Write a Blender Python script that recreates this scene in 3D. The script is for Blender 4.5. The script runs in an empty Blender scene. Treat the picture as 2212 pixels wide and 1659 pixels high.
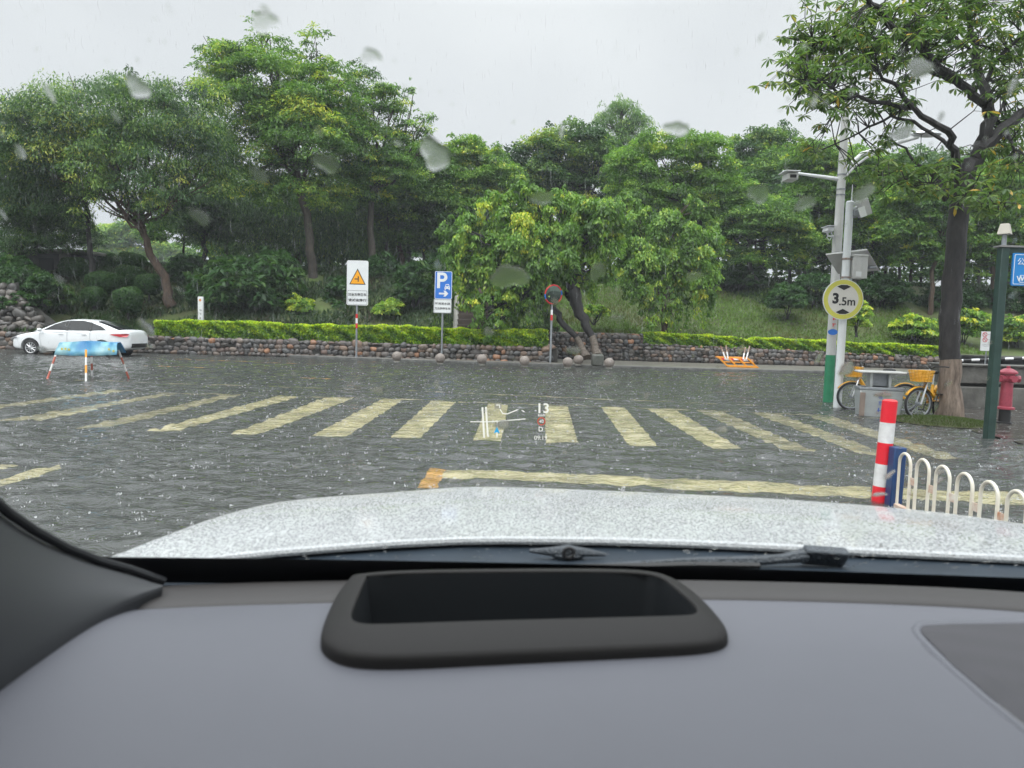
import bpy, bmesh, math, random
import numpy as np
from mathutils import Vector, Matrix
sc = bpy.context.scene
COL = sc.collection
PI = math.pi
R_ = math.radians

# ---------------------------------------------------------------- camera
F_PX, W_PX, H_PX = 710.0, 1024, 768
CAM_H = 1.40
PITCH = math.atan(53 / F_PX)
ROLL = 0.028
cam_o = Vector((0, 0, CAM_H))
FW = Vector((0, math.cos(PITCH), -math.sin(PITCH)))
_r0 = Vector((1, 0, 0))
_u0 = _r0.cross(FW)
RT = _r0 * math.cos(ROLL) + _u0 * math.sin(ROLL)
UP = _u0 * math.cos(ROLL) - _r0 * math.sin(ROLL)
cam = bpy.data.cameras.new('camera')
cam.sensor_width = 36
cam.lens = F_PX / W_PX * 36
cam.clip_start = 0.02
cam.clip_end = 2000
cam.dof.use_dof = True
cam.dof.focus_distance = 18
cam.dof.aperture_fstop = 6.5
co = bpy.data.objects.new('camera', cam)
COL.objects.link(co)
co.matrix_world = Matrix((
    (RT.x, UP.x, -FW.x, cam_o.x), (RT.y, UP.y, -FW.y, cam_o.y),
    (RT.z, UP.z, -FW.z, cam_o.z), (0, 0, 0, 1)))
sc.camera = co

# ---------------------------------------------------------------- world
SUN_EL, SUN_AZ = 58, 200
wd = bpy.data.worlds.new('World')
sc.world = wd
wd.use_nodes = True
nt = wd.node_tree
nt.nodes.clear()
sky = nt.nodes.new('ShaderNodeTexSky')
sky.sky_type = 'NISHITA'
sky.sun_disc = False
sky.sun_elevation = R_(SUN_EL)
sky.sun_rotation = R_(SUN_AZ)
sky.dust_density = 4.0
sky.air_density = 1.0
hs = nt.nodes.new('ShaderNodeHueSaturation')
hs.inputs['Saturation'].default_value = 0.06
tc = nt.nodes.new('ShaderNodeTexCoord')
nz = nt.nodes.new('ShaderNodeTexNoise')
nz.inputs['Scale'].default_value = 1.7
nz.inputs['Detail'].default_value = 4
rp = nt.nodes.new('ShaderNodeValToRGB')
rp.color_ramp.elements[0].position = 0.3
rp.color_ramp.elements[0].color = (6.5, 6.8, 7.25, 1)
rp.color_ramp.elements[1].position = 0.7
rp.color_ramp.elements[1].color = (8.9, 9.15, 9.4, 1)
mx = nt.nodes.new('ShaderNodeMix')
mx.data_type = 'RGBA'
mx.inputs[0].default_value = 0.85
bg = nt.nodes.new('ShaderNodeBackground')
bg.inputs['Strength'].default_value = 0.1
ow = nt.nodes.new('ShaderNodeOutputWorld')
nt.links.new(sky.outputs[0], hs.inputs['Color'])
nt.links.new(tc.outputs['Generated'], nz.inputs['Vector'])
nt.links.new(nz.outputs['Fac'], rp.inputs[0])
nt.links.new(hs.outputs[0], mx.inputs[6])
nt.links.new(rp.outputs[0], mx.inputs[7])
# overcast sky with an added boost overhead, out of view, to brighten the scene
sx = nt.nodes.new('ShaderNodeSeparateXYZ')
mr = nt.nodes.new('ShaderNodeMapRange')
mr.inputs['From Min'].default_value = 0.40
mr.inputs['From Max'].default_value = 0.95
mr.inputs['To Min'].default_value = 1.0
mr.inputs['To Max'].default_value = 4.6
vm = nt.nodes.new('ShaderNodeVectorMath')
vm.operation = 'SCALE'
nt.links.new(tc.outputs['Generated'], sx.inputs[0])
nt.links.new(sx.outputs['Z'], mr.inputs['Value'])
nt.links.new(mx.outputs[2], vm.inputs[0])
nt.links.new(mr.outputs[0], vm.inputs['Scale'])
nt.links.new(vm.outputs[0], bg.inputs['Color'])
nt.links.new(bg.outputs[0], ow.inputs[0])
sun = bpy.data.lights.new('sun', 'SUN')
sun.energy = 1.4
sun.angle = R_(60)
sun.color = (1.0, 0.97, 0.93)
so = bpy.data.objects.new('sun', sun)
COL.objects.link(so)
_az = R_(SUN_AZ)
_sd = Vector((math.sin(_az) * math.cos(R_(SUN_EL)), math.cos(_az) * math.cos(R_(SUN_EL)), math.sin(R_(SUN_EL))))
so.rotation_euler = (-_sd).to_track_quat('-Z', 'Y').to_euler()

sc.view_settings.view_transform = 'Standard'
sc.view_settings.look = 'None'
sc.view_settings.exposure = 0.15
sc.view_settings.gamma = 1.0
sc.view_settings.use_curve_mapping = False
sc.cycles.use_denoising = True
sc.cycles.max_bounces = 10
sc.cycles.diffuse_bounces = 3
sc.cycles.glossy_bounces = 4
sc.cycles.transmission_bounces = 8
sc.cycles.transparent_max_bounces = 12
sc.cycles.volume_bounces = 0
sc.cycles.sample_clamp_indirect = 4

# ---------------------------------------------------------------- helpers
def ray(u, v):
    return FW + RT * ((u - 512) / F_PX) - UP * ((v - 384) / F_PX)
def P(u, v, Y):
    d = ray(u, v)
    return cam_o + d * (Y / d.y)
def G(u, v, z=0.0):
    d = ray(u, v)
    return cam_o + d * ((z - CAM_H) / d.z)
def D(x, y, Y):            # same as P for coordinates read off a 2212 px wide view
    return P(x * 1024 / 2212, y * 1024 / 2212, Y)
def GD(x, y, z=0.0):
    return G(x * 1024 / 2212, y * 1024 / 2212, z)

class MB:
    def __init__(s):
        s.v, s.f, s.m, s.M = [], [], [], Matrix.Identity(4)
        s.cur = 0
    def at(s, M=None):
        s.M = M if M is not None else Matrix.Identity(4)
        return s
    def mi(s, i):
        s.cur = i
        return s
    def add(s, vs, fs):
        o = len(s.v)
        s.v += [tuple(s.M @ Vector(p)) for p in vs]
        s.f += [tuple(o + i for i in f) for f in fs]
        s.m += [s.cur] * len(fs)
        return s
    def box(s, c, d):
        x, y, z = c
        a, b, e = d[0] / 2, d[1] / 2, d[2] / 2
        vs = [(x + i * a, y + j * b, z + k * e) for k in (-1, 1) for j in (-1, 1) for i in (-1, 1)]
        return s.add(vs, [(0, 2, 3, 1), (4, 5, 7, 6), (0, 1, 5, 4), (2, 6, 7, 3), (0, 4, 6, 2), (1, 3, 7, 5)])
    def tube(s, pts, rad, n=8, cap=True):
        pts = [Vector(p) for p in pts]
        if not hasattr(rad, '__len__'):
            rad = [rad] * len(pts)
        vs, fs = [], []
        prev = None
        for i, p in enumerate(pts):
            t = (pts[min(i + 1, len(pts) - 1)] - pts[max(i - 1, 0)])
            t = t.normalized() if t.length > 1e-9 else Vector((0, 0, 1))
            if prev is None:
                a = t.orthogonal().normalized()
            else:
                a = prev - t * prev.dot(t)
                a = a.normalized() if a.length > 1e-6 else t.orthogonal().normalized()
            prev = a
            b = t.cross(a)
            for k in range(n):
                g = 2 * PI * k / n
                vs.append(p + (a * math.cos(g) + b * math.sin(g)) * rad[i])
        for i in range(len(pts) - 1):
            for k in range(n):
                k2 = (k + 1) % n
                fs.append((i * n + k, i * n + k2, (i + 1) * n + k2, (i + 1) * n + k))
        if cap:
            fs.append(tuple(range(n - 1, -1, -1)))
            fs.append(tuple((len(pts) - 1) * n + k for k in range(n)))
        return s.add(vs, fs)
    def lathe(s, prof, n=24, o=(0, 0, 0)):
        vs, fs = [], []
        for r, z in prof:
            for k in range(n):
                g = 2 * PI * k / n
                vs.append((o[0] + r * math.cos(g), o[1] + r * math.sin(g), o[2] + z))
        m = len(prof)
        for i in range(m - 1):
            for k in range(n):
                k2 = (k + 1) % n
                fs.append((i * n + k, i * n + k2, (i + 1) * n + k2, (i + 1) * n + k))
        fs.append(tuple(range(n - 1, -1, -1)))
        fs.append(tuple((m - 1) * n + k for k in range(n)))
        return s.add(vs, fs)
    def ring(s, c, R, r, n=28, k=8, ax='Y'):
        vs, fs = [], []
        for i in range(n):
            g = 2 * PI * i / n
            for j in range(k):
                h = 2 * PI * j / k
                q = R + r * math.cos(h)
                if ax == 'Y':
                    vs.append((c[0] + q * math.cos(g), c[1] + r * math.sin(h), c[2] + q * math.sin(g)))
                else:
                    vs.append((c[0] + q * math.cos(g), c[1] + q * math.sin(g), c[2] + r * math.sin(h)))
        for i in range(n):
            for j in range(k):
                i2, j2 = (i + 1) % n, (j + 1) % k
                fs.append((i * k + j, i * k + j2, i2 * k + j2, i2 * k + j))
        return s.add(vs, fs)
    def prism(s, poly, y0, y1):       # polygon in x,z extruded along y
        n = len(poly)
        vs = [(x, y0, z) for x, z in poly] + [(x, y1, z) for x, z in poly]
        fs = [tuple(range(n)), tuple(range(2 * n - 1, n - 1, -1))]
        fs += [(i, i + n, (i + 1) % n + n, (i + 1) % n) for i in range(n)]
        return s.add(vs, fs)
    def sphere(s, c, r, n=20, m=12):
        r = r if hasattr(r, '__len__') else (r, r, r)
        vs = [(c[0], c[1], c[2] - r[2])]
        for i in range(1, m):
            a = -PI / 2 + PI * i / m
            for k in range(n):
                g = 2 * PI * k / n
                vs.append((c[0] + r[0] * math.cos(a) * math.cos(g), c[1] + r[1] * math.cos(a) * math.sin(g), c[2] + r[2] * math.sin(a)))
        vs.append((c[0], c[1], c[2] + r[2]))
        fs = [(0, 1 + (k + 1) % n, 1 + k) for k in range(n)]
        for i in range(m - 2):
            for k in range(n):
                fs.append((1 + i * n + k, 1 + i * n + (k + 1) % n, 1 + (i + 1) * n + (k + 1) % n, 1 + (i + 1) * n + k))
        L = len(vs) - 1
        fs += [(L, 1 + (m - 2) * n + k, 1 + (m - 2) * n + (k + 1) % n) for k in range(n)]
        return s.add(vs, fs)
    def grid(s, rows):
        n = len(rows[0])
        vs = [p for r in rows for p in r]
        fs = [(i * n + k, i * n + k + 1, (i + 1) * n + k + 1, (i + 1) * n + k) for i in range(len(rows) - 1) for k in range(n - 1)]
        return s.add(vs, fs)
    def build(s, name, mats, parent=None, smooth=35, bevel=0, loc=None, fix=True, sub=0, solid=0):
        me = bpy.data.meshes.new(name)
        me.from_pydata(s.v, [], s.f)
        mats = mats if isinstance(mats, (list, tuple)) else [mats]
        for m in mats:
            me.materials.append(m)
        if len(mats) > 1:
            me.polygons.foreach_set('material_index', s.m)
        if fix:
            b = bmesh.new()
            b.from_mesh(me)
            bmesh.ops.recalc_face_normals(b, faces=b.faces)
            b.to_mesh(me)
            b.free()
        if smooth:
            me.polygons.foreach_set('use_smooth', [True] * len(me.polygons))
            me.set_sharp_from_angle(angle=R_(smooth))
        me.update()
        o = bpy.data.objects.new(name, me)
        COL.objects.link(o)
        if parent:
            o.parent = parent
        if loc is not None:
            o.location = loc
        if solid:
            md = o.modifiers.new('thick', 'SOLIDIFY')
            md.thickness = solid
            md.offset = -1
        if bevel:
            md = o.modifiers.new('bevel', 'BEVEL')
            md.width = bevel
            md.segments = 2
            md.limit_method = 'ANGLE'
        if sub:
            md = o.modifiers.new('sub', 'SUBSURF')
            md.levels = sub
            md.render_levels = sub
        return o

def tag(o, label=None, cat=None, group=None, kind=None):
    if label: o['label'] = label
    if cat: o['category'] = cat
    if group: o['group'] = group
    if kind: o['kind'] = kind
    return o
def thing(name, label, cat, loc=(0, 0, 0), rz=0, group=None):
    o = bpy.data.objects.new(name, None)
    o.empty_display_size = 0.2
    COL.objects.link(o)
    o.location = loc
    o.rotation_euler = (0, 0, rz)
    return tag(o, label, cat, group)
def copy_tree(o, parent=None):
    c = o.copy()
    COL.objects.link(c)
    c.parent = parent
    for ch in list(o.children):
        copy_tree(ch, c)
    return c

# ---------------------------------------------------------------- materials
def mat(name, col, rough=0.5, var=0.0, scale=5.0, bump=0.0, bscale=40.0, metal=0.0, coat=0.0, col2=None, spec=0.5, detail=4, stretch=None):
    m = bpy.data.materials.new(name)
    m.use_nodes = True
    t = m.node_tree
    b = t.nodes['Principled BSDF']
    b.inputs['Base Color'].default_value = (*col, 1)
    b.inputs['Roughness'].default_value = rough
    b.inputs['Metallic'].default_value = metal
    b.inputs['Coat Weight'].default_value = coat
    b.inputs['Coat Roughness'].default_value = 0.05
    b.inputs['Specular IOR Level'].default_value = spec
    c = t.nodes.new('ShaderNodeTexCoord')
    src = c.outputs['Object']
    if stretch:
        mp = t.nodes.new('ShaderNodeMapping')
        mp.inputs['Scale'].default_value = stretch
        t.links.new(src, mp.inputs['Vector'])
        src = mp.outputs[0]
    if var or col2:
        n = t.nodes.new('ShaderNodeTexNoise')
        n.inputs['Scale'].default_value = scale
        n.inputs['Detail'].default_value = detail
        n.inputs['Roughness'].default_value = 0.65
        t.links.new(src, n.inputs['Vector'])
        r = t.nodes.new('ShaderNodeValToRGB')
        r.color_ramp.elements[0].position = 0.32
        r.color_ramp.elements[1].position = 0.68
        c2 = col2 if col2 else tuple(x * (1 - var) for x in col)
        r.color_ramp.elements[0].color = (*c2, 1)
        r.color_ramp.elements[1].color = (*col, 1)
        t.links.new(n.outputs['Fac'], r.inputs[0])
        t.links.new(r.outputs[0], b.inputs['Base Color'])
    if bump:
        n2 = t.nodes.new('ShaderNodeTexNoise')
        n2.inputs['Scale'].default_value = bscale
        n2.inputs['Detail'].default_value = 5
        t.links.new(src, n2.inputs['Vector'])
        bp = t.nodes.new('ShaderNodeBump')
        bp.inputs['Strength'].default_value = bump
        bp.inputs['Distance'].default_value = 0.02
        t.links.new(n2.outputs['Fac'], bp.inputs['Height'])
        t.links.new(bp.outputs[0], b.inputs['Normal'])
    return m

def leaf_mat(name, stops, trans=0.35, rough=0.45):
    m = bpy.data.materials.new(name)
    m.use_nodes = True
    t = m.node_tree
    b = t.nodes['Principled BSDF']
    out = t.nodes['Material Output']
    a = t.nodes.new('ShaderNodeAttribute')
    a.attribute_name = 'tint'
    r = t.nodes.new('ShaderNodeValToRGB')
    els = r.color_ramp.elements
    while len(els) < len(stops):
        els.new(0.5)
    for e, (p, c) in zip(els, stops):
        e.position = p
        e.color = (*c, 1)
    t.links.new(a.outputs['Fac'], r.inputs[0])
    t.links.new(r.outputs[0], b.inputs['Base Color'])
    b.inputs['Roughness'].default_value = rough
    b.inputs['Specular IOR Level'].default_value = 0.35
    tr = t.nodes.new('ShaderNodeBsdfTranslucent')
    g = t.nodes.new('ShaderNodeMix')
    g.data_type = 'RGBA'
    g.blend_type = 'MULTIPLY'
    g.inputs[0].default_value = 1
    g.inputs[7].default_value = (1.3, 1.5, 0.7, 1)
    t.links.new(r.outputs[0], g.inputs[6])
    t.links.new(g.outputs[2], tr.inputs[0])
    ms = t.nodes.new('ShaderNodeMixShader')
    ms.inputs[0].default_value = trans
    t.links.new(b.outputs[0], ms.inputs[1])
    t.links.new(tr.outputs[0], ms.inputs[2])
    t.links.new(ms.outputs[0], out.inputs[0])
    return m

def attr_mat(name, rough=0.6, bump=0.4, bscale=25, mul=1.0):
    m = mat(name, (0.3, 0.3, 0.3), rough, bump=bump, bscale=bscale)
    t = m.node_tree
    a = t.nodes.new('ShaderNodeAttribute')
    a.attribute_name = 'stone'
    n = t.nodes.new('ShaderNodeTexNoise')
    n.inputs['Scale'].default_value = 9
    n.inputs['Detail'].default_value = 5
    mm = t.nodes.new('ShaderNodeMix')
    mm.data_type = 'RGBA'
    mm.blend_type = 'MULTIPLY'
    mm.inputs[0].default_value = 0.6
    t.links.new(a.outputs['Color'], mm.inputs[6])
    t.links.new(n.outputs['Fac'], mm.inputs[7])
    t.links.new(mm.outputs[2], t.nodes['Principled BSDF'].inputs['Base Color'])
    return m

def emit_mat(name, col, s=1.0):
    m = bpy.data.materials.new(name)
    m.use_nodes = True
    t = m.node_tree
    b = t.nodes['Principled BSDF']
    b.inputs['Base Color'].default_value = (0, 0, 0, 1)
    b.inputs['Specular IOR Level'].default_value = 0
    b.inputs['Emission Color'].default_value = (*col, 1)
    b.inputs['Emission Strength'].default_value = s
    return m

def glass_thin(name, tint, gl=0.06, rough=0.0):
    m = bpy.data.materials.new(name)
    m.use_nodes = True
    t = m.node_tree
    t.nodes.remove(t.nodes['Principled BSDF'])
    a = t.nodes.new('ShaderNodeBsdfTransparent')
    a.inputs[0].default_value = (*tint, 1)
    g = t.nodes.new('ShaderNodeBsdfGlossy')
    g.inputs['Roughness'].default_value = rough
    ms = t.nodes.new('ShaderNodeMixShader')
    ms.inputs[0].default_value = gl
    t.links.new(a.outputs[0], ms.inputs[1])
    t.links.new(g.outputs[0], ms.inputs[2])
    t.links.new(ms.outputs[0], t.nodes['Material Output'].inputs[0])
    return m

WHITE = mat('white_paint', (0.75, 0.76, 0.77), 0.3, var=0.12, scale=6)
SIGNW = mat('sign_white', (0.72, 0.74, 0.74), 0.4, var=0.08, scale=4)
BLACK = mat('black', (0.012, 0.012, 0.013), 0.5)
RUBBER = mat('rubber', (0.02, 0.02, 0.021), 0.6, var=0.3)
RED = mat('red_paint', (0.62, 0.03, 0.035), 0.35, var=0.15, scale=8)
STEEL = mat('galvanised', (0.30, 0.32, 0.34), 0.4, var=0.25, scale=14, metal=0.4)
ALU = mat('bright_alloy', (0.62, 0.63, 0.64), 0.3, metal=0.8)
BLUE = mat('sign_blue', (0.02, 0.16, 0.58), 0.35, var=0.1)
YEL = mat('bike_yellow', (0.72, 0.36, 0.02), 0.4, var=0.2, scale=9)
ORANGE = mat('barrier_orange', (0.75, 0.30, 0.02), 0.45, var=0.2, scale=7)
CONC = mat('concrete', (0.26, 0.25, 0.22), 0.6, col2=(0.15, 0.145, 0.125), scale=3, bump=0.3)

def text(name, body, size, M, material, parent=None, extrude=0.0, align='CENTER', bold=0.0, sx=1.0):
    c = bpy.data.curves.new(name, 'FONT')
    c.body = body
    c.size = size
    c.align_x = align
    c.align_y = 'CENTER'
    c.extrude = extrude
    c.offset = bold
    o = bpy.data.objects.new(name, c)
    COL.objects.link(o)
    bpy.context.view_layer.update()
    dg = bpy.context.evaluated_depsgraph_get()
    me = bpy.data.meshes.new_from_object(o.evaluated_get(dg))
    bpy.data.objects.remove(o)
    bpy.data.curves.remove(c)
    me.name = name
    me.transform(M @ Matrix.Diagonal((sx, 1, 1, 1)))
    me.materials.clear()
    me.materials.append(material)
    o = bpy.data.objects.new(name, me)
    COL.objects.link(o)
    if parent:
        o.parent = parent
    return o
def small_print(name, rows, ch, M, material, parent):
    """rows: character counts; each character a few ink strokes"""
    rr = random.Random(len(rows) * 7 + sum(rows))
    vs, fs = [], []
    for i, n in enumerate(rows):
        y = ((len(rows) - 1) / 2 - i) * ch * 1.35
        for j in range(n):
            x = (j - (n - 1) / 2) * ch * 1.1
            for k in range(4):
                w, h = (rr.uniform(.5, .85) * ch, ch * 0.11) if k < 2 else (ch * 0.11, rr.uniform(.5, .85) * ch)
                cx, cy = x + rr.uniform(-.1, .1) * ch, y + (rr.uniform(-.35, .35) * ch if k < 2 else 0)
                if k >= 2: cx = x + rr.uniform(-.3, .3) * ch
                o = len(vs)
                z = 0.0004 * k
                vs += [(cx - w / 2, cy - h / 2, z), (cx + w / 2, cy - h / 2, z), (cx + w / 2, cy + h / 2, z), (cx - w / 2, cy + h / 2, z)]
                fs.append((o, o + 1, o + 2, o + 3))
    b = MB().at(M).add(vs, fs)
    return b.build(name, material, parent, smooth=0, fix=False)
FRONT = Matrix.Rotation(PI / 2, 4, 'X')      # text standing up, facing the camera side (-Y)
def TM(x, y, z):
    return Matrix.Translation((x, y, z)) @ FRONT

# ---------------------------------------------------------------- foliage
def leaf_mesh(name, pos, dirv, nrm, length, width, tint, material, parent=None, fold=0.12):
    n = len(pos)
    d = dirv / np.linalg.norm(dirv, axis=1, keepdims=True)
    s = np.cross(d, nrm)
    s /= np.linalg.norm(s, axis=1, keepdims=True) + 1e-9
    up = np.cross(s, d)
    L = length[:, None]
    Wd = width[:, None]
    v = np.empty((n, 4, 3), np.float32)
    v[:, 0] = pos - d * L * 0.5
    v[:, 1] = pos + s * Wd * 0.5 + d * L * 0.05 + up * L * fold
    v[:, 2] = pos + d * L * 0.5 - up * L * fold * 0.8
    v[:, 3] = pos - s * Wd * 0.5 + d * L * 0.05 + up * L * fold
    me = bpy.data.meshes.new(name)
    me.vertices.add(n * 4)
    me.vertices.foreach_set('co', v.ravel())
    me.loops.add(n * 4)
    me.loops.foreach_set('vertex_index', np.arange(n * 4, dtype=np.int32))
    me.polygons.add(n)
    me.polygons.foreach_set('loop_start', np.arange(0, n * 4, 4, dtype=np.int32))
    me.update()
    me.materials.append(material)
    a = me.attributes.new('tint', 'FLOAT', 'FACE')
    a.data.foreach_set('value', tint.astype(np.float32))
    o = bpy.data.objects.new(name, me)
    COL.objects.link(o)
    if parent:
        o.parent = parent
    return o

def rnd_dir(rng, n):
    v = rng.normal(size=(n, 3))
    return v / np.linalg.norm(v, axis=1, keepdims=True)

def crown(name, blobs, n, material, parent, seed, lsize=0.2, lratio=0.42, clump=0.30, per=90, droop=0.35, flat=0.55, tint=(0.5, 0.16), hang=0.0, origin=Vector((0, 0, 0)), fill=0.5, strands=0):
    """blobs: (centre Vector, (rx,ry,rz)); leaves gathered in flattened clumps through each blob"""
    rng = np.random.default_rng(seed)
    w = np.array([b[1][0] * b[1][2] for b in blobs])
    w = w / w.sum()
    cs, rs, ct = [], [], []
    ncl = max(8, int(n / per))
    for (c, r), wi in zip(blobs, w):
        k = max(4, int(ncl * wi))
        d = rnd_dir(rng, k)
        d[:, 2] = np.where(d[:, 2] < -0.65, -d[:, 2] * 0.6, d[:, 2])
        rad = fill + (1.06 - fill) * rng.random((k, 1)) ** 0.6
        spr = (rng.random(k) < 0.22) & (d[:, 2] > -0.1)          # sprigs standing out of the outline
        rad = np.where(spr[:, None], rng.uniform(1.02, 1.30, (k, 1)), rad)
        p = np.array(c) + d * rad * np.array(r)
        cs.append(p)
        rs.append(clump * min(r[0], r[2] * 1.3) * (0.65 + 0.8 * rng.random(k)) * np.where(spr, 0.55, 1.0))
        ct.append(tint[0] + tint[1] * rng.normal(size=k))
    cs, rs, ct = np.concatenate(cs), np.concatenate(rs), np.concatenate(ct)
    pw = rs ** 2
    pw /= pw.sum()
    idx = rng.choice(len(cs), n, p=pw)
    d = rnd_dir(rng, n)
    d[:, 2] = np.where(d[:, 2] < 0, d[:, 2] * 0.55, d[:, 2])
    q = rng.random((n, 1)) ** 0.38
    off = d * q * rs[idx][:, None] * np.array([1.15, 1.15, flat])
    # clumps sag towards their rims
    rr = (off[:, 0] ** 2 + off[:, 1] ** 2) / (rs[idx] ** 2)
    off[:, 2] -= rr * rs[idx] * (0.28 + hang)
    if hang:
        off[:, 2] -= rng.random(n) ** 2 * rs[idx] * hang * 2.0
    pos = cs[idx] + off - np.array(origin)
    dr = d.copy()
    dr[:, 2] = dr[:, 2] * 0.4 - droop - hang
    dr += rng.normal(size=(n, 3)) * 0.45
    nr = np.array([0, 0, 1.0]) + d * 0.7 + rng.normal(size=(n, 3)) * 0.45
    if strands:                                   # hanging sprays
        m = int(n * 0.28)
        k = rng.choice(len(cs), strands, p=pw)
        st = cs[k] + rnd_dir(rng, strands) * rs[k][:, None] * np.array([1.0, 1.0, 0.3])
        sl = rng.uniform(0.5, 1.7, strands)
        j = rng.integers(0, strands, m)
        f = rng.random(m)
        pos[:m] = st[j] + np.stack([rng.normal(size=m) * 0.09, rng.normal(size=m) * 0.09, -f * sl[j]], 1) - np.array(origin)
        idx[:m] = k[j]
        dr[:m] = np.stack([rng.normal(size=m) * 0.5, rng.normal(size=m) * 0.5, -np.ones(m)], 1)
    ln = lsize * (0.65 + 0.7 * rng.random(n))
    tn = np.clip(ct[idx] + rng.normal(size=n) * 0.13, 0, 1)
    return leaf_mesh(name, pos, dr, nr, ln, ln * lratio, tn, material, parent)

LEAF_DARK = leaf_mat('leaf_dark', [(0, (0.0276, 0.05958, 0.0299)), (0.5, (0.07538, 0.1543, 0.05382)), (0.85, (0.2262, 0.35, 0.07104)), (1, (0.4522, 0.4742, 0.09867))])
LEAF_MID = leaf_mat('leaf_mid', [(0, (0.03968, 0.08693, 0.0286)), (0.5, (0.131, 0.2559, 0.05834)), (0.85, (0.336, 0.473, 0.07927)), (1, (0.648, 0.6159, 0.09438))])
LEAF_LIGHT = leaf_mat('leaf_light', [(0, (0.0616, 0.1264, 0.0286)), (0.5, (0.1643, 0.31, 0.05663)), (0.85, (0.3778, 0.496, 0.07865)), (1, (0.6898, 0.651, 0.09438))])
LEAF_HEDGE = leaf_mat('leaf_hedge', [(0, (0.0264, 0.06693, 0.0132)), (0.4, (0.132, 0.2677, 0.02112)), (0.75, (0.4224, 0.5622, 0.0264)), (1, (0.6864, 0.7228, 0.0396))])
LEAF_BIG = leaf_mat('leaf_big', [(0, (0.04147, 0.08008, 0.03932)), (0.5, (0.1117, 0.1808, 0.06435)), (0.88, (0.2393, 0.2841, 0.08938)), (1, (0.5742, 0.3617, 0.08938))], trans=0.45)
LEAF_SHRUB = leaf_mat('leaf_shrub', [(0, (0.0182, 0.052, 0.0165)), (0.6, (0.052, 0.1235, 0.033)), (1, (0.117, 0.195, 0.0495))])
BARK = mat('bark', (0.085, 0.07, 0.055), 0.8, col2=(0.03, 0.026, 0.022), scale=6, bump=0.6, bscale=18, stretch=(1, 1, 0.3))
BARK_DARK = mat('bark_wet', (0.034, 0.030, 0.030), 0.6, col2=(0.007, 0.0065, 0.0065), scale=9, bump=1.0, bscale=16, stretch=(1, 1, 0.3))
BARK_BROWN = mat('bark_brown', (0.105, 0.068, 0.048), 0.8, col2=(0.035, 0.024, 0.018), scale=7, bump=0.6, bscale=20, stretch=(1, 1, 0.3))
LIME = mat('limewash', (0.28, 0.22, 0.175), 0.8, col2=(0.075, 0.055, 0.042), scale=14, bump=0.8, bscale=26, stretch=(1, 1, 0.22), detail=8)

def pxblob(b, Y):
    u, v, ru, rv = b[:4]
    yy = b[4] if len(b) > 4 else Y
    c = P(u, v, yy)
    k = yy / F_PX
    return c, (ru * k, min(ru, rv * 1.6) * k * 0.9, rv * k)

def wiggle(pts, rng, amp, n=3):
    pts = [Vector(p) for p in pts]
    out = [pts[0]]
    for a, b in zip(pts, pts[1:]):
        for i in range(1, n + 1):
            q = a.lerp(b, i / n)
            if i < n:
                q = q + Vector(rng.normal(size=3)) * amp
            out.append(q)
    return out

def tree(name, label, Y, trunk, r0, blobs, n, material, seed, bark=None, wash=None, limbs=True, group=None, base_z=None, **kw):
    """trunk: pixel polyline from the foot up at distance Y; blobs: pixel ellipses of the crown"""
    rng = np.random.default_rng(seed)
    tp = [P(u, v, Y) for u, v in trunk]
    if base_z is not None:
        tp = [Vector((tp[0].x, tp[0].y, base_z))] + tp
    foot = tp[0].copy()
    root = thing(name, label, 'tree', foot, group=group)
    bl = [pxblob(b, Y) for b in blobs]
    mb = MB()
    pts = wiggle([p - foot for p in tp], rng, r0 * 0.25)
    rad = [r0 * (1 - 0.55 * i / (len(pts) - 1)) for i in range(len(pts))]
    rad[0] *= 1.25
    mb.tube(pts, rad, 10)
    top = pts[-1]
    if limbs:
        for c, r in bl:
            a = pts[int(len(pts) * rng.uniform(0.65, 0.95))]
            e = c - foot + Vector((0, 0, r[2] * 0.3))
            m = a.lerp(e, 0.5) + Vector((0, 0, -0.12 * (e - a).length))
            pp = wiggle([a, m, e], rng, 0.12, 3)
            mb.tube(pp, [r0 * 0.42 * (1 - 0.8 * i / (len(pp) - 1)) for i in range(len(pp))], 6)
            for j in range(3):
                a2 = pp[rng.integers(2, len(pp) - 1)]
                q_ = np.clip(rng.normal(size=3), -1, 1) * np.array(r) * 0.55
                e2 = c - foot + Vector(q_)
                pq = wiggle([a2, e2], rng, 0.12, 3)
                mb.tube(pq, [r0 * 0.17 * (1 - 0.75 * i / (len(pq) - 1)) for i in range(len(pq))], 5)
    mb.build('trunk', bark or BARK, root)
    if wash:
        zt = wash
        wp = [p for p in pts if p.z < zt]
        nxt = pts[len(wp)] if len(wp) < len(pts) else pts[-1]
        f = (zt - wp[-1].z) / max(1e-3, nxt.z - wp[-1].z)
        wp.append(wp[-1].lerp(nxt, min(1, f)))
        MB().tube(wp, [rad[min(i, len(rad) - 1)] + 0.008 for i in range(len(wp))], 10).build('limewashed_base', LIME, root)
    if n:
        crown('crown', bl, n, material, root, seed + 1, origin=foot, **kw)
    return root

def shrub(name, label, cat, c, r, n, material, seed, group=None, **kw):
    foot = Vector((c.x, c.y, c.z - r[2]))
    root = thing(name, label, cat, foot, group=group)
    rng = np.random.default_rng(seed)
    mb = MB()
    for i in range(5):
        e = Vector((rng.normal() * r[0] * 0.4, rng.normal() * r[1] * 0.4, r[2] * 1.2))
        mb.tube(wiggle([(rng.normal() * 0.06, rng.normal() * 0.06, -0.3), e], rng, 0.05), [0.035, 0.03, 0.022, 0.012], 5)
    mb.build('stem', BARK_DARK, root)
    crown('foliage', [(c, r)], n, material, root, seed, origin=foot, **kw)
    return root

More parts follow.
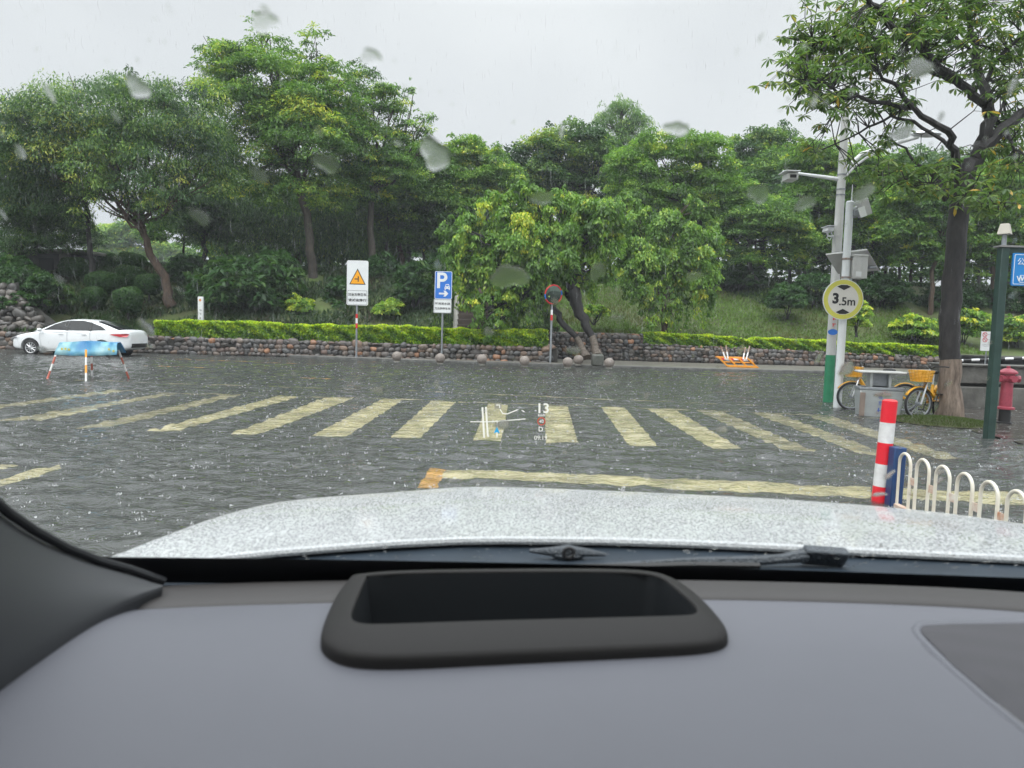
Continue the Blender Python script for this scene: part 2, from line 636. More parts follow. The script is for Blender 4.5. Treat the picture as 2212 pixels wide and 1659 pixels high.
def ball_shrub(name, label, c, r, n, material, seed, group=None):
    """clipped shrub: leaves on a smooth shell"""
    rng = np.random.default_rng(seed)
    foot = Vector((c.x, c.y, c.z - r[2]))
    root = thing(name, label, 'shrub', foot, group=group)
    mb = MB()
    mb.tube([(0, 0, -0.4), (0, 0, r[2])], [0.06, 0.04], 6)
    for i in range(6):
        mb.tube([(0, 0, 0.1), (r[0] * 0.6 * math.cos(i), r[1] * 0.6 * math.sin(i), r[2] * 1.2)], [0.03, 0.012], 5)
    mb.build('stem', BARK_DARK, root)
    d = rnd_dir(rng, n)
    ph = rng.random(3) * 6
    lum = 1 + 0.07 * np.sin(d[:, 0] * 4 + ph[0]) + 0.06 * np.sin(d[:, 2] * 5 + ph[1]) + 0.05 * np.sin(d[:, 1] * 6 + ph[2])
    e = np.sign(d) * np.abs(d) ** 0.8
    pos = e * np.array(r) * (lum * (0.80 + 0.22 * rng.random(n) ** 0.5))[:, None] + np.array([0, 0, r[2]])
    nr = d + rng.normal(size=(n, 3)) * 0.45
    dr = np.cross(nr, rng.normal(size=(n, 3)))
    ln = 0.10 * (0.7 + 0.6 * rng.random(n))
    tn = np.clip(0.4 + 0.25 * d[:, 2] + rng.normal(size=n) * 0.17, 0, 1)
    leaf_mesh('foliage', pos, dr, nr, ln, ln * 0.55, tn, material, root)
    return root

# ================================================================ SETTING
rs = np.random.default_rng(5)
ASPH = mat('wet_asphalt', (0.060, 0.062, 0.060), 0.5, col2=(0.035, 0.037, 0.037), scale=0.8, bump=0.3, bscale=60)
EARTH = mat('earth', (0.06, 0.052, 0.038), 0.9, col2=(0.03, 0.032, 0.02), scale=1.2)
MB().grid([[(x, y, -0.45) for x in (-380, 380)] for y in (-30, 380)]).build('ground', EARTH, smooth=0)['kind'] = 'structure'
MB().grid([[(x, y, -0.05) for x in (-70, -20, 20, 70)] for y in (-14, 10, 31.2)]).build('road', ASPH, smooth=0)['kind'] = 'structure'

# --- painted markings under the water
MARKW = mat('marking_cream', (0.90, 0.79, 0.44), 0.6, col2=(0.42, 0.38, 0.22), scale=2.2, detail=8)
MARKY = mat('marking_yellow', (0.90, 0.46, 0.04), 0.6, col2=(0.62, 0.33, 0.05), scale=5, detail=6)
mk, my = MB(), MB()
ZM = -0.045
def gp(x, y): return GD(x, y, ZM)
stripes = [
    ((480, 858), (522, 858), (232, 930), (160, 932)),
    ((598, 860), (650, 860), (377, 938), (318, 938)),
    ((705, 862), (770, 862), (562, 943), (498, 943)),
    ((828, 865), (874, 866), (747, 950), (672, 948)),
    ((932, 870), (985, 872), (908, 952), (843, 950)),
    ((1055, 875), (1098, 878), (1082, 958), (1022, 956)),
    ((1178, 880), (1226, 882), (1249, 963), (1178, 962)),
    ((1298, 883), (1350, 886), (1421, 970), (1358, 968)),
    ((1395, 886), (1455, 888), (1602, 975), (1538, 975)),
    ((1502, 890), (1560, 893), (1762, 982), (1698, 980)),
    ((1625, 896), (1682, 899), (1925, 990), (1862, 988)),
    ((1740, 902), (1800, 905), (2080, 998), (2020, 996)),
    ((360, 853), (400, 853), (70, 912), (-10, 915)),
    ((235, 848), (275, 848), (-120, 905), (-190, 905))]
mw = MB()
for i, s4 in enumerate(stripes):
    (mk if 1 <= i <= 8 else mw).add([gp(*p) for p in s4], [(0, 1, 2, 3)])
def band(mb, pts, w):
    pts = [gp(*p) for p in pts]
    for a, b in zip(pts, pts[1:]):
        t = (b - a).normalized()
        s = Vector((-t.y, t.x, 0)) * w / 2
        mb.add([a - s, b - s, b + s, a + s], [(0, 1, 2, 3)])
band(mw, [(200, 846), (390, 854), (960, 869)], 0.10)
band(mw, [(990, 872), (1560, 892), (1900, 908)], 0.10)
band(mw, [(160, 825), (430, 834), (860, 846), (1300, 866), (1700, 882)], 0.10)
band(my, [(310, 792), (440, 797)], 0.13)
band(my, [(650, 819), (745, 823)], 0.13)
band(my, [(330, 776), (520, 783), (700, 790)], 0.10)
mk.add([gp(965, 1019), gp(1880, 1060), gp(1880, 1083), gp(950, 1038)], [(0, 1, 2, 3)])
mk.add([gp(1884, 1060), gp(2600, 1092), gp(2600, 1118), gp(1884, 1083)], [(0, 1, 2, 3)])
my.add([gp(930, 1018), gp(962, 1020), gp(945, 1062), gp(900, 1062)], [(0, 1, 2, 3)])
mk.add([gp(0, 1043), gp(128, 1010), gp(135, 1020), gp(0, 1062)], [(0, 1, 2, 3)])
mk.add([gp(-200, 1092), gp(-3, 1044), gp(-3, 1063), gp(-200, 1115)], [(0, 1, 2, 3)])
mk.add([gp(0, 1012), gp(36, 1010), gp(36, 1017), gp(0, 1022)], [(0, 1, 2, 3)])
mk.add([gp(60, 910), gp(205, 886), gp(215, 890), gp(80, 914)], [(0, 1, 2, 3)])
WORN = mat('marking_worn', (0.66, 0.58, 0.32), 0.6, col2=(0.20, 0.18, 0.11), scale=2.6, detail=8)
mw.build('road_marking', WORN, smooth=0, fix=False)['kind'] = 'structure'
mk.build('road_marking', MARKW, smooth=0, fix=False)['kind'] = 'structure'
my.build('road_marking', MARKY, smooth=0, fix=False)['kind'] = 'structure'

# --- flood water
def water_mat():
    m = bpy.data.materials.new('flood_water')
    m.use_nodes = True
    t = m.node_tree
    t.nodes.remove(t.nodes['Principled BSDF'])
    N = t.nodes.new
    c = N('ShaderNodeTexCoord')
    def noise(scale, det, sx, sy):
        mp = N('ShaderNodeMapping')
        mp.inputs['Scale'].default_value = (sx, sy, 1)
        t.links.new(c.outputs['Object'], mp.inputs[0])
        n = N('ShaderNodeTexNoise')
        n.inputs['Scale'].default_value = scale
        n.inputs['Detail'].default_value = det
        n.inputs['Roughness'].default_value = 0.6
        t.links.new(mp.outputs[0], n.inputs['Vector'])
        return n.outputs['Fac']
    a = noise(2.6, 3, 0.75, 1.2)
    b = noise(8.0, 4, 0.8, 1.2)
    v = N('ShaderNodeTexVoronoi')
    v.inputs['Scale'].default_value = 5.5
    t.links.new(c.outputs['Object'], v.inputs['Vector'])
    w = N('ShaderNodeMath'); w.operation = 'SINE'
    k = N('ShaderNodeMath'); k.operation = 'MULTIPLY'; k.inputs[1].default_value = 34
    t.links.new(v.outputs['Distance'], k.inputs[0])
    t.links.new(k.outputs[0], w.inputs[0])
    b1 = N('ShaderNodeBump'); b1.inputs['Strength'].default_value = 1.0; b1.inputs['Distance'].default_value = 0.05
    b2 = N('ShaderNodeBump'); b2.inputs['Strength'].default_value = 1.0; b2.inputs['Distance'].default_value = 0.03
    b3 = N('ShaderNodeBump'); b3.inputs['Strength'].default_value = 1.0; b3.inputs['Distance'].default_value = 0.0012
    t.links.new(a, b1.inputs['Height'])
    t.links.new(b, b2.inputs['Height'])
    t.links.new(w.outputs[0], b3.inputs['Height'])
    t.links.new(b1.outputs[0], b2.inputs['Normal'])
    t.links.new(b2.outputs[0], b3.inputs['Normal'])
    nrm = b3.outputs[0]
    fr = N('ShaderNodeFresnel'); fr.inputs['IOR'].default_value = 1.33
    t.links.new(nrm, fr.inputs['Normal'])
    rf = N('ShaderNodeBsdfRefraction'); rf.inputs['IOR'].default_value = 1.33
    rf.inputs['Color'].default_value = (0.96, 0.97, 0.95, 1)
    rf.inputs['Roughness'].default_value = 0.0
    t.links.new(nrm, rf.inputs['Normal'])
    df = N('ShaderNodeBsdfDiffuse'); df.inputs['Color'].default_value = (0.22, 0.23, 0.215, 1)
    gl = N('ShaderNodeBsdfGlossy'); gl.inputs['Roughness'].default_value = 0.06
    t.links.new(nrm, gl.inputs['Normal'])
    m1 = N('ShaderNodeMixShader'); m1.inputs[0].default_value = 0.19
    t.links.new(rf.outputs[0], m1.inputs[1]); t.links.new(df.outputs[0], m1.inputs[2])
    m2 = N('ShaderNodeMixShader')
    t.links.new(fr.outputs[0], m2.inputs[0])
    t.links.new(m1.outputs[0], m2.inputs[1]); t.links.new(gl.outputs[0], m2.inputs[2])
    t.links.new(m2.outputs[0], t.nodes['Material Output'].inputs[0])
    return m
WATER = water_mat()
wr = np.random.default_rng(17)
NRW, NCW = 440, 330
yy = 1.6 * (31.05 / 1.6) ** (np.arange(NRW) / (NRW - 1))
XX = np.linspace(-1, 1, NCW)[None, :] * (1.25 * yy[:, None] + 3.0)
YY = np.repeat(yy[:, None], NCW, 1)
ZZ = np.zeros_like(XX)
for i in range(70):                              # small wind chop and rain ripples, metres
    lam = 0.10 * (6.0 ** wr.random())
    th = wr.normal() * 0.9 + PI / 2
    k = 2 * PI / lam
    am = 0.036 * lam / (2 * PI) * wr.uniform(0.5, 1.5)
    ZZ += am * np.sin(k * (XX * math.cos(th) + YY * math.sin(th)) + wr.random() * 6.28 + 0.8 * np.sin(0.7 * XX + wr.random() * 6) + 0.8 * np.sin(0.9 * YY + wr.random() * 6))
for i in range(1500):                            # expanding rings where drops landed
    y0 = 2.5 + 22 * wr.random() ** 1.4
    x0 = wr.uniform(-0.85, 0.85) * y0
    rr = wr.uniform(0.03, 0.16)
    i0, i1 = np.searchsorted(yy, [y0 - 0.3, y0 + 0.3])
    if i1 <= i0: continue
    sub = (slice(i0, i1), slice(None))
    d = np.hypot(XX[sub] - x0, YY[sub] - y0)
    ZZ[sub] += 0.004 * np.exp(-((d - rr) / 0.022) ** 2)
V = np.stack([XX, YY, ZZ], 2).reshape(-1, 3)
I = np.arange(NRW * NCW).reshape(NRW, NCW)
F = np.stack([I[:-1, :-1], I[:-1, 1:], I[1:, 1:], I[1:, :-1]], 2).reshape(-1, 4)
me = bpy.data.meshes.new('water')
me.vertices.add(len(V)); me.vertices.foreach_set('co', V.astype(np.float32).ravel())
me.loops.add(F.size); me.loops.foreach_set('vertex_index', F.astype(np.int32).ravel())
me.polygons.add(len(F)); me.polygons.foreach_set('loop_start', np.arange(0, F.size, 4, dtype=np.int32))
me.update()
me.polygons.foreach_set('use_smooth', [True] * len(F))
me.materials.append(WATER)
o = bpy.data.objects.new('water', me)
COL.objects.link(o)
o['kind'] = 'structure'

# --- far pavement and kerb
WALL_Y, WALLR_Y = 30.7, 34.7
KERB = [(-4.0 - 5.6, 30.55), (-7.0, 29.9), (-4.5, 29.5), (0, 29.3), (8, 29.0), (13, 29.7), (24, 30.6), (40, 31.0)]
PAVE = mat('far_pavement', (0.20, 0.19, 0.165), 0.35, col2=(0.09, 0.085, 0.07), scale=1.6, bump=0.35, bscale=30, detail=8)
KST = mat('kerb_stone', (0.13, 0.13, 0.12), 0.4, col2=(0.05, 0.05, 0.048), scale=4, bump=0.3)
MB().grid([[(x, y + 0.16, 0.10) for x, y in KERB], [(x, 37, 0.10) for x, y in KERB]]).build('pavement', PAVE, smooth=0)['kind'] = 'structure'
MB().grid([[(x, y, -0.05) for x, y in KERB], [(x, y, 0.085) for x, y in KERB], [(x, y + 0.02, 0.104) for x, y in KERB], [(x, y + 0.18, 0.104) for x, y in KERB]]).build('kerb', KST, smooth=0)['kind'] = 'structure'

# --- hill behind the walls
def yfront(x):
    return WALL_Y + 0.35 if x < 1.5 else (35.4 if x < 6.3 else WALLR_Y + 0.35)
def z_front(x):
    return 0.68 if x < 1.5 else (1.40 if x < 6.3 else 0.86)
def sm(t):
    t = max(0, min(1, t))
    return t * t * (3 - 2 * t)
def hill_z(x, y):
    t = y - yfront(x)
    rise = 4.1 if x < -6 else 4.5
    L = 12.0 if x < -6 else 15.0
    z = z_front(x) + (rise + 0.7 - z_front(x)) * sm(t / L)
    z += 0.16 * math.sin(x * 0.7 + y * 0.31) * min(1, max(0, t) / 5) + 0.08 * math.sin(x * 1.9 - y * 1.3) * min(1, max(0, t) / 5)
    if x < -8 and t > 13:
        z -= min(5.5, (t - 13) * 0.30) * min(1, (-8 - x) / 3)
    return z
xs = sorted(set([-75, -60, -48] + [-40 + i * 1.0 for i in range(82)] + [1.49, 1.51, 6.29, 6.31, 48, 60, 75]))
ts = [0, 0.6, 1.3] + [2 + i * 0.9 for i in range(20)] + [22, 26, 32, 40, 55, 80, 120]
GRASSM = mat('hill_grass', (0.075, 0.125, 0.024), 0.8, col2=(0.060, 0.060, 0.024), scale=0.55, bump=0.9, bscale=9, detail=9)
hill = MB().grid([[(x, yfront(x) + t, hill_z(x, yfront(x) + t)) for x in xs] for t in ts])
hill.build('hill', GRASSM, smooth=80)['kind'] = 'structure'

# --- grass blades on the lawn
def grass(name, n, xr, yr, zf, seed, h=0.12, material=None, lim=None):
    rng = np.random.default_rng(seed)
    x = rng.uniform(*xr, n)
    y = rng.uniform(*yr, n)
    if lim is not None:
        k = lim(x, y)
        x, y = x[k], y[k]
    z = np.array([zf(a, b) for a, b in zip(x, y)])
    n = len(x)
    d = np.stack([rng.normal(size=n) * 0.5, rng.normal(size=n) * 0.5, np.ones(n)], 1)
    nr = np.stack([rng.normal(size=n), -np.abs(rng.normal(size=n)), 0.3 * np.ones(n)], 1)
    ln = h * (0.5 + rng.random(n))
    pos = np.stack([x, y, z + ln * 0.4], 1)
    pat = 0.5 + 0.28 * np.sin(x * 0.8 + 1.3 * np.sin(y * 0.6)) * np.sin(y * 0.9 + x * 0.3)
    tn = np.clip(pat + rng.normal(size=n) * 0.14, 0, 1)
    return leaf_mesh(name, pos, d, nr, ln, ln * 0.22, tn, material)
GRASSL = leaf_mat('grass_blades', [(0, (0.1265, 0.1008, 0.0385)), (0.35, (0.09775, 0.14, 0.033)), (0.7, (0.115, 0.2072, 0.033)), (1, (0.184, 0.28, 0.055))])
GRASSM_B = leaf_mat('mound_blades', [(0, (0.07, 0.055, 0.025)), (0.4, (0.055, 0.075, 0.022)), (1, (0.08, 0.12, 0.03))])
g = grass('grass', 60000, (-4, 24), (31.2, 46), hill_z, 3, 0.2, GRASSL, lambda x, y: y > np.where(x < 1.5, 31.3, np.where(x < 6.3, 35.6, 35.3)))
tag(g, 'short wet lawn grass covering the slope behind the right hedge', kind='stuff')

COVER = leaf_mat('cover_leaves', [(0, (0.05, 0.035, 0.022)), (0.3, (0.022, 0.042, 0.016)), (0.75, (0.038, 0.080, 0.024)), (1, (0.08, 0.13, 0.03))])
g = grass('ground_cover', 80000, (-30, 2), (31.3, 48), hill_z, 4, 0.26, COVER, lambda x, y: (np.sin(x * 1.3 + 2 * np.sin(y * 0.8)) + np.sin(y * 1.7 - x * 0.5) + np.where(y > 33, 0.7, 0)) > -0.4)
tag(g, 'dark low undergrowth covering the left slope between the shrubs', kind='stuff')
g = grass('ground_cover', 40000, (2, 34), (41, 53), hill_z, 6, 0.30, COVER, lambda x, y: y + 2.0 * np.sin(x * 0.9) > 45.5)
tag(g, 'dark low undergrowth along the crest under the right wood', kind='stuff')

# ================================================================ STONE WALLS
ICO = None
def ico(sub):
    b = bmesh.new()
    bmesh.ops.create_icosphere(b, subdivisions=sub, radius=1)
    v = np.array([p.co[:] for p in b.verts])
    f = np.array([[q.index for q in p.verts] for p in b.faces])
    b.free()
    return v, f
IV, IF = ico(2)
def stone_mesh(name, items, material, parent, seed, power=0.75, pal=None):
    """items: (centre, radii, rotation angle); one rounded irregular stone each"""
    rng = np.random.default_rng(seed)
    V, F, C = [], [], []
    pal = np.array(pal)
    for i, (c, r, a) in enumerate(items):
        v = np.sign(IV) * np.abs(IV) ** power
        ph = rng.random((3, 3)) * 6
        amp = 0.10
        v = v * (1 + amp * np.sin(IV @ (rng.normal(size=(3,)) * 2.5) + ph[0, 0]) + amp * np.sin(IV @ (rng.normal(size=(3,)) * 3.5) + ph[0, 1]))[:, None]
        v = v * np.array(r)
        ca, sa = math.cos(a), math.sin(a)
        v = np.stack([v[:, 0] * ca - v[:, 2] * sa, v[:, 1], v[:, 0] * sa + v[:, 2] * ca], 1) + np.array(c)
        V.append(v)
        F.append(IF + len(IV) * i)
        col = pal[rng.integers(len(pal))] * rng.uniform(0.7, 1.35)
        C.append(np.tile(np.append(col, 1.0), (len(IV), 1)))
    V, F, C = np.concatenate(V), np.concatenate(F), np.concatenate(C)
    me = bpy.data.meshes.new(name)
    me.vertices.add(len(V)); me.vertices.foreach_set('co', V.astype(np.float32).ravel())
    me.loops.add(F.size); me.loops.foreach_set('vertex_index', F.astype(np.int32).ravel())
    me.polygons.add(len(F)); me.polygons.foreach_set('loop_start', np.arange(0, F.size, 3, dtype=np.int32))
    me.update()
    me.polygons.foreach_set('use_smooth', [True] * len(F))
    me.materials.append(material)
    at = me.attributes.new('stone', 'FLOAT_COLOR', 'POINT')
    at.data.foreach_set('color', C.astype(np.float32).ravel())
    o = bpy.data.objects.new(name, me)
    COL.objects.link(o)
    o.parent = parent
    return o
STONE = attr_mat('cobble', 0.45)
PAL = [(0.15, 0.12, 0.10), (0.11, 0.10, 0.095), (0.20, 0.16, 0.13), (0.09, 0.085, 0.085), (0.13, 0.125, 0.12), (0.22, 0.15, 0.11), (0.17, 0.12, 0.10), (0.12, 0.11, 0.10), (0.16, 0.14, 0.13), (0.10, 0.10, 0.10), (0.14, 0.12, 0.11), (0.12, 0.10, 0.09), (0.36, 0.19, 0.11), (0.10, 0.09, 0.08), (0.08, 0.075, 0.07)]
MORTAR = mat('wall_core', (0.045, 0.042, 0.036), 0.9, col2=(0.022, 0.022, 0.02), scale=5)
def stone_wall(name, label, x0, x1, y0, y1, z0, zt, seed, sz=0.16, ext=None):
    rng = np.random.default_rng(seed)
    root = thing(name, label, 'wall', ((x0 + x1) / 2, (y0 + y1) / 2, z0))
    L = math.hypot(x1 - x0, y1 - y0)
    ang = math.atan2(y1 - y0, x1 - x0)
    root.rotation_euler = (0, 0, ang)
    f = zt if callable(zt) else (lambda s: zt)
    mb = MB()
    n = max(2, int(L / 1.2))
    fr = [(-L / 2 + L * i / n, 0.03) for i in range(n + 1)]
    mb.grid([[(x, 0.05, -0.3) for x, _ in fr], [(x, 0.05, f(x / L + 0.5) - z0 - 0.07) for x, _ in fr],
             [(x, 0.55, f(x / L + 0.5) - z0 - 0.07) for x, _ in fr], [(x, 0.55, -0.3) for x, _ in fr]])
    mb.add([(-L / 2, 0.05, -0.3), (-L / 2, 0.05, f(0) - z0 - .07), (-L / 2, 0.55, f(0) - z0 - .07), (-L / 2, 0.55, -0.3)], [(0, 1, 2, 3)])
    mb.add([(L / 2, 0.05, -0.3), (L / 2, 0.05, f(1) - z0 - .07), (L / 2, 0.55, f(1) - z0 - .07), (L / 2, 0.55, -0.3)], [(0, 1, 2, 3)])
    mb.build('wall_core', MORTAR, root, smooth=0)
    items = []
    z = 0.02
    while True:
        hr = sz * rng.uniform(0.75, 1.2)
        x = -L / 2 + rng.uniform(0, 0.1)
        any_ = False
        while x < L / 2:
            w = sz * rng.uniform(0.8, 1.8)
            big = rng.random() < 0.06
            if big: w *= 1.5
            s = (x + w / 2) / L + 0.5
            hz = f(min(1, max(0, s))) - z0
            zc = z + hr * 0.5 + rng.normal() * 0.012
            if zc + hr * 0.3 < hz:
                any_ = True
                if rng.random() < 0.97:
                    items.append(((x + w / 2, 0.06 + rng.normal() * 0.022, zc), (w * 0.56, 0.11 * rng.uniform(0.8, 1.3), hr * 0.58 * (1.35 if big else 1)), rng.normal() * 0.14))
            x += w * 0.98
        z += hr * 0.92
        if not any_ or z > 4: break
    x = -L / 2
    while x < L / 2:                              # cope course lying on the top
        w = sz * rng.uniform(0.9, 1.9)
        s = min(1, max(0, (x + w / 2) / L + 0.5))
        items.append(((x + w / 2, 0.22, f(s) - z0 - 0.06), (w * 0.58, 0.24, 0.085 * rng.uniform(0.7, 1.2)), rng.normal() * 0.1))
        x += w
    stone_mesh('stones', items, STONE, root, seed + 9, pal=PAL)
    return root
stone_wall('stone_wall', 'long low cobblestone wall under the left hedge, behind the white car and the two signs', -24, 1.45, WALL_Y, WALL_Y, -0.02, 0.72, 11, sz=0.20)
stone_wall('stone_wall', 'taller bare cobblestone wall behind the twin trunks, with no hedge on it', 1.45, 6.35, 35.0, 35.0, 0.1, 1.42, 12, sz=0.19)
stone_wall('stone_wall', 'low rubble wall under the right hedge, behind the overturned orange barrier', 6.4, 21.5, WALLR_Y, WALLR_Y + 0.3, 0.1, lambda s: 0.98 - 0.25 * s, 13, sz=0.19)
stone_wall('stone_wall', 'short return of cobblestone wall beside the mirror pole', 1.4, 1.4, 35.0, 30.8, 0.1, 0.8, 14)

# --- hedges
def hedge(name, label, x0, x1, y0, y1, zb, zt, n, seed, Yd=0.9, leaf=0.115, gap=None):
    rng = np.random.default_rng(seed)
    root = thing(name, label, 'hedge', ((x0 + x1) / 2, (y0 + y1) / 2, zb((x0 + x1) / 2)))
    o = np.array(root.location)
    # inner twigs
    mb = MB()
    for i in range(int((x1 - x0) * 4)):
        x = rng.uniform(x0, x1)
        y = y0 + (y1 - y0) * (x - x0) / (x1 - x0) + rng.uniform(0.2, Yd - 0.2)
        mb.tube([Vector((x, y, zb(x) - 0.2)) - root.location, Vector((x + rng.normal() * 0.12, y + rng.normal() * 0.1, zt(x) - 0.12)) - root.location], [0.02, 0.008], 4)
    mb.tube([Vector((x0, y0 + Yd * .5, zb(x0) - 0.05)) - root.location, Vector((x1, y1 + Yd * .5, zb(x1) - 0.05)) - root.location], 0.03, 5)
    mb.build('twigs', BARK_DARK, root)
    x = rng.uniform(x0, x1, n)
    f = rng.random(n)
    top = f < 0.34
    yb = y0 + (y1 - y0) * (x - x0) / (x1 - x0)
    zbv = np.array([zb(a) for a in x]); ztv = np.array([zt(a) for a in x])
    lump = 0.05 * np.sin(x * 2.1) + 0.05 * np.sin(x * 5.3 + 1) + 0.03 * np.sin(x * 11 + 2)
    h = rng.random(n)
    y = np.where(top, yb + rng.random(n) * Yd, yb + np.abs(rng.normal(size=n)) * 0.10 + 0.05 * np.sin(x * 3.3 + h * 5) + 0.06 * np.sin(x * 8 + h * 9))
    z = np.where(top, ztv + lump * 0.6 - np.abs(rng.normal(size=n)) * 0.05, zbv + (ztv - zbv) * h)
    back = f > 0.93
    y = np.where(back, yb + Yd - np.abs(rng.normal(size=n)) * 0.1, y)
    inner = (f > 0.80) & (f <= 0.93)
    y = np.where(inner, yb + rng.random(n) * Yd, y)
    nr = np.where(top[:, None], np.array([0, -0.25, 1.0]), np.array([0, -0.8, 0.5])) + rng.normal(size=(n, 3)) * 0.5
    dr = rng.normal(size=(n, 3)) + np.array([0, -0.3, 0.1])
    ln = leaf * (0.6 + 0.8 * rng.random(n))
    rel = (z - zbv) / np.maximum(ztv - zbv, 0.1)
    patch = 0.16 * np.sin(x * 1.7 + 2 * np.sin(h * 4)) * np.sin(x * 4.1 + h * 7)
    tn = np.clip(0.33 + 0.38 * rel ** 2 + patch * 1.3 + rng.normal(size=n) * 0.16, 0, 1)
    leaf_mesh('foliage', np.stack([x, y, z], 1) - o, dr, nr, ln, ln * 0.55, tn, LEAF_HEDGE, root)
    return root
hedge('hedge', 'long yellow green hedge on the wall, from the white car to the mirror pole', -15.6, 1.5, WALL_Y + 0.15, WALL_Y + 0.15, lambda x: 0.66, lambda x: 1.44 + 0.03 * math.sin(x * 0.9), 62000, 21)
hedge('hedge', 'clipped yellow green hedge at the foot of the lawn, right of the bare stone wall', 6.4, 21.0, WALLR_Y + 0.1, WALLR_Y + 0.35, lambda x: 0.92 - (x - 6.4) * 0.016, lambda x: 1.50 - (x - 6.4) * 0.019 + (0.02 * math.sin(x)) - 0.1 * math.exp(-((x - 11.5) * 3) ** 2), 56000, 22)

# --- boulder bank at the far left
root = thing('boulder_bank', 'steep bank of grey pitched boulders behind the bonnet of the white car', 'stone bank', (-22.5, 31.5, 0))
items = []
rng = np.random.default_rng(31)
for r in range(13):
    for k in range(26):
        x = -6.5 + k * 0.36 + rng.normal() * 0.08
        z = 0.15 + r * 0.23
        if z > 2.9 - max(0, (x + 0.6)) * 0.85: continue
        items.append(((x, -0.3 + z * 0.55 + rng.normal() * 0.07, z), (0.21 * rng.uniform(0.6, 1.5), 0.2, 0.13 * rng.uniform(0.7, 1.5)), rng.normal() * 0.6))
stone_mesh('boulder', items, STONE, root, 32, power=0.6, pal=[(0.13, 0.115, 0.10), (0.10, 0.09, 0.08), (0.17, 0.15, 0.13), (0.075, 0.07, 0.065)])
MB().grid([[(x, -0.35 + z * 0.55, z * (1 if x < -0.6 else max(0.1, 1 - (x + .6) * 0.27))) for x in (-8, -4, -0.6, 1, 2.6)] for z in (0, 1, 2, 2.8)]).build('mortar_bed', MORTAR, root)

# --- hut under the trees, far left
root = thing('concrete_hut', 'low grey concrete hut in the shade under the dark leaves at far left', 'hut', P(45, 290, 39.5))
HUT = mat('hut_wall', (0.12, 0.115, 0.11), 0.8, col2=(0.06, 0.058, 0.055), scale=2)
MB().box((0, 1.2, 1.0), (3.6, 2.4, 2.0)).build('wall', HUT, root, bevel=0.02)
for dx in (-1.4, 1.3):
    MB().box((dx, -0.28, 1.0), (0.4, 0.4, 2.0)).build('pillar', CONC, root, bevel=0.02)
rf = MB().box((0.3, 0.9, 2.1), (5.0, 3.6, 0.16)).build('roof', CONC, root, bevel=0.02)
MB().box((0.1, -0.02, 0.9), (0.8, 0.05, 1.7)).build('door', BLACK, root, bevel=0.01)

# --- stone steps up the slope
root = thing('stone_steps', 'narrow flight of dark stone steps climbing the slope behind the parking sign', 'steps', (-1.75, 31.6, 0.7))
mb = MB()
for i in range(13):
    mb.box((0.0 - i * 0.035, 0.0 + i * 0.5, -0.1 + i * 0.26), (1.5, 0.54, 0.5))
mb.build('tread', mat('step_stone', (0.115, 0.085, 0.068), 0.6, col2=(0.06, 0.05, 0.042), scale=3), root, bevel=0.015)
for s in (-1, 1):
    MB().tube([(s * 0.85 + 0.05, -0.4, -0.1), (s * 0.85 - 0.4, 6.1, 3.2)], 0.13, 6).build('edging', CONC, root)

# ================================================================ TREES
# spreading dark trees on the left
tree('spreading_tree', 'wide dark tree with a leaning brown trunk, behind the clipped round shrubs', 36,
     [(171, 306), (166, 285), (155, 262), (147, 240), (140, 222), (132, 203)], 0.25,
     [(60, 125, 62, 36), (120, 102, 60, 34), (165, 112, 55, 36), (105, 150, 70, 36), (178, 150, 45, 40), (30, 140, 44, 34), (195, 185, 35, 25), (150, 190, 45, 26), (70, 160, 60, 30), (110, 200, 40, 18, 35), (130, 165, 50, 30, 34.5), (150, 215, 22, 16, 35), (88, 100, 30, 18), (150, 90, 36, 15), (110, 190, 36, 22, 35), (208, 168, 24, 18, 35)],
     85000, LEAF_DARK, 101, bark=BARK_BROWN, lsize=0.19, lratio=0.30, clump=0.42, per=220, droop=0.5, flat=0.45, tint=(0.54, 0.24), hang=0.22)
tree('slim_tree', 'slim dark trunk left of the leaning brown trunk, carrying drooping dark leaves', 37,
     [(95, 292), (92, 262), (89, 238), (86, 205), (84, 185)], 0.17,
     [(20, 175, 34, 30), (56, 200, 32, 22), (90, 185, 22, 24), (18, 205, 36, 20), (5, 150, 26, 26), (48, 165, 25, 20), (70, 215, 22, 16), (40, 190, 40, 24)],
     42000, LEAF_DARK, 103, bark=BARK_DARK, lsize=0.19, lratio=0.25, clump=0.40, per=170, droop=0.6, tint=(0.42, 0.14), hang=0.25)
tree('low_tree', 'low fine leaved dark tree in front of the concrete hut at far left', 38,
     [(18, 290), (20, 265), (22, 248)], 0.15,
     [(15, 232, 36, 26), (58, 232, 34, 22), (82, 240, 16, 20), (35, 215, 38, 18), (0, 255, 20, 20)],
     30000, LEAF_DARK, 105, bark=BARK_DARK, lsize=0.24, lratio=0.16, clump=0.4, per=150, droop=0.1, tint=(0.36, 0.12))
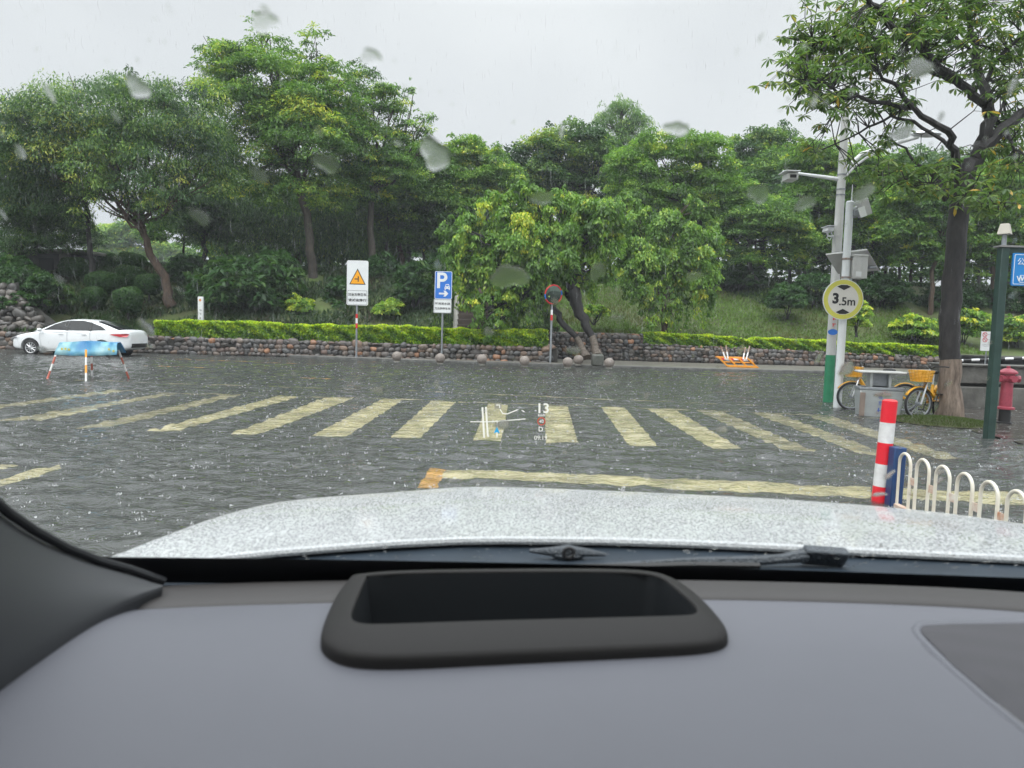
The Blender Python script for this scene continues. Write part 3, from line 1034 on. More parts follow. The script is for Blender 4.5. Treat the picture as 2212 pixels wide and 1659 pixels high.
# tall central left trees
tree('tall_tree', 'tallest feathery tree of the left wood, its top spike high against the sky', 40,
     [(316, 322), (314, 290), (312, 260), (308, 225), (300, 190), (292, 150), (280, 100)], 0.30,
     [(258, 26, 13, 19), (270, 45, 20, 16), (214, 52, 22, 20), (240, 62, 30, 22), (275, 75, 40, 26), (316, 50, 16, 24), (316, 74, 24, 22), (218, 82, 28, 20), (244, 104, 52, 28), (300, 112, 46, 34), (338, 92, 26, 26), (258, 146, 56, 28), (315, 150, 50, 32), (232, 180, 40, 24), (290, 188, 50, 26)],
     70000, LEAF_MID, 107, lsize=0.20, lratio=0.36, clump=0.36, per=130, droop=0.35, flat=0.42, tint=(0.48, 0.24), wash=1.35, hang=0.06, bark=BARK)
tree('feathery_tree', 'feathery tree with a thin spire on the right edge of the tall left wood', 42,
     [(377, 305), (374, 270), (370, 230), (372, 190), (380, 150)], 0.26,
     [(354, 84, 22, 22), (372, 104, 26, 24), (395, 100, 16, 20), (413, 100, 8, 20), (424, 122, 12, 12), (410, 140, 22, 24), (372, 142, 36, 26), (345, 130, 28, 26), (390, 172, 36, 24), (352, 185, 38, 26), (425, 150, 12, 16)],
     50000, LEAF_MID, 109, lsize=0.20, lratio=0.34, clump=0.34, per=120, droop=0.3, flat=0.4, tint=(0.44, 0.24), wash=1.3, bark=BARK)
tree('hanging_tree', 'dark tree with curtains of hanging foliage behind the warning sign', 45,
     [(299, 303), (298, 270), (297, 240), (302, 215)], 0.26,
     [(240, 205, 36, 26), (275, 220, 34, 30), (312, 222, 36, 32), (345, 226, 30, 32), (225, 228, 24, 22), (262, 240, 26, 18), (330, 246, 24, 18), (200, 215, 24, 24)],
     60000, LEAF_DARK, 111, bark=BARK_BROWN, lsize=0.22, lratio=0.2, clump=0.42, per=160, droop=0.9, tint=(0.4, 0.14), hang=0.5)
tree('dark_tree', 'dark tree filling the wood between the warning sign and the parking sign', 47,
     [(403, 303), (402, 270), (397, 235), (400, 205)], 0.22,
     [(395, 205, 34, 26), (430, 190, 30, 28), (418, 165, 26, 18), (372, 224, 28, 26), (448, 216, 22, 24), (412, 232, 26, 20), (385, 245, 20, 14)],
     48000, LEAF_MID, 113, bark=BARK_BROWN, lsize=0.21, lratio=0.4, clump=0.4, per=140, tint=(0.34, 0.16))
# weeping trees at the pavement
tree('weeping_tree', 'weeping bright green tree over the mirror, its twin black trunks standing in the pavement', 31.8,
     [(573, 296), (572, 285), (569, 262), (560, 240)], 0.33,
     [(462, 250, 17, 24), (470, 228, 24, 16), (446, 226, 9, 10), (498, 208, 24, 14), (520, 192, 16, 10), (538, 216, 36, 18), (562, 200, 16, 12, 32.6), (520, 240, 36, 22), (556, 240, 34, 20), (488, 262, 22, 20), (530, 268, 30, 20), (484, 288, 20, 18), (509, 296, 15, 20), (552, 268, 26, 16, 31), (590, 236, 28, 22), (588, 268, 26, 16), (556, 258, 26, 15, 30.6), (600, 215, 26, 18), (540, 195, 24, 13), (576, 285, 22, 10), (470, 240, 12, 30, 30.8), (520, 285, 20, 22, 31), (480, 305, 14, 18, 31), (500, 316, 12, 14, 31), (520, 308, 14, 16, 31), (456, 258, 12, 26, 31.4), (540, 296, 12, 12, 31), (466, 280, 10, 20, 31), (496, 324, 12, 12, 31), (478, 318, 9, 12, 31), (512, 300, 12, 18, 31)],
     92000, LEAF_LIGHT, 115, bark=BARK_DARK, lsize=0.17, lratio=0.5, clump=0.34, per=170, droop=0.8, flat=0.5, tint=(0.44, 0.20), hang=0.30, strands=260, fill=0.7)
wt = bpy.data.objects['weeping_tree']
def wpt(u, v, Y): return P(u, v, Y) - wt.location
for a, rr, foot in (([(572, 292), (578, 308), (585, 324), (592.5, 337)], (0.31, 0.15), (597, 356)), ([(556, 285), (553, 304), (559, 319), (568, 329), (577, 338.5)], (0.15, 0.13), (586, 357.5))):
    end = a[-1]
    pts = wiggle([wpt(u, v, 31.6) for u, v in a], np.random.default_rng(3), 0.03)
    MB().tube(pts, [rr[0] + (rr[1] - rr[0]) * i / (len(pts) - 1) for i in range(len(pts))], 12).build('trunk', BARK_DARK, wt)
    pts = wiggle([wpt(*end, 31.6), wpt((end[0] + foot[0]) / 2, 347, 31.3), wpt(*foot, 31.0)], np.random.default_rng(4), 0.015)
    MB().tube(pts, [rr[1] + 0.01, rr[1] + 0.012, rr[1] + 0.014, rr[1] + 0.02, rr[1] + 0.03, rr[1] + 0.05, rr[1] + 0.10][:len(pts)], 12).build('limewashed_base', mat('limewash_dark', (0.17, 0.14, 0.115), 0.8, col2=(0.05, 0.04, 0.03), scale=12, bump=0.6, bscale=20), wt)
tree('weeping_tree', 'smaller weeping tree with a thin brown trunk growing through the right hedge', 36.0,
     [(663, 344), (664, 320), (664, 300), (666, 270), (668, 240)], 0.20,
     [(636, 236, 24, 18), (668, 224, 28, 14), (640, 214, 12, 8), (696, 238, 20, 14), (716, 232, 8, 8), (708, 258, 12, 20), (716, 280, 6, 12), (650, 258, 28, 18), (685, 262, 26, 20), (706, 290, 10, 26), (636, 280, 16, 26, 35.2), (652, 292, 12, 24, 35.2), (690, 288, 12, 18), (672, 310, 12, 16, 35.3), (648, 318, 9, 16, 35.2), (626, 200, 14, 8), (690, 206, 16, 8)],
     50000, LEAF_LIGHT, 117, bark=BARK_BROWN, lsize=0.17, lratio=0.5, clump=0.36, per=150, droop=0.8, flat=0.5, tint=(0.46, 0.2), hang=0.32, strands=220, fill=0.7)
# middle background
tree('domed_tree', 'dark domed tree with a thick trunk on the crest, left of the tall pale tree', 52,
     [(592, 250), (591, 215), (590, 180)], 0.42,
     [(527, 160, 24, 22), (548, 148, 26, 20), (575, 146, 30, 24), (602, 158, 26, 24), (520, 185, 26, 22), (555, 178, 34, 20), (598, 190, 28, 18), (538, 205, 30, 18)],
     34000, LEAF_DARK, 119, bark=BARK_DARK, lsize=0.26, lratio=0.42, clump=0.40, per=140, tint=(0.55, 0.22))
tree('pale_tree', 'tall pale airy tree rising alone above the middle of the wood', 72,
     [(618, 250), (619, 200), (621, 150), (622, 110)], 0.34,
     [(622, 113, 18, 15), (610, 128, 18, 14), (636, 128, 16, 16), (604, 145, 14, 12), (624, 148, 22, 14), (645, 142, 9, 12), (614, 168, 18, 13), (636, 166, 14, 12)],
     17000, LEAF_MID, 121, lsize=0.30, lratio=0.25, clump=0.42, per=80, droop=0.8, tint=(0.42, 0.14), hang=0.2)
tree('young_tree', 'yellow green tree behind the weeping trees, right of the domed tree', 46,
     [(705, 290), (706, 262), (700, 232), (694, 200)], 0.26,
     [(634, 168, 24, 20), (655, 152, 24, 18), (690, 150, 28, 20), (715, 158, 20, 20), (640, 195, 30, 18), (675, 185, 34, 20), (716, 190, 26, 24), (735, 205, 20, 24), (700, 218, 30, 18), (655, 212, 28, 14)],
     46000, LEAF_LIGHT, 123, bark=BARK_DARK, lsize=0.20, lratio=0.45, clump=0.38, per=140, droop=0.4, tint=(0.40, 0.18))
tree('round_tree', 'mid green round tree between the tall left wood and the domed tree', 48,
     [(470, 290), (468, 255), (466, 220)], 0.24,
     [(440, 168, 22, 20), (462, 152, 20, 16), (482, 168, 24, 20), (448, 190, 26, 18), (478, 192, 28, 18), (506, 182, 18, 16), (455, 150, 8, 10)],
     30000, LEAF_MID, 125, bark=BARK_DARK, lsize=0.21, lratio=0.45, clump=0.4, per=130, tint=(0.52, 0.17))
tree('bluish_tree', 'dark bluish tree on the skyline just left of the camera boom', 56,
     [(762, 270), (764, 230), (766, 190)], 0.3,
     [(752, 148, 22, 20), (775, 145, 20, 18), (790, 160, 22, 20), (758, 172, 28, 20), (785, 185, 24, 20), (742, 190, 14, 18)],
     26000, LEAF_DARK, 127, bark=BARK_DARK, lsize=0.26, lratio=0.42, clump=0.40, per=120, tint=(0.5, 0.15))
tree('forked_tree', 'olive tree with curved forked dark trunks on the lawn, left of the height limit sign', 45,
     [(756, 284), (750, 268), (748, 250), (752, 225)], 0.2,
     [(742, 222, 26, 18), (768, 214, 26, 20), (790, 228, 22, 22), (730, 238, 16, 16), (770, 240, 20, 12), (745, 258, 20, 12), (775, 258, 18, 10), (718, 252, 14, 14)],
     34000, LEAF_MID, 129, bark=BARK_DARK, lsize=0.20, lratio=0.42, clump=0.4, per=120, tint=(0.42, 0.17))
tree('yellowing_tree', 'yellowing broad tree behind the white poles', 47,
     [(858, 300), (856, 270), (852, 240), (850, 200)], 0.24,
     [(806, 160, 22, 20), (830, 172, 24, 22), (860, 172, 26, 24), (815, 198, 26, 20), (848, 205, 30, 24), (880, 205, 24, 26), (826, 232, 24, 18), (868, 238, 30, 20), (895, 175, 22, 22), (800, 225, 14, 16), (815, 250, 24, 14), (850, 262, 26, 12), (885, 252, 22, 16), (790, 262, 20, 12)],
     60000, LEAF_LIGHT, 131, lsize=0.24, lratio=0.4, clump=0.38, per=110, droop=0.4, tint=(0.34, 0.19), bark=BARK)
tree('light_tree', 'light green tree behind the green sign post at the right edge', 44,
     [(996, 322), (994, 295), (992, 265), (996, 235)], 0.22,
     [(985, 180, 26, 22), (1010, 190, 26, 24), (975, 212, 24, 20), (1005, 222, 28, 22), (1024, 205, 24, 30), (990, 248, 26, 18), (965, 245, 18, 18), (1020, 250, 22, 20), (985, 268, 26, 10), (1012, 276, 22, 10)],
     52000, LEAF_LIGHT, 133, lsize=0.24, lratio=0.4, clump=0.38, per=110, droop=0.4, tint=(0.40, 0.18), bark=BARK_BROWN)
tree('slender_tree', 'slender tree with a pale scar on its trunk, left of the big foreground trunk', 43,
     [(929, 338), (931, 310), (932, 280), (936, 250), (940, 225)], 0.17,
     [(915, 205, 26, 22), (938, 190, 24, 20), (905, 232, 24, 18), (945, 220, 20, 20), (925, 250, 22, 14), (908, 262, 18, 10), (942, 258, 14, 12)],
     24000, LEAF_MID, 135, lsize=0.23, lratio=0.4, clump=0.4, per=110, tint=(0.42, 0.18), bark=BARK_BROWN)
# trunks inside the wood
TR = [(385, 46, 190, .13), (410, 49, 190, .15), (398, 52, 170, .12), (424, 50, 200, .13), (440, 53, 190, .14), (436, 47, 225, .10),
      (225, 48, 200, .16), (204, 44, 205, .20), (260, 50, 200, .15), (184, 46, 210, .10), (343, 52, 200, .14), (330, 49, 210, .11),
      (776, 54, 170, .15), (790, 50, 200, .12), (805, 52, 190, .13), (823, 56, 200, .15), (842, 53, 200, .12), (873, 50, 210, .13), (886, 56, 190, .14),
      (899, 52, 200, .11), (912, 55, 195, .13), (922, 53, 210, .10), (968, 54, 200, .13), (980, 50, 215, .11), (1010, 53, 205, .14), (1018, 56, 200, .12), (735, 55, 190, .14), (718, 52, 210, .10)]
for i, (u, Y, vt, r) in enumerate(TR):
    rr = random.Random(i)
    side = 'left wood' if u < 500 else 'right wood'
    b = P(u, 260, Y)
    z0 = hill_z(b.x, b.y) - 0.2
    lean = rr.uniform(-6, 6)
    hw = 30 + rr.uniform(0, 14)
    t = tree('forest_tree', 'thin dark trunk among others in the shade of the ' + side, Y,
             [(u, 265), (u + lean * 0.4, 245), (u + lean, vt)], r,
             [(u + lean, vt + 2, hw * 0.8, 18), (u + lean + rr.uniform(-15, 15), vt + 20, hw * 0.7, 15)],
             9000, LEAF_DARK if i % 3 else LEAF_MID, 200 + i, bark=BARK_DARK if i % 2 else BARK, base_z=z0, lsize=0.27, clump=0.45, per=90, tint=(0.34, 0.13),
             group='thin trunks in the shade of the ' + side)
# far wood closing the view behind the crest
rng = np.random.default_rng(77)
fb = []
for i in range(90):
    u = rng.uniform(300, 1090)
    Y = rng.uniform(66, 84)
    v = rng.uniform(178, 240) if u < 760 else rng.uniform(170, 235)
    c = P(u, v, Y)
    fb.append((c, (rng.uniform(2.6, 4.4), 2.5, rng.uniform(2.0, 3.2))))
for i in range(70):
    u = rng.uniform(205, 1090)
    Y = rng.uniform(60, 70)
    c = P(u, rng.uniform(225, 266), Y)
    fb.append((c, (rng.uniform(2.0, 3.4), 2.0, rng.uniform(1.2, 2.0))))
for i in range(60):
    u = rng.uniform(205, 1090)
    Y = rng.uniform(56, 62)
    if 205 < u < 330: Y += 2
    c = P(u, rng.uniform(268, 284), Y)
    fb.append((c, (rng.uniform(1.6, 2.8), 1.6, rng.uniform(0.7, 1.2))))
for i in range(110):
    u = rng.uniform(188, 465) if i < 44 else rng.uniform(725, 1095)
    Y = rng.uniform(51, 56)
    c = P(u, rng.uniform(244, 276), Y)
    fb.append((c, (rng.uniform(1.3, 2.3), 1.3, rng.uniform(0.7, 1.3))))
o = crown('far_wood', fb, 200000, LEAF_DARK, None, 78, lsize=0.42, clump=0.5, per=150, tint=(0.4, 0.14))
tag(o, 'dense dark far wood closing the view behind the crest of the slope', kind='stuff')
# hazy trees far away, seen under the left crowns
for lab, bl, n, Y in [
    ('distant rounded pale tree seen between the slim trunk and the leaning trunk', [(108, 240, 18, 13), (128, 234, 18, 13), (146, 246, 14, 12), (118, 255, 24, 12)], 16000, 120),
    ('distant pale treetops seen right of the leaning trunk', [(166, 250, 12, 9), (182, 254, 12, 10), (172, 262, 18, 9)], 9000, 135)]:
    tree('distant_tree', lab, Y, [(bl[0][0] + 8, 300), (bl[0][0] + 10, 262)], 0.5, bl, n, LEAF_MID, int(Y), lsize=0.6, clump=0.45, per=110, tint=(0.6, 0.12), group='distant trees under the left crowns')

# ================================================================ SHRUBS
balls = [(76, 268, 13, 10, 38.5, 'clipped round shrub beside the concrete hut, leftmost of the clipped shrubs'),
         (106, 262, 10, 11, 41, 'tall clipped shrub on the crest right of the slim dark trunk'),
         (132, 261, 12, 8.5, 41, 'small clipped shrub highest on the crest, left of the leaning trunk'),
         (131, 277, 13, 11, 38, 'clipped shrub below the highest one, left of the leaning trunk'),
         (105, 282, 15, 11, 36.5, 'broad clipped shrub in the middle of the clipped group'),
         (149, 284, 11, 11, 36.5, 'clipped shrub touching the foot of the leaning trunk'),
         (128, 299, 13.5, 12, 34, 'bright clipped round shrub lowest on the slope above the hedge'),
         (94, 296, 9, 10, 35, 'small clipped shrub above the roof of the white car'),
         (201, 297, 13, 12, 36.5, 'dark clipped shrub behind the white marker post'),
         (226, 266, 14, 9, 43, 'dark domed shrub on the crest behind the broad leaved shrubs')]
for i, (u, v, a, b, Y, lab) in enumerate(balls):
    k = Y / F_PX
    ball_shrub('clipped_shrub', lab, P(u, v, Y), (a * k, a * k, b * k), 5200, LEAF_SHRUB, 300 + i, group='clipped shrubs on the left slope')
def sh(u, v, a, b, Y, lab, n=5000, m=LEAF_SHRUB, seed=0, name='leafy_shrub', **kw):
    k = Y / F_PX
    kw.setdefault('lsize', 0.3); kw.setdefault('per', 60)
    return shrub(name, lab, 'shrub', P(u, v, Y), (a * k, min(a * k, 1.5), b * k), n, m, 400 + seed, **kw)
sh(245, 288, 38, 28, 36, 'biggest broad leaved dark shrub behind the hedge, left of the warning sign', 9000, seed=1, lsize=0.42, lratio=0.36, clump=0.34, tint=(0.55, 0.2))
sh(275, 280, 24, 26, 37, 'broad leaved shrub touching the left brown trunk behind the warning sign', 6000, seed=2, lsize=0.4, lratio=0.36, tint=(0.5, 0.2))
sh(63, 298, 9, 10, 34.5, 'small bright leafy bush beside the boulder bank', 2200, seed=3, lsize=0.2, tint=(0.7, 0.15))
sh(185, 280, 20, 22, 40, 'dark leafy shrub right of the leaning trunk', 6000, seed=4, tint=(0.3, 0.15))
sh(300, 304, 14, 9, 36, 'low trimmed light green shrub in front of the brown trunk', 3000, LEAF_MID, seed=5, lsize=0.16, tint=(0.75, 0.12))
sh(345, 300, 20, 22, 38, 'dark shrub half hidden by the warning sign', 6000, seed=6, tint=(0.35, 0.15))
sh(388, 309, 15, 9, 36, 'low trimmed light green shrub between the two signs', 3200, LEAF_MID, seed=7, lsize=0.16, tint=(0.75, 0.12))
sh(415, 285, 16, 20, 37, 'shrub with upright palm like leaves left of the parking sign', 5000, seed=8, lsize=0.5, lratio=0.22, droop=-0.2, tint=(0.55, 0.2))
sh(440, 272, 16, 16, 38, 'shrub with upright palm like leaves just above the parking sign', 4500, seed=9, lsize=0.5, lratio=0.22, droop=-0.2, tint=(0.5, 0.2))
sh(380, 280, 22, 22, 41, 'dark mass of shrubs among the trunks between the signs', 7000, seed=10, tint=(0.3, 0.14))
sh(10, 282, 26, 18, 34, 'low creeping shrub spilling over the top of the boulder bank', 6000, seed=11, lsize=0.18, tint=(0.45, 0.18))
sh(30, 300, 16, 8, 33, 'scrubby weeds growing on the boulder bank', 2500, seed=12, lsize=0.16, tint=(0.5, 0.18))
sh(14, 306, 16, 9, 32.6, 'dark ferny weeds hanging over the middle of the boulder bank', 2600, seed=31, lsize=0.18, tint=(0.42, 0.2))
sh(44, 288, 14, 12, 33.5, 'leafy scrub along the right top of the boulder bank', 3400, seed=32, lsize=0.2, tint=(0.4, 0.18))
sh(4, 268, 24, 14, 35, 'tall dark scrub above the boulder bank at the left edge', 5200, seed=33, lsize=0.24, tint=(0.36, 0.16))
sh(594, 312, 16, 7, 36, 'flat topped light green shrub on the lawn behind the twin black trunks', 3600, LEAF_LIGHT, seed=13, lsize=0.15, tint=(0.6, 0.15))
sh(788, 300, 16, 14, 41, 'tiered dark shrub on the lawn left of the height limit sign', 5000, seed=14, lsize=0.22, tint=(0.45, 0.15))
sh(812, 290, 20, 16, 43, 'square dark shrub behind the green based pole', 6000, seed=15, lsize=0.2, tint=(0.35, 0.14))
sh(857, 316, 12, 15, 35.5, 'bright yellow green shrub showing from behind the height limit sign', 4200, LEAF_LIGHT, seed=16, lsize=0.18, tint=(0.66, 0.15))
sh(915, 330, 20, 13, 38, 'loose yellowish shrub left of the big foreground trunk', 4800, LEAF_LIGHT, seed=17, lsize=0.26, tint=(0.5, 0.28))
sh(965, 325, 18, 14, 38, 'yellow flowering shrub right of the big foreground trunk', 4800, LEAF_LIGHT, seed=18, lsize=0.26, tint=(0.5, 0.3))
sh(1018, 330, 18, 14, 38, 'yellowish shrub behind the green sign post at the right edge', 4800, LEAF_LIGHT, seed=19, lsize=0.26, tint=(0.5, 0.28))
sh(740, 278, 24, 10, 46, 'dark hedge like shrub on the crest of the lawn', 6000, seed=20, lsize=0.22, tint=(0.35, 0.14))
sh(880, 292, 28, 14, 44, 'dark shrub bank under the yellowing tree', 7000, seed=21, lsize=0.24, tint=(0.3, 0.14))
sh(950, 300, 28, 14, 44, 'dark shrub bank behind the big foreground trunk', 7000, seed=22, lsize=0.24, tint=(0.3, 0.14))
sh(1010, 300, 24, 14, 44, 'dark shrub bank behind the blue sign', 7000, seed=23, lsize=0.24, tint=(0.3, 0.14))
sh(520, 285, 26, 18, 39, 'green shrub hidden under the left side of the weeping tree', 6000, LEAF_MID, seed=24, lsize=0.2, tint=(0.4, 0.15))

# ================================================================ BIG FOREGROUND TREE
def big_tree():
    Y0 = 13.2
    foot = G(949, 417, 0.03)
    root = thing('street_tree', 'large tree with long drooping leaves and a limewashed base, nearest tree at right', 'tree', foot)
    rng = np.random.default_rng(55)
    def L(u, v, Y=Y0): return P(u, v, Y) - foot
    br = []
    def limb(pts, r0, r1, n=8, amp=0.03, sub=3):
        p = wiggle([L(*q) for q in pts], rng, amp, sub)
        rad = [r0 + (r1 - r0) * i / (len(p) - 1) for i in range(len(p))]
        br.append((p, rad))
        return p, rad
    mbt = MB()
    p, rad = limb([(949, 417), (948.5, 385), (949, 350), (952, 300), (956, 250), (960, 205), (966, 172)], 0.180, 0.165, amp=0.018)
    rad[0] = 0.25
    rad[1] = 0.20
    mbt.tube(p, rad, 16)
    limb([(966, 175), (980, 150), (1004, 128), (1030, 108), (1070, 80)], 0.15, 0.06)
    limb([(976, 156), (986, 135), (988, 110), (984, 87, 13.4), (977, 58, 13.6), (971, 38, 13.8), (965, -20, 14)], 0.13, 0.04)
    limb([(985, 104), (959, 83), (936, 65, 12.9), (905, 39, 12.5), (884, 17, 12.3), (866, -6, 12.1), (840, -40, 12)], 0.085, 0.04)
    limb([(962, 185), (955, 150, 13.0), (948, 131, 12.8), (921, 116, 12.6), (901, 93, 12.4), (879, 72, 12.2)], 0.085, 0.025)
    limb([(911, 108, 12.6), (872, 102, 12.4), (833, 88, 12.2), (806, 80, 12.0)], 0.045, 0.012)
    limb([(950, 148, 13), (922, 128, 13.3), (891, 116, 13.5), (868, 127, 13.6), (849, 138, 13.7), (814, 152, 13.8)], 0.035, 0.010)
    limb([(946, 198), (938, 180, 13.6), (920, 166, 13.8), (906, 148, 14), (890, 138, 14.2)], 0.05, 0.012)
    limb([(945, 200), (930, 186, 12.8), (905, 180, 12.5), (880, 178, 12.3)], 0.04, 0.010)
    limb([(984, 87, 13.4), (998, 58, 13.2), (1024, 34, 13), (1050, 12, 13)], 0.045, 0.02)
    limb([(959, 83), (935, 74, 13.6), (900, 60, 14), (870, 58, 14.2), (830, 60, 14.4), (800, 62, 14.4)], 0.045, 0.012)
    limb([(905, 39, 12.5), (880, 38, 12.8), (845, 34, 13), (812, 38, 13.2)], 0.03, 0.010)
    limb([(936, 65, 12.9), (920, 30, 13.2), (910, 0, 13.4), (905, -30, 13.5)], 0.04, 0.015)
    limb([(1004, 128), (1014, 150, 12.8), (1030, 160, 12.4)], 0.035, 0.012)
    limb([(990, 140), (996, 120, 14), (1010, 90, 14.3), (1030, 70, 14.5)], 0.035, 0.012)
    limb([(977, 58, 13.6), (950, 30, 14), (940, 0, 14.2)], 0.03, 0.012)
    limb([(960, 190), (975, 185, 12.6), (990, 200, 12.3), (1000, 205, 12.1)], 0.03, 0.01)
    for p, rad in br[1:]:
        mbt.tube(p, rad, 8)
    nodes = np.array([q[:] for p, _ in br[1:] for q in p])
    # regions of foliage in pixels at their own distance
    reg = [(905, 20, 50, 26, 12.6, 130), (960, 10, 50, 30, 13.6, 110), (1010, 20, 36, 34, 13.4, 90), (845, 25, 34, 24, 12.9, 80), (810, 40, 28, 18, 13.2, 62), (800, 75, 26, 18, 12.6, 75),
           (840, 78, 34, 20, 12.6, 80), (880, 55, 36, 22, 13.0, 85), (930, 55, 30, 24, 13.2, 60), (985, 60, 34, 28, 13.5, 70), (1015, 80, 22, 26, 13.4, 46), (860, 108, 34, 12, 12.9, 42),
           (900, 100, 30, 14, 13.4, 36), (820, 95, 20, 12, 12.2, 34), (812, 150, 14, 10, 13.8, 44), (884, 140, 14, 10, 13.6, 16), (900, 172, 30, 14, 12.6, 60), (945, 165, 26, 16, 13.0, 40),
           (930, 190, 24, 12, 12.6, 34), (990, 165, 30, 20, 12.8, 40), (1014, 150, 18, 30, 13.8, 34), (970, 195, 26, 12, 12.4, 32), (870, 185, 22, 12, 12.6, 24), (1000, 198, 22, 14, 12.2, 26), (1010, 120, 18, 16, 14.2, 18),
           (960, -50, 120, 40, 13.2, 150), (1080, 40, 50, 70, 13.2, 90)]
    reg = [(u, v, a, b, Y, int(k * (0.35 if (u < 880 and 100 < v < 190) else 0.66))) for (u, v, a, b, Y, k) in reg]
    tips, mbw = [], MB()
    for (u, v, a, b, Y, k) in reg:
        for i in range(k):
            q = rng.normal(size=2) * 0.55
            yy = Y + rng.normal() * 0.55
            t = L(u + q[0] * a, v + q[1] * b, yy)
            j = int(np.argmin(((nodes - np.array(t)) ** 2).sum(1)))
            s = Vector(nodes[j])
            m = s.lerp(t, 0.5) + Vector(rng.normal(size=3)) * 0.06
            mbw.tube([s, m, t], [0.012, 0.008, 0.004], 4, cap=False)
            tips.append((t, (t - s).normalized() if (t - s).length > 1e-3 else Vector((0, 0, 1))))
            if (t - s).length > 0.45:
                e = m + Vector(rng.normal(size=3)) * 0.12
                mbw.tube([m, e], [0.006, 0.003], 4, cap=False)
                tips.append((e, (e - m).normalized()))
    mbt.build('trunk', BARK_DARK, root)
    mbw.build('twigs', BARK_DARK, root)
    wp = [Vector((0, 0, -0.02)), Vector((0, 0, 0.08)), Vector((0, 0, 0.35))]
    tp = br[0][0]
    wp = [tp[0], tp[1], tp[2], tp[3], tp[4], tp[5]]
    MB().tube(wp, [0.255, 0.205, 0.190, 0.186, 0.184, 0.183], 16).build('limewashed_base', LIME, root)
    # leaves in whorls, each a six-point blade
    pos, dr, nr, ln, tn = [], [], [], [], []
    for t, ax in tips:
        k = rng.integers(6, 11)
        hue = rng.normal() * 0.13
        a0 = rng.uniform(0, 6.28)
        for i in range(k):
            g = a0 + i * 2.4 + rng.normal() * 0.2
            d = np.array([math.cos(g), math.sin(g), -0.45 + rng.normal() * 0.35]) + np.array(ax) * 0.25
            d /= np.linalg.norm(d)
            l = rng.uniform(0.10, 0.20)
            pos.append(np.array(t) + d * l * 0.55)
            dr.append(d); nr.append(np.array([0, 0, 1.0]) + rng.normal(size=3) * 0.25); ln.append(l)
            tn.append(np.clip(0.48 + hue + rng.normal() * 0.12 + (0.4 if rng.random() < 0.035 else 0), 0, 1))
    pos, dr, nr, ln, tn = map(np.array, (pos, dr, nr, ln, tn))
    n = len(pos)
    s = np.cross(dr, nr); s /= np.linalg.norm(s, axis=1, keepdims=True)
    up = np.cross(s, dr)
    Lc, W = ln[:, None], ln[:, None] * 0.27
    V = np.empty((n, 6, 3))
    V[:, 0] = pos - dr * Lc * 0.5
    V[:, 1] = pos - dr * Lc * 0.12 + s * W * 0.42 + up * W * 0.12
    V[:, 2] = pos + dr * Lc * 0.24 + s * W * 0.46 - up * Lc * 0.02
    V[:, 3] = pos + dr * Lc * 0.5 - up * Lc * 0.13
    V[:, 4] = pos + dr * Lc * 0.24 - s * W * 0.46 - up * Lc * 0.02
    V[:, 5] = pos - dr * Lc * 0.12 - s * W * 0.42 + up * W * 0.12
    me = bpy.data.meshes.new('crown')
    me.vertices.add(n * 6); me.vertices.foreach_set('co', V.astype(np.float32).ravel())
    base = np.arange(n)[:, None] * 6
    F = np.concatenate([base + np.array([[0, 1, 2, 3]]), base + np.array([[0, 3, 4, 5]])], 1).reshape(-1, 4)
    me.loops.add(F.size); me.loops.foreach_set('vertex_index', F.astype(np.int32).ravel())
    me.polygons.add(len(F)); me.polygons.foreach_set('loop_start', np.arange(0, F.size, 4, dtype=np.int32))
    me.update()
    me.materials.append(LEAF_BIG)
    a = me.attributes.new('tint', 'FLOAT', 'FACE')
    a.data.foreach_set('value', np.repeat(tn, 2).astype(np.float32))
    o = bpy.data.objects.new('crown', me); COL.objects.link(o); o.parent = root
    return root
big_tree()
def mound_z(x, y):
    f = G(942, 423, 0)
    d = math.hypot((x - f.x) / 0.80, (y - f.y) / 0.75)
    return 0.01 + 0.07 * max(0, 1 - d * d)
f0 = G(942, 423, 0)
MOSS = mat('moss', (0.07, 0.085, 0.025), 0.8, col2=(0.05, 0.045, 0.02), scale=5, bump=0.8, bscale=30)
mb = MB()
mb.grid([[(f0.x + 0.80 * r * math.cos(a * PI / 12), f0.y + 0.75 * r * math.sin(a * PI / 12), 0.012 + 0.07 * (1 - r * r)) for a in range(25)] for r in (0.02, 0.3, 0.6, 0.85, 1.0)])
tag(mb.build('grass_mound', MOSS), 'small mossy grass mound around the foot of the big foreground tree', kind='structure')
g = grass('grass', 7000, (f0.x - 0.85, f0.x + 0.85), (f0.y - 0.8, f0.y + 0.8), mound_z, 8, 0.045, GRASSM_B, lambda x, y: ((x - f0.x) / 0.80) ** 2 + ((y - f0.y) / 0.75) ** 2 < 1)
tag(g, 'short grass on the mound at the foot of the big foreground tree', kind='stuff')

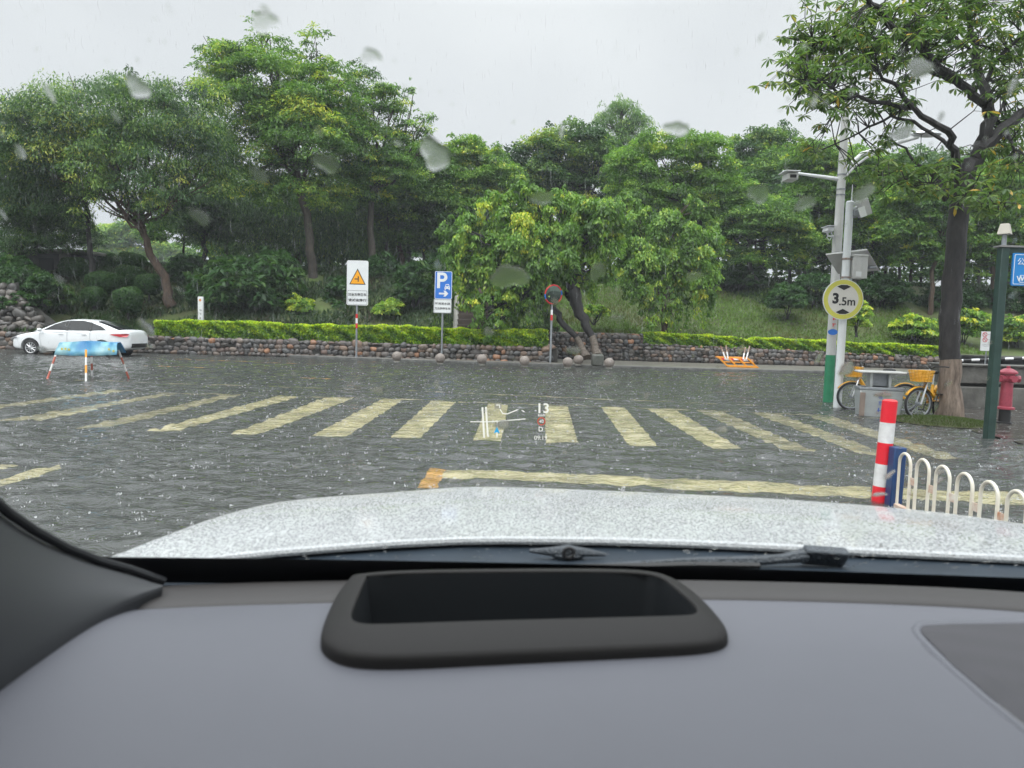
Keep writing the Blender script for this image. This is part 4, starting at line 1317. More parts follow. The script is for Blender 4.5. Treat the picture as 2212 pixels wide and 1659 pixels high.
# ================================================================ SIGNS AND STREET FURNITURE
def rrect(w, h, r, n=5):
    pts = []
    for cx, cz, a0 in ((w / 2 - r, h / 2 - r, 0), (-w / 2 + r, h / 2 - r, 90), (-w / 2 + r, -h / 2 + r, 180), (w / 2 - r, -h / 2 + r, 270)):
        for i in range(n + 1):
            a = R_(a0 + 90 * i / n)
            pts.append((cx + r * math.cos(a), cz + r * math.sin(a)))
    return pts
def sh_(pts, x, z): return [(a + x, b + z) for a, b in pts]
def frame_prism(mb, outer, inner, y0, y1):
    n = len(outer)
    vs = [(x, y0, z) for x, z in outer] + [(x, y0, z) for x, z in inner] + [(x, y1, z) for x, z in outer] + [(x, y1, z) for x, z in inner]
    fs = []
    for i in range(n):
        j = (i + 1) % n
        fs += [(i, j, n + j, n + i), (2 * n + i, 3 * n + i, 3 * n + j, 2 * n + j), (i, 2 * n + i, 2 * n + j, j), (n + i, n + j, 3 * n + j, 3 * n + i)]
    mb.add(vs, fs)
k30 = 30.0 / F_PX

# --- warning sign
base = P(356.3, 357, 30.0); base.z = 0.08
root = thing('warning_sign', 'tall white sign with an orange warning triangle on a red and white banded pole', 'road sign', base)
hz = lambda v, u=357: P(u, v, 30.0).z - 0.08
MB().tube([(0, 0, -0.1), (0, 0, hz(262))], 0.042, 12).build('pole', STEEL, root)
mb = MB()
for v0, v1, mi in ((314, 318.3, 0), (318.3, 323.3, 1), (323.3, 328.2, 0)):
    mb.mi(mi).tube([(0, 0, hz(v1)), (0, 0, hz(v0))], 0.046, 12)
mb.build('reflective_band', [RED, WHITE], root)
w, h = 21.2 * k30, 44 * k30
zc = hz(283)
xo = P(357.8, 283, 30).x - base.x
pn = MB().prism(sh_(rrect(w, h, 0.07), xo, zc), -0.062, -0.046).build('panel', SIGNW, root)
tz = hz(277.5)
tri = [(xo - 8.2 * k30, tz - 7 * k30), (xo + 8.2 * k30, tz - 7 * k30), (xo, tz + 8.8 * k30)]
tri_i = [(xo - 6.9 * k30, tz - 6.2 * k30), (xo + 6.9 * k30, tz - 6.2 * k30), (xo, tz + 7.1 * k30)]
MB().prism(tri, -0.067, -0.062).build('triangle_border', BLACK, root)
MB().prism(tri_i, -0.071, -0.067).build('triangle', mat('sign_orange', (0.85, 0.36, 0.005), 0.4), root)
MB().box((xo + 0.8 * k30, -0.074, tz - 1.5 * k30), (1.0 * k30, 0.006, 5.2 * k30)).box((xo - 1.3 * k30, -0.074, tz - 1.6 * k30), (3.0 * k30, 0.006, 1.0 * k30)).build('junction_symbol', BLACK, root, smooth=0)
mb = MB()
frame_prism(mb, sh_(rrect(19.4 * k30, 14 * k30, 0.05), xo, hz(297.6)), sh_(rrect(18.9 * k30, 13.5 * k30, 0.045), xo, hz(297.6)), -0.066, -0.062)
mb.build('text_border', BLACK, root, smooth=0)
text('lettering', '注意左侧来车', 3.05 * k30, TM(xo, -0.066, hz(294.8)), BLACK, root, 0.002, bold=0.002)
text('lettering', '请减速慢行', 3.05 * k30, TM(xo, -0.066, hz(300.4)), BLACK, root, 0.002, bold=0.002, sx=1.18)

# --- parking sign
base = P(441.6, 357, 30.6); base.z = 0.08
root = thing('parking_sign', 'blue parking sign with white P, car and arrow above a small white text plate', 'road sign', base)
k = 30.6 / F_PX
hz = lambda v, u=442: P(u, v, 30.6).z - 0.08
MB().tube([(0, 0, -0.1), (0, 0, hz(275))], 0.042, 12).build('pole', STEEL, root)
xo = 0.02
pw = 17.2 * k
zc = hz(285.3)
ph = 27.5 * k
MB().prism(sh_(rrect(pw, ph, 0.05), xo, zc), -0.062, -0.046).build('panel', BLUE, root)
mb = MB()
frame_prism(mb, sh_(rrect(pw - 0.01, ph - 0.01, 0.05), xo, zc), sh_(rrect(pw - 0.05, ph - 0.05, 0.04), xo, zc), -0.066, -0.062)
mb.build('border', SIGNW, root, smooth=0)
text('letter', 'P', 21.5 * k, TM(xo - 1.9 * k, -0.066, zc + 3.9 * k), SIGNW, root, 0.002, bold=0.018)
mb = MB()                                        # small car seen from the front
mb.prism(sh_([(-2.2, 0.3), (-1.5, 2.6), (1.5, 2.6), (2.2, 0.3), (2.7, -0.4), (2.7, -2.1), (-2.7, -2.1), (-2.7, -0.4)], 0, 0), 0, 0.003)
mb.v = [(x * k + xo + 3.9 * k, y - 0.066, z * k + zc - 1.4 * k) for x, y, z in mb.v]
for s in (-1, 1):
    mb.box((xo + 3.9 * k + s * 2 * k, -0.0645, zc - 4.0 * k), (1.0 * k, 0.003, 1.2 * k))
mb.build('car_symbol', SIGNW, root, smooth=0)
mb = MB().prism(sh_([(-1.5, 0.5), (-1.1, 1.9), (1.1, 1.9), (1.5, 0.5)], 0, 0), 0, 0.002)
mb.prism([(-2.0, -0.9), (-1.0, -0.9), (-1.0, -0.3), (-2.0, -0.3)], 0, 0.002).prism([(1.0, -0.9), (2.0, -0.9), (2.0, -0.3), (1.0, -0.3)], 0, 0.002)
mb.v = [(x * k + xo + 3.9 * k, y - 0.069, z * k + zc - 1.4 * k) for x, y, z in mb.v]
mb.build('car_window', BLUE, root, smooth=0)
ar = [(-4.8, -0.85), (0.9, -0.85), (-0.3, -2.9), (1.7, -2.9), (4.6, 0), (1.7, 2.9), (-0.3, 2.9), (0.9, 0.85), (-4.8, 0.85)]
mb = MB().prism([(x * k + xo + 0.5 * k, z * k + zc - 8.2 * k) for x, z in ar], -0.066, -0.062)
mb.build('arrow', SIGNW, root, smooth=0)
zc2 = hz(306.2)
MB().prism(sh_(rrect(17.6 * k, 13.6 * k, 0.05), xo - 0.02, zc2), -0.062, -0.046).build('text_plate', SIGNW, root)
mb = MB()
frame_prism(mb, sh_(rrect(17.0 * k, 13.0 * k, 0.05), xo - 0.02, zc2), sh_(rrect(16.6 * k, 12.6 * k, 0.045), xo - 0.02, zc2), -0.066, -0.062)
mb.build('text_border', BLACK, root, smooth=0)
text('lettering', '环湾滨水路', 2.6 * k, TM(xo - 0.02, -0.066, zc2 + 2.3 * k), BLACK, root, 0.002, bold=0.001, sx=1.18)
text('lettering', '万达侧停车场', 2.6 * k, TM(xo - 0.02, -0.066, zc2 - 2.5 * k), BLACK, root, 0.002, bold=0.001)

# --- traffic mirror
base = P(550.2, 362, 29.9); base.z = 0.08
root = thing('traffic_mirror', 'round convex traffic mirror with a red rim on a grey pole under the weeping tree', 'traffic mirror', base)
k = 29.9 / F_PX
hz = lambda v: P(551, v, 29.9).z - 0.08
MB().tube([(0, 0, -0.1), (0, 0, hz(304))], 0.045, 12).build('pole', STEEL, root)
MB().tube([(0, 0, hz(320.4)), (0, 0, hz(314.8))], 0.05, 12).build('reflective_band', RED, root)
MB().tube([(0, 0, hz(314.8)), (0, 0, hz(309.8))], 0.05, 12).build('reflective_band', WHITE, root)
zc = hz(294.6)
Rm = 9.2 * k
M = Matrix.Translation((0.04, -0.10, zc)) @ Matrix.Rotation(R_(24), 4, 'Z') @ Matrix.Rotation(R_(90 + 8), 4, 'X')
mir = mat('mirror_glass', (0.16, 0.20, 0.17), 0.12, metal=1.0, col2=(0.10, 0.14, 0.11), scale=3)  # dark green put in the colour, standing in for reflected surroundings
MB().at(M).lathe([(Rm * 0.97 * math.sin(a), 0.07 * math.cos(a) - 0.01) for a in [R_(2 + 8 * i) for i in range(12)]], 36).build('mirror_face', mir, root)
mb = MB().at(M)
for i in range(24):
    a0, a1 = 2 * PI * i / 24, 2 * PI * (i + 1) / 24
    mb.mi(0 if (i // 2) % 6 else 1)
    mb.tube([((Rm) * math.cos(a), (Rm) * math.sin(a), 0.0) for a in (a0, (a0 + a1) / 2, a1)], 0.030, 8)
mb.build('rim', [RED, BLUE], root)
MB().at(M).lathe([(Rm, -0.01), (Rm * 0.6, -0.07), (0.05, -0.10)], 30).build('back_shell', RED, root)
MB().box((0, -0.03, hz(303)), (0.20, 0.04, 0.10)).build('plate', RED, root, bevel=0.005)
MB().tube([(0, 0.02, hz(305)), (0.03, 0.02, zc)], 0.03, 8).build('bracket', STEEL, root)

# --- stone balls
STONEB = mat('granite', (0.24, 0.205, 0.18), 0.6, col2=(0.14, 0.12, 0.105), scale=26, bump=0.25, bscale=60)
first = None
for i, (u, vb, lab) in enumerate([(396.8, 361.2, 'pinkish stone ball at the kerb, leftmost, left of the parking sign pole'),
                    (440, 363.3, 'pinkish stone ball standing right at the foot of the parking sign'),
                    (481.8, 364.2, 'stone ball third along the kerb, right of the parking sign'),
                    (524.3, 366.0, 'stone ball just left of the mirror pole'),
                    (567.6, 367.4, 'stone ball just right of the mirror pole, in front of the stray one'),
                    (578.2, 364.6, 'stray darker stone ball set back from the kerb by the twin trunks'),
                    (609, 367.8, 'stone ball at the right end of the row, past the twin trunks')]):
    p = G(u, vb, 0.10)
    r = 0.195
    if first is None:
        first = thing('stone_ball', lab, 'bollard', p, group='stone balls along the far kerb')
        MB().sphere((0, 0, r * 0.96), r, 28, 18).build('ball', STONEB, first, smooth=80)
        MB().lathe([(0.12, -0.03), (0.12, 0.02), (0.10, 0.03)], 20).build('base', CONC, first)
        o = first
    else:
        o = copy_tree(first)
        o.location = p
        o['label'] = lab
    o.rotation_euler.z = i * 1.1
    o.scale = (1.05,) * 3 if i == 5 else (1, 1, 1)

# --- white marker post
p = P(201, 322, 32.6)
p.z = hill_z(p.x, p.y) - 0.05
root = thing('marker_post', 'slim white square marker post with a printed line rising behind the left hedge', 'post', p)
top = P(201, 296.7, 32.6).z - p.z
MB().box((0, 0, top / 2), (0.23, 0.16, top)).build('post', WHITE, root, bevel=0.02)
small_print('lettering', [1, 1, 1], 0.13, TM(0.02, -0.083, top * 0.55), mat('ink_grey', (0.16, 0.16, 0.18), 0.6), root)
MB().lathe([(0.06, 0), (0.06, 0.004)], 16).build('emblem', mat('emblem_orange', (0.6, 0.25, 0.1), 0.5), root).matrix_local = Matrix.Translation((0, -0.082, top - 0.16)) @ Matrix.Rotation(PI / 2, 4, 'X')

# --- rubble blocks, stump, leaf heap
for i, (u, vb, w, h, lab) in enumerate([(671, 361.5, 13, 11, 'dark squared boulder against the right stone wall'),
                              (688, 361.8, 18, 11, 'wide dark boulder beside the squared one at the right stone wall'),
                              (598, 366.2, 12, 12, 'dark mossy block at the foot of the twin trunks')]):
    p = G(u, vb, 0.10)
    kk = p.y / F_PX
    rt = thing('boulder', lab, 'boulder', p)
    b = MB().box((0, 0.2, h * kk / 2), (w * kk, 0.5, h * kk))
    rr = random.Random(i)
    b.v = [(x * rr.uniform(0.85, 1.05), y, z * rr.uniform(0.9, 1.05)) for x, y, z in b.v]
    b.build('rock', mat('rock_dark', (0.10, 0.10, 0.09), 0.6, col2=(0.04, 0.045, 0.035), scale=4, bump=0.6, bscale=12), rt, bevel=0.06)
p = G(697, 362, 0.10)
rng = np.random.default_rng(9)
n = 900
q = rng.normal(size=(n, 3)) * np.array([0.42, 0.25, 0.0])
q[:, 2] = 0.42 * np.exp(-(q[:, 0] / 0.45) ** 2) * rng.random(n) + 0.02
o = leaf_mesh('palm_litter', q, rng.normal(size=(n, 3)) * np.array([1, 1, 0.5]), rng.normal(size=(n, 3)) + np.array([0, 0, 1]), 0.2 + 0.2 * rng.random(n), 0.03 + 0.03 * rng.random(n), rng.random(n),
              leaf_mat('litter', [(0, (0.10, 0.12, 0.09)), (0.6, (0.24, 0.25, 0.20)), (1, (0.30, 0.24, 0.14))]))
o.location = p
tag(o, 'heap of grey green cut branches lying left of the overturned orange barrier', 'leaf heap')

# --- overturned orange barrier
p = G(739, 367.5, 0.10)
root = thing('overturned_barrier', 'orange plastic barrier board lying overturned with its four legs in the air', 'barrier', p, R_(-6))
k = p.y / F_PX
mb = MB()
w = 31 * k
def bx(x, z, dx, dz, y=0.0): mb.box((x, y + 0.35 * (z / 0.4), z), (dx, 0.06, dz))
for x in (-w * 0.46, -w * 0.16, w * 0.16, w * 0.46):
    bx(x, 0.22, 0.10, 0.40)
bx(0, 0.42, w, 0.07)
bx(0, 0.05, w * 0.98, 0.10)
bx(0, 0.24, w * 0.96, 0.05)
mb.box((0, 0.40, 0.46), (w * 1.02, 0.08, 0.07))
mb.v = [(x - z / 0.46 * 0.42 + 0.2, y * 1.3, z * 0.9) for x, y, z in mb.v]
mb.build('board', ORANGE, root, bevel=0.01)
mb = MB()
for i in range(6):
    mb.mi(i % 2).box((-w * 0.40 + i * w * 0.145, 0.31, 0.35), (w * 0.145, 0.05, 0.08))
mb.v = [(x - z / 0.46 * 0.42 + 0.2, y * 1.3 - 0.02, z * 0.9 + 0.02) for x, y, z in mb.v]
mb.build('reflective_strip', [RED, SIGNW], root, smooth=0)
for (x0, x1, z1) in ((-0.30, -0.46, 0.92), (-0.22, -0.29, 0.95), (0.26, 0.34, 0.90), (0.36, 0.47, 0.96)):
    b = MB()
    b.mi(0).tube([(w * x0, 0.35, 0.38), (w * (x0 + x1) / 2, 0.42, (0.38 + z1) / 2)], 0.032, 8)
    b.mi(1).tube([(w * (x0 + x1) / 2, 0.42, (0.38 + z1) / 2), (w * x1, 0.48, z1)], 0.032, 8)
    b.v = [(x - 0.12, y, z - 0.02) for x, y, z in b.v]
    b.build('leg', [WHITE, mat('leg_worn', (0.45, 0.40, 0.33), 0.6, col2=(0.2, 0.08, 0.05), scale=5)], root)

# --- road barrier with blue banner
mid = G(88, 379, 0)
root = thing('banner_barrier', 'sawhorse road barrier under a drooping blue banner, on red and white legs in the water', 'barrier', (mid.x, mid.y, -0.05))
o0 = Vector((mid.x, mid.y, -0.05))
def lp(u, v, Y): return P(u, v, Y) - o0
feet = [G(47.5, 378.5, 0), G(86, 381.2, 0), G(92, 376.6, 0), G(128.7, 378.3, 0)]
tops = [P(57.5, 350, 16.9), P(86, 350, 16.4), P(91.5, 350, 17.2), P(118.5, 350, 16.9)]
for i, (f, t) in enumerate(zip(feet, tops)):
    b = MB()
    for j in range(4):
        a0, a1 = t.lerp(f, j / 4), t.lerp(f, (j + 1) / 4)
        if j == 3: a1 = t.lerp(f, 1.03)
        b.mi((j + (0 if i in (0, 3) else 1)) % 2).tube([a0 - o0, a1 - o0], 0.023, 8)
    b.build('leg', [mat('leg_white', (0.6, 0.6, 0.58), 0.5, var=0.2), mat('leg_red', (0.42, 0.10, 0.06), 0.5, var=0.3) if i != 1 else ORANGE], root)
def banner_mat():
    m = bpy.data.materials.new('banner_print')
    m.use_nodes = True
    t = m.node_tree
    c = t.nodes.new('ShaderNodeTexCoord')
    n = t.nodes.new('ShaderNodeTexNoise'); n.inputs['Scale'].default_value = 1.7; n.inputs['Detail'].default_value = 3
    r = t.nodes.new('ShaderNodeValToRGB')
    r.color_ramp.elements[0].position = 0.36; r.color_ramp.elements[0].color = (0.05, 0.21, 0.42, 1)
    r.color_ramp.elements[1].position = 0.62; r.color_ramp.elements[1].color = (0.30, 0.48, 0.50, 1)
    e = r.color_ramp.elements.new(0.5); e.color = (0.14, 0.36, 0.48, 1)
    t.links.new(c.outputs['Object'], n.inputs['Vector'])
    t.links.new(n.outputs['Fac'], r.inputs[0])
    b = t.nodes['Principled BSDF']
    t.links.new(r.outputs[0], b.inputs['Base Color'])
    b.inputs['Roughness'].default_value = 0.35
    return m
rows = []
N = 24
for dv, fold in ((354.6, -0.10), (350, -0.06), (346, -0.02), (342.6, 0.02), (342.2, 0.16), (346, 0.26), (353, 0.34)):
    row = []
    for i in range(N + 1):
        s = i / N
        tp = 1 - (354.6 - dv) / 12
        u = 58.8 + (117.2 - 58.8) * s
        u = (u - 88) * (1 + 0.075 * tp) + 88
        v = dv + (1.0 * math.sin(s * PI) if fold < 0 else -1.4 * math.exp(-((s - 0.45) / 0.25) ** 2))
        p = P(u, v, 16.6) - o0
        p.y += fold + 0.02 * math.sin(s * 17) + 0.015 * math.sin(s * 29 + dv)
        row.append(p)
    rows.append(row)
MB().grid(rows).build('banner', banner_mat(), root, solid=0.01, smooth=60)
BYEL = mat('banner_yellow', (0.55, 0.5, 0.12), 0.5)
for u, v in ((62, 349), (65.5, 348.8), (109, 349.3), (113.5, 351), (69, 349.5)):
    MB().box(lp(u, v, 16.51), (0.045, 0.012, 0.05)).build('print_mark', BYEL, root)

# --- poles at the right
PG = mat('pole_grey', (0.55, 0.555, 0.54), 0.45, col2=(0.42, 0.42, 0.40), scale=2.5, stretch=(1, 1, 0.3))
PW = mat('pole_white', (0.68, 0.71, 0.72), 0.35, col2=(0.58, 0.60, 0.60), scale=3, stretch=(1, 1, 0.3))
GREEN = mat('pole_green', (0.02, 0.22, 0.10), 0.4, var=0.25, scale=5)
base = G(827.8, 402, 0)
Yp = base.y
base.z = -0.05
kp = Yp / F_PX
root = thing('lamp_post', 'tall grey street lamp post with a green painted foot and a camera boom', 'lamp post', base)
def lq(u, v, dy=0.0): return P(u, v, Yp + dy) - base
ztop = lq(846, 60).z
MB().tube([(0, 0, 0), (0, 0, 3), (0, 0, ztop)], [0.104, 0.098, 0.075], 18).build('shaft', PG, root)
zg = lq(831, 355).z
MB().tube([(0, 0, -0.1), (0, 0, zg)], [0.108, 0.106], 18).build('painted_foot', GREEN, root)
zb = lq(840, 179.4).z
xl = lq(784, 177).x
bm = MB().tube([(0, 0, zb), (xl, 0.1, zb + 0.16)], [0.045, 0.024], 10).build('boom', WHITE, root)
MB().box((xl + 0.16, 0.06, zb + 0.02), (0.24, 0.34, 0.14)).build('camera_housing', PG, bm, bevel=0.015)
MB().box((xl + 0.16, -0.117, zb + 0.02), (0.14, 0.01, 0.07)).build('camera_window', BLACK, bm)
MB().box((xl + 0.14, 0.06, zb + 0.13), (0.34, 0.42, 0.02)).build('camera_hood', WHITE, bm, bevel=0.005)
for dz in (0.10, -0.22, -0.34):
    MB().lathe([(0.10, -0.012), (0.10, 0.012)], 18, (0, 0, zb + dz)).build('strap', STEEL, root)
MB().lathe([(0.105, -0.06), (0.105, 0.06)], 18, (0, 0, lq(833, 257).z)).build('strap', ALU, root)
arm = [lq(845, 172), lq(852, 163), lq(862, 154), lq(878, 149), lq(900, 142), lq(918, 137)]
ar = MB().tube(arm, [0.045, 0.045, 0.05, 0.05, 0.045, 0.04], 10).build('lamp_arm', WHITE, root)
MB().tube([lq(846, 176), lq(855, 166), lq(866, 158), lq(874, 154)], 0.025, 8).build('brace', WHITE, ar)
MB().sphere(lq(926, 134), (0.34, 0.14, 0.07), 16, 8).build('lamp_head', ALU, root)
c0 = lq(827.5, 230)
cc = MB().at(Matrix.Translation(c0) @ Matrix.Rotation(R_(10), 4, 'Y')).box((0, -0.03, 0), (0.13, 0.3, 0.10)).build('surveillance_camera', WHITE, root, bevel=0.012)
MB().at(Matrix.Translation(c0)).box((0, -0.05, 0.062), (0.19, 0.36, 0.012)).build('sun_shield', WHITE, cc)
MB().tube([c0 + Vector((0, 0, -0.06)), lq(828, 236), lq(833, 236.5), lq(837.5, 236)], 0.022, 8).build('bracket', WHITE, cc)
MB().tube([lq(831, 231), lq(832.5, 236), lq(829.5, 240.5), lq(826.5, 237)], 0.010, 6).build('cable', WHITE, cc)
MB().box(lq(835.6, 244), (0.07, 0.2, 0.34)).build('mount_plate', PG, cc)
zs = lq(829, 332).z
MB().lathe([(0.11, 0), (0.11, 0.004)], 20).build('sticker', BLUE, root).matrix_local = Matrix.Translation((-0.03, -0.101, zs)) @ Matrix.Rotation(PI / 2, 4, 'X') @ Matrix.Diagonal((1, 0.6, 1, 1))
small_print('lettering', [1, 1], 0.10, TM(-0.01, -0.106, lq(830, 322).z), RED, root)

base = G(837.2, 407.6, 0)
Yw = base.y
base.z = -0.05
root = thing('camera_pole', 'shorter white pole with a height limit disc, a control box and a solar panel', 'pole', base)
def lw(u, v, dy=0.0): return P(u, v, Yw + dy) - base
zt = lw(848, 202.5).z
MB().tube([(0, 0, -0.05), (0, 0, zt)], [0.082, 0.076], 18).build('shaft', PW, root)
MB().lathe([(0.08, 0), (0.06, 0.03), (0.005, 0.04)], 18, (0, 0, zt)).build('cap', PW, root)
MB().tube([(0.03, 0, zt), (0.03, 0, zt + 0.36)], [0.012, 0.008], 6).build('antenna', WHITE, root)
ar = MB().tube([lw(848, 212), lw(857, 207), lw(862, 204)], 0.028, 8).build('lamp_arm', PW, root)
fl = MB().at(Matrix.Translation(lw(863, 208, -0.05)) @ Matrix.Rotation(R_(-20), 4, 'Y')).box((0, 0, 0), (0.17, 0.30, 0.34)).build('flood_light', PG, root, bevel=0.02)
MB().at(Matrix.Translation(lw(862.5, 212, -0.25)) @ Matrix.Rotation(R_(-20), 4, 'Y')).box((0, 0, 0), (0.13, 0.03, 0.20)).build('lens', mat('lens', (0.8, 0.82, 0.8), 0.15), fl, bevel=0.005)
MB().box(lw(854.5, 214, 0.05), (0.16, 0.3, 0.12)).build('junction_box', STEEL, root, bevel=0.01)
MB().box(lw(857.5, 267, 0.02), (0.30, 0.26, 0.48)).build('control_box', PG, root, bevel=0.012)
cb = [o for o in root.children if o.name.startswith('control_box')][0]
MB().box(lw(858.6, 274, -0.12), (0.11, 0.012, 0.10)).build('label_plate', SIGNW, cb)
MB().box(lw(857.5, 256.2, 0.02), (0.34, 0.30, 0.02)).build('lid', PG, cb, bevel=0.004)
for v in (259, 277.5):
    b = MB().lathe([(0.086, -0.02), (0.086, 0.02)], 18, (0, 0, lw(842, v).z))
    b.tube([(0.06, -0.05, lw(842, v).z), (0.2, -0.05, lw(842, v).z)], 0.015, 6)
    b.build('clamp', mat('rusty', (0.22, 0.12, 0.06), 0.7, col2=(0.3, 0.3, 0.3), scale=20), root)
a, b, c, d = lw(826, 255.0, 0.12), lw(867.5, 250.0, 0.12), lw(879.5, 270.5, 0.70), lw(838, 274, 0.70)
nrm = (b - a).cross(d - a).normalized()
if nrm.z < 0: nrm = -nrm
so_ = MB().add([a, b, c, d, a + nrm * 0.035, b + nrm * 0.035, c + nrm * 0.035, d + nrm * 0.035], [(0, 1, 2, 3), (4, 5, 6, 7), (0, 1, 5, 4), (1, 2, 6, 5), (2, 3, 7, 6), (3, 0, 4, 7)]).build('solar_panel', PG, root, smooth=0)
cell = [q + nrm * 0.039 for q in (a.lerp(c, 0.03), b.lerp(d, 0.03), c.lerp(a, 0.03), d.lerp(b, 0.03))]
MB().add(cell, [(0, 1, 2, 3)]).build('solar_cell', mat('solar_blue', (0.01, 0.02, 0.06), 0.15), so_, smooth=0)
MB().box(b.lerp(c, 0.75) + (a - b) * 0.14 - nrm * 0.04, (0.16, 0.12, 0.05)).build('connector_box', STEEL, so_, bevel=0.01)
# height limit disc
dc = lw(843.2, 299.5, -0.14)
Rd = 20.1 * (Yw - 0.14) / F_PX
Mx = Matrix.Translation(dc) @ Matrix.Rotation(R_(90), 4, 'X')
LIMEY = mat('sign_lime', (0.58, 0.56, 0.09), 0.4, var=0.1, scale=4)
dk = MB().at(Mx).lathe([(Rd, -0.02), (Rd, 0.0)], 56).build('height_limit_sign', PW, root)
def annulus(name, r0, r1, z, m):
    b = MB().at(Mx)
    o_ = [(r1 * math.cos(2 * PI * i / 64), r1 * math.sin(2 * PI * i / 64), z) for i in range(64)]
    i_ = [(r0 * math.cos(2 * PI * i / 64), r0 * math.sin(2 * PI * i / 64), z) for i in range(64)]
    b.add(o_ + i_, [(i, (i + 1) % 64, 64 + (i + 1) % 64, 64 + i) for i in range(64)])
    return b.build(name, m, dk, smooth=0)
annulus('lime_ring', Rd * 0.75, Rd * 0.965, 0.004, LIMEY)
annulus('face', 0.002, Rd * 0.75, 0.004, mat('sign_cream', (0.62, 0.60, 0.55), 0.4, var=0.06))
def tarrow(sgn):
    z0 = Rd * 0.70
    pts = [(-0.34 * Rd, sgn * z0 * 0.9), (-0.15 * Rd, sgn * z0 * 1.02), (0.15 * Rd, sgn * z0 * 1.02), (0.34 * Rd, sgn * z0 * 0.9), (0, sgn * Rd * 0.46)]
    b = MB()
    b.prism([(dc.x + x, dc.z + z) for x, z in pts], dc.y - 0.010, dc.y - 0.005)
    return b.build('arrow', BLACK, dk, smooth=0)
tarrow(1); tarrow(-1)
text('figure', '3', 0.52 * 1.3 * Rd, TM(dc.x - 0.38 * Rd, dc.y - 0.008, dc.z + 0.02 * Rd), BLACK, dk, 0.002, bold=0.012)
text('figure', '.5m', 0.56 * Rd, TM(dc.x + 0.20 * Rd, dc.y - 0.008, dc.z - 0.11 * Rd), BLACK, dk, 0.002, bold=0.004)

# --- litter bin
p = G(877, 415.5, 0)
root = thing('litter_bin', 'grey metal litter bin with a flat canopy, in front of the yellow bicycle', 'litter bin', (p.x, p.y, -0.05), R_(-14))
k = p.y / F_PX
BING = mat('bin_grey', (0.36, 0.38, 0.38), 0.4, var=0.15, scale=5, metal=0.2)
w, h = 40 * k, 29 * k
b = MB()
bw = 0.9
vs = [(-w / 2 * bw, -0.2, 0.03), (w / 2 * bw, -0.2, 0.03), (w / 2 * bw, 0.2, 0.03), (-w / 2 * bw, 0.2, 0.03), (-w / 2, -0.24, h), (w / 2, -0.24, h), (w / 2, 0.24, h), (-w / 2, 0.24, h)]
b.add(vs, [(0, 1, 2, 3), (0, 1, 5, 4), (1, 2, 6, 5), (2, 3, 7, 6), (3, 0, 4, 7), (4, 5, 6, 7)])
body = b.build('body', BING, root, bevel=0.02)
b = MB()
frame_prism(b, sh_(rrect(w * 1.03, 0.50, 0.03), 0, 0), sh_(rrect(w * 0.93, 0.42, 0.03), 0, 0), 0, 0.05)
b.v = [(x, z, h + 0.0 + y) for x, y, z in b.v]
b.build('rim', STEEL, root, bevel=0.006)
MB().box((0, 0, h + 0.006), (w * 0.92, 0.41, 0.01)).build('opening', BLACK, root)
hs_, ht = h + 0.05, 46.5 * k
for sx, nm in ((-0.22, 1), (0.20, 1)):
    MB().box((sx * w, 0, (hs_ + ht) / 2 - 0.02), (0.04 * w + 0.02, 0.30, ht - hs_ + 0.04)).build('upright', BING, root, bevel=0.01)
MB().box((0.0, 0.06, (hs_ + ht) / 2), (0.36 * w, 0.20, (ht - hs_) * 0.98)).build('ashtray_box', STEEL, root, bevel=0.02)
MB().box((0, 0, ht), (w * 1.08, 0.46, 0.04)).build('canopy', PG, root, bevel=0.015)
MB().box((-w * 0.43, -0.247, h * 0.5), (0.09, 0.02, h * 0.8)).build('side_panel', mat('bin_brown', (0.22, 0.17, 0.14), 0.6, var=0.3), body)
small_print('lettering', [1, 1, 1], 0.09, Matrix.Translation((-0.02, -0.234, h * 0.55)) @ Matrix.Rotation(R_(2), 4, 'X') @ FRONT, mat('ink_blue', (0.05, 0.09, 0.35), 0.6), root)

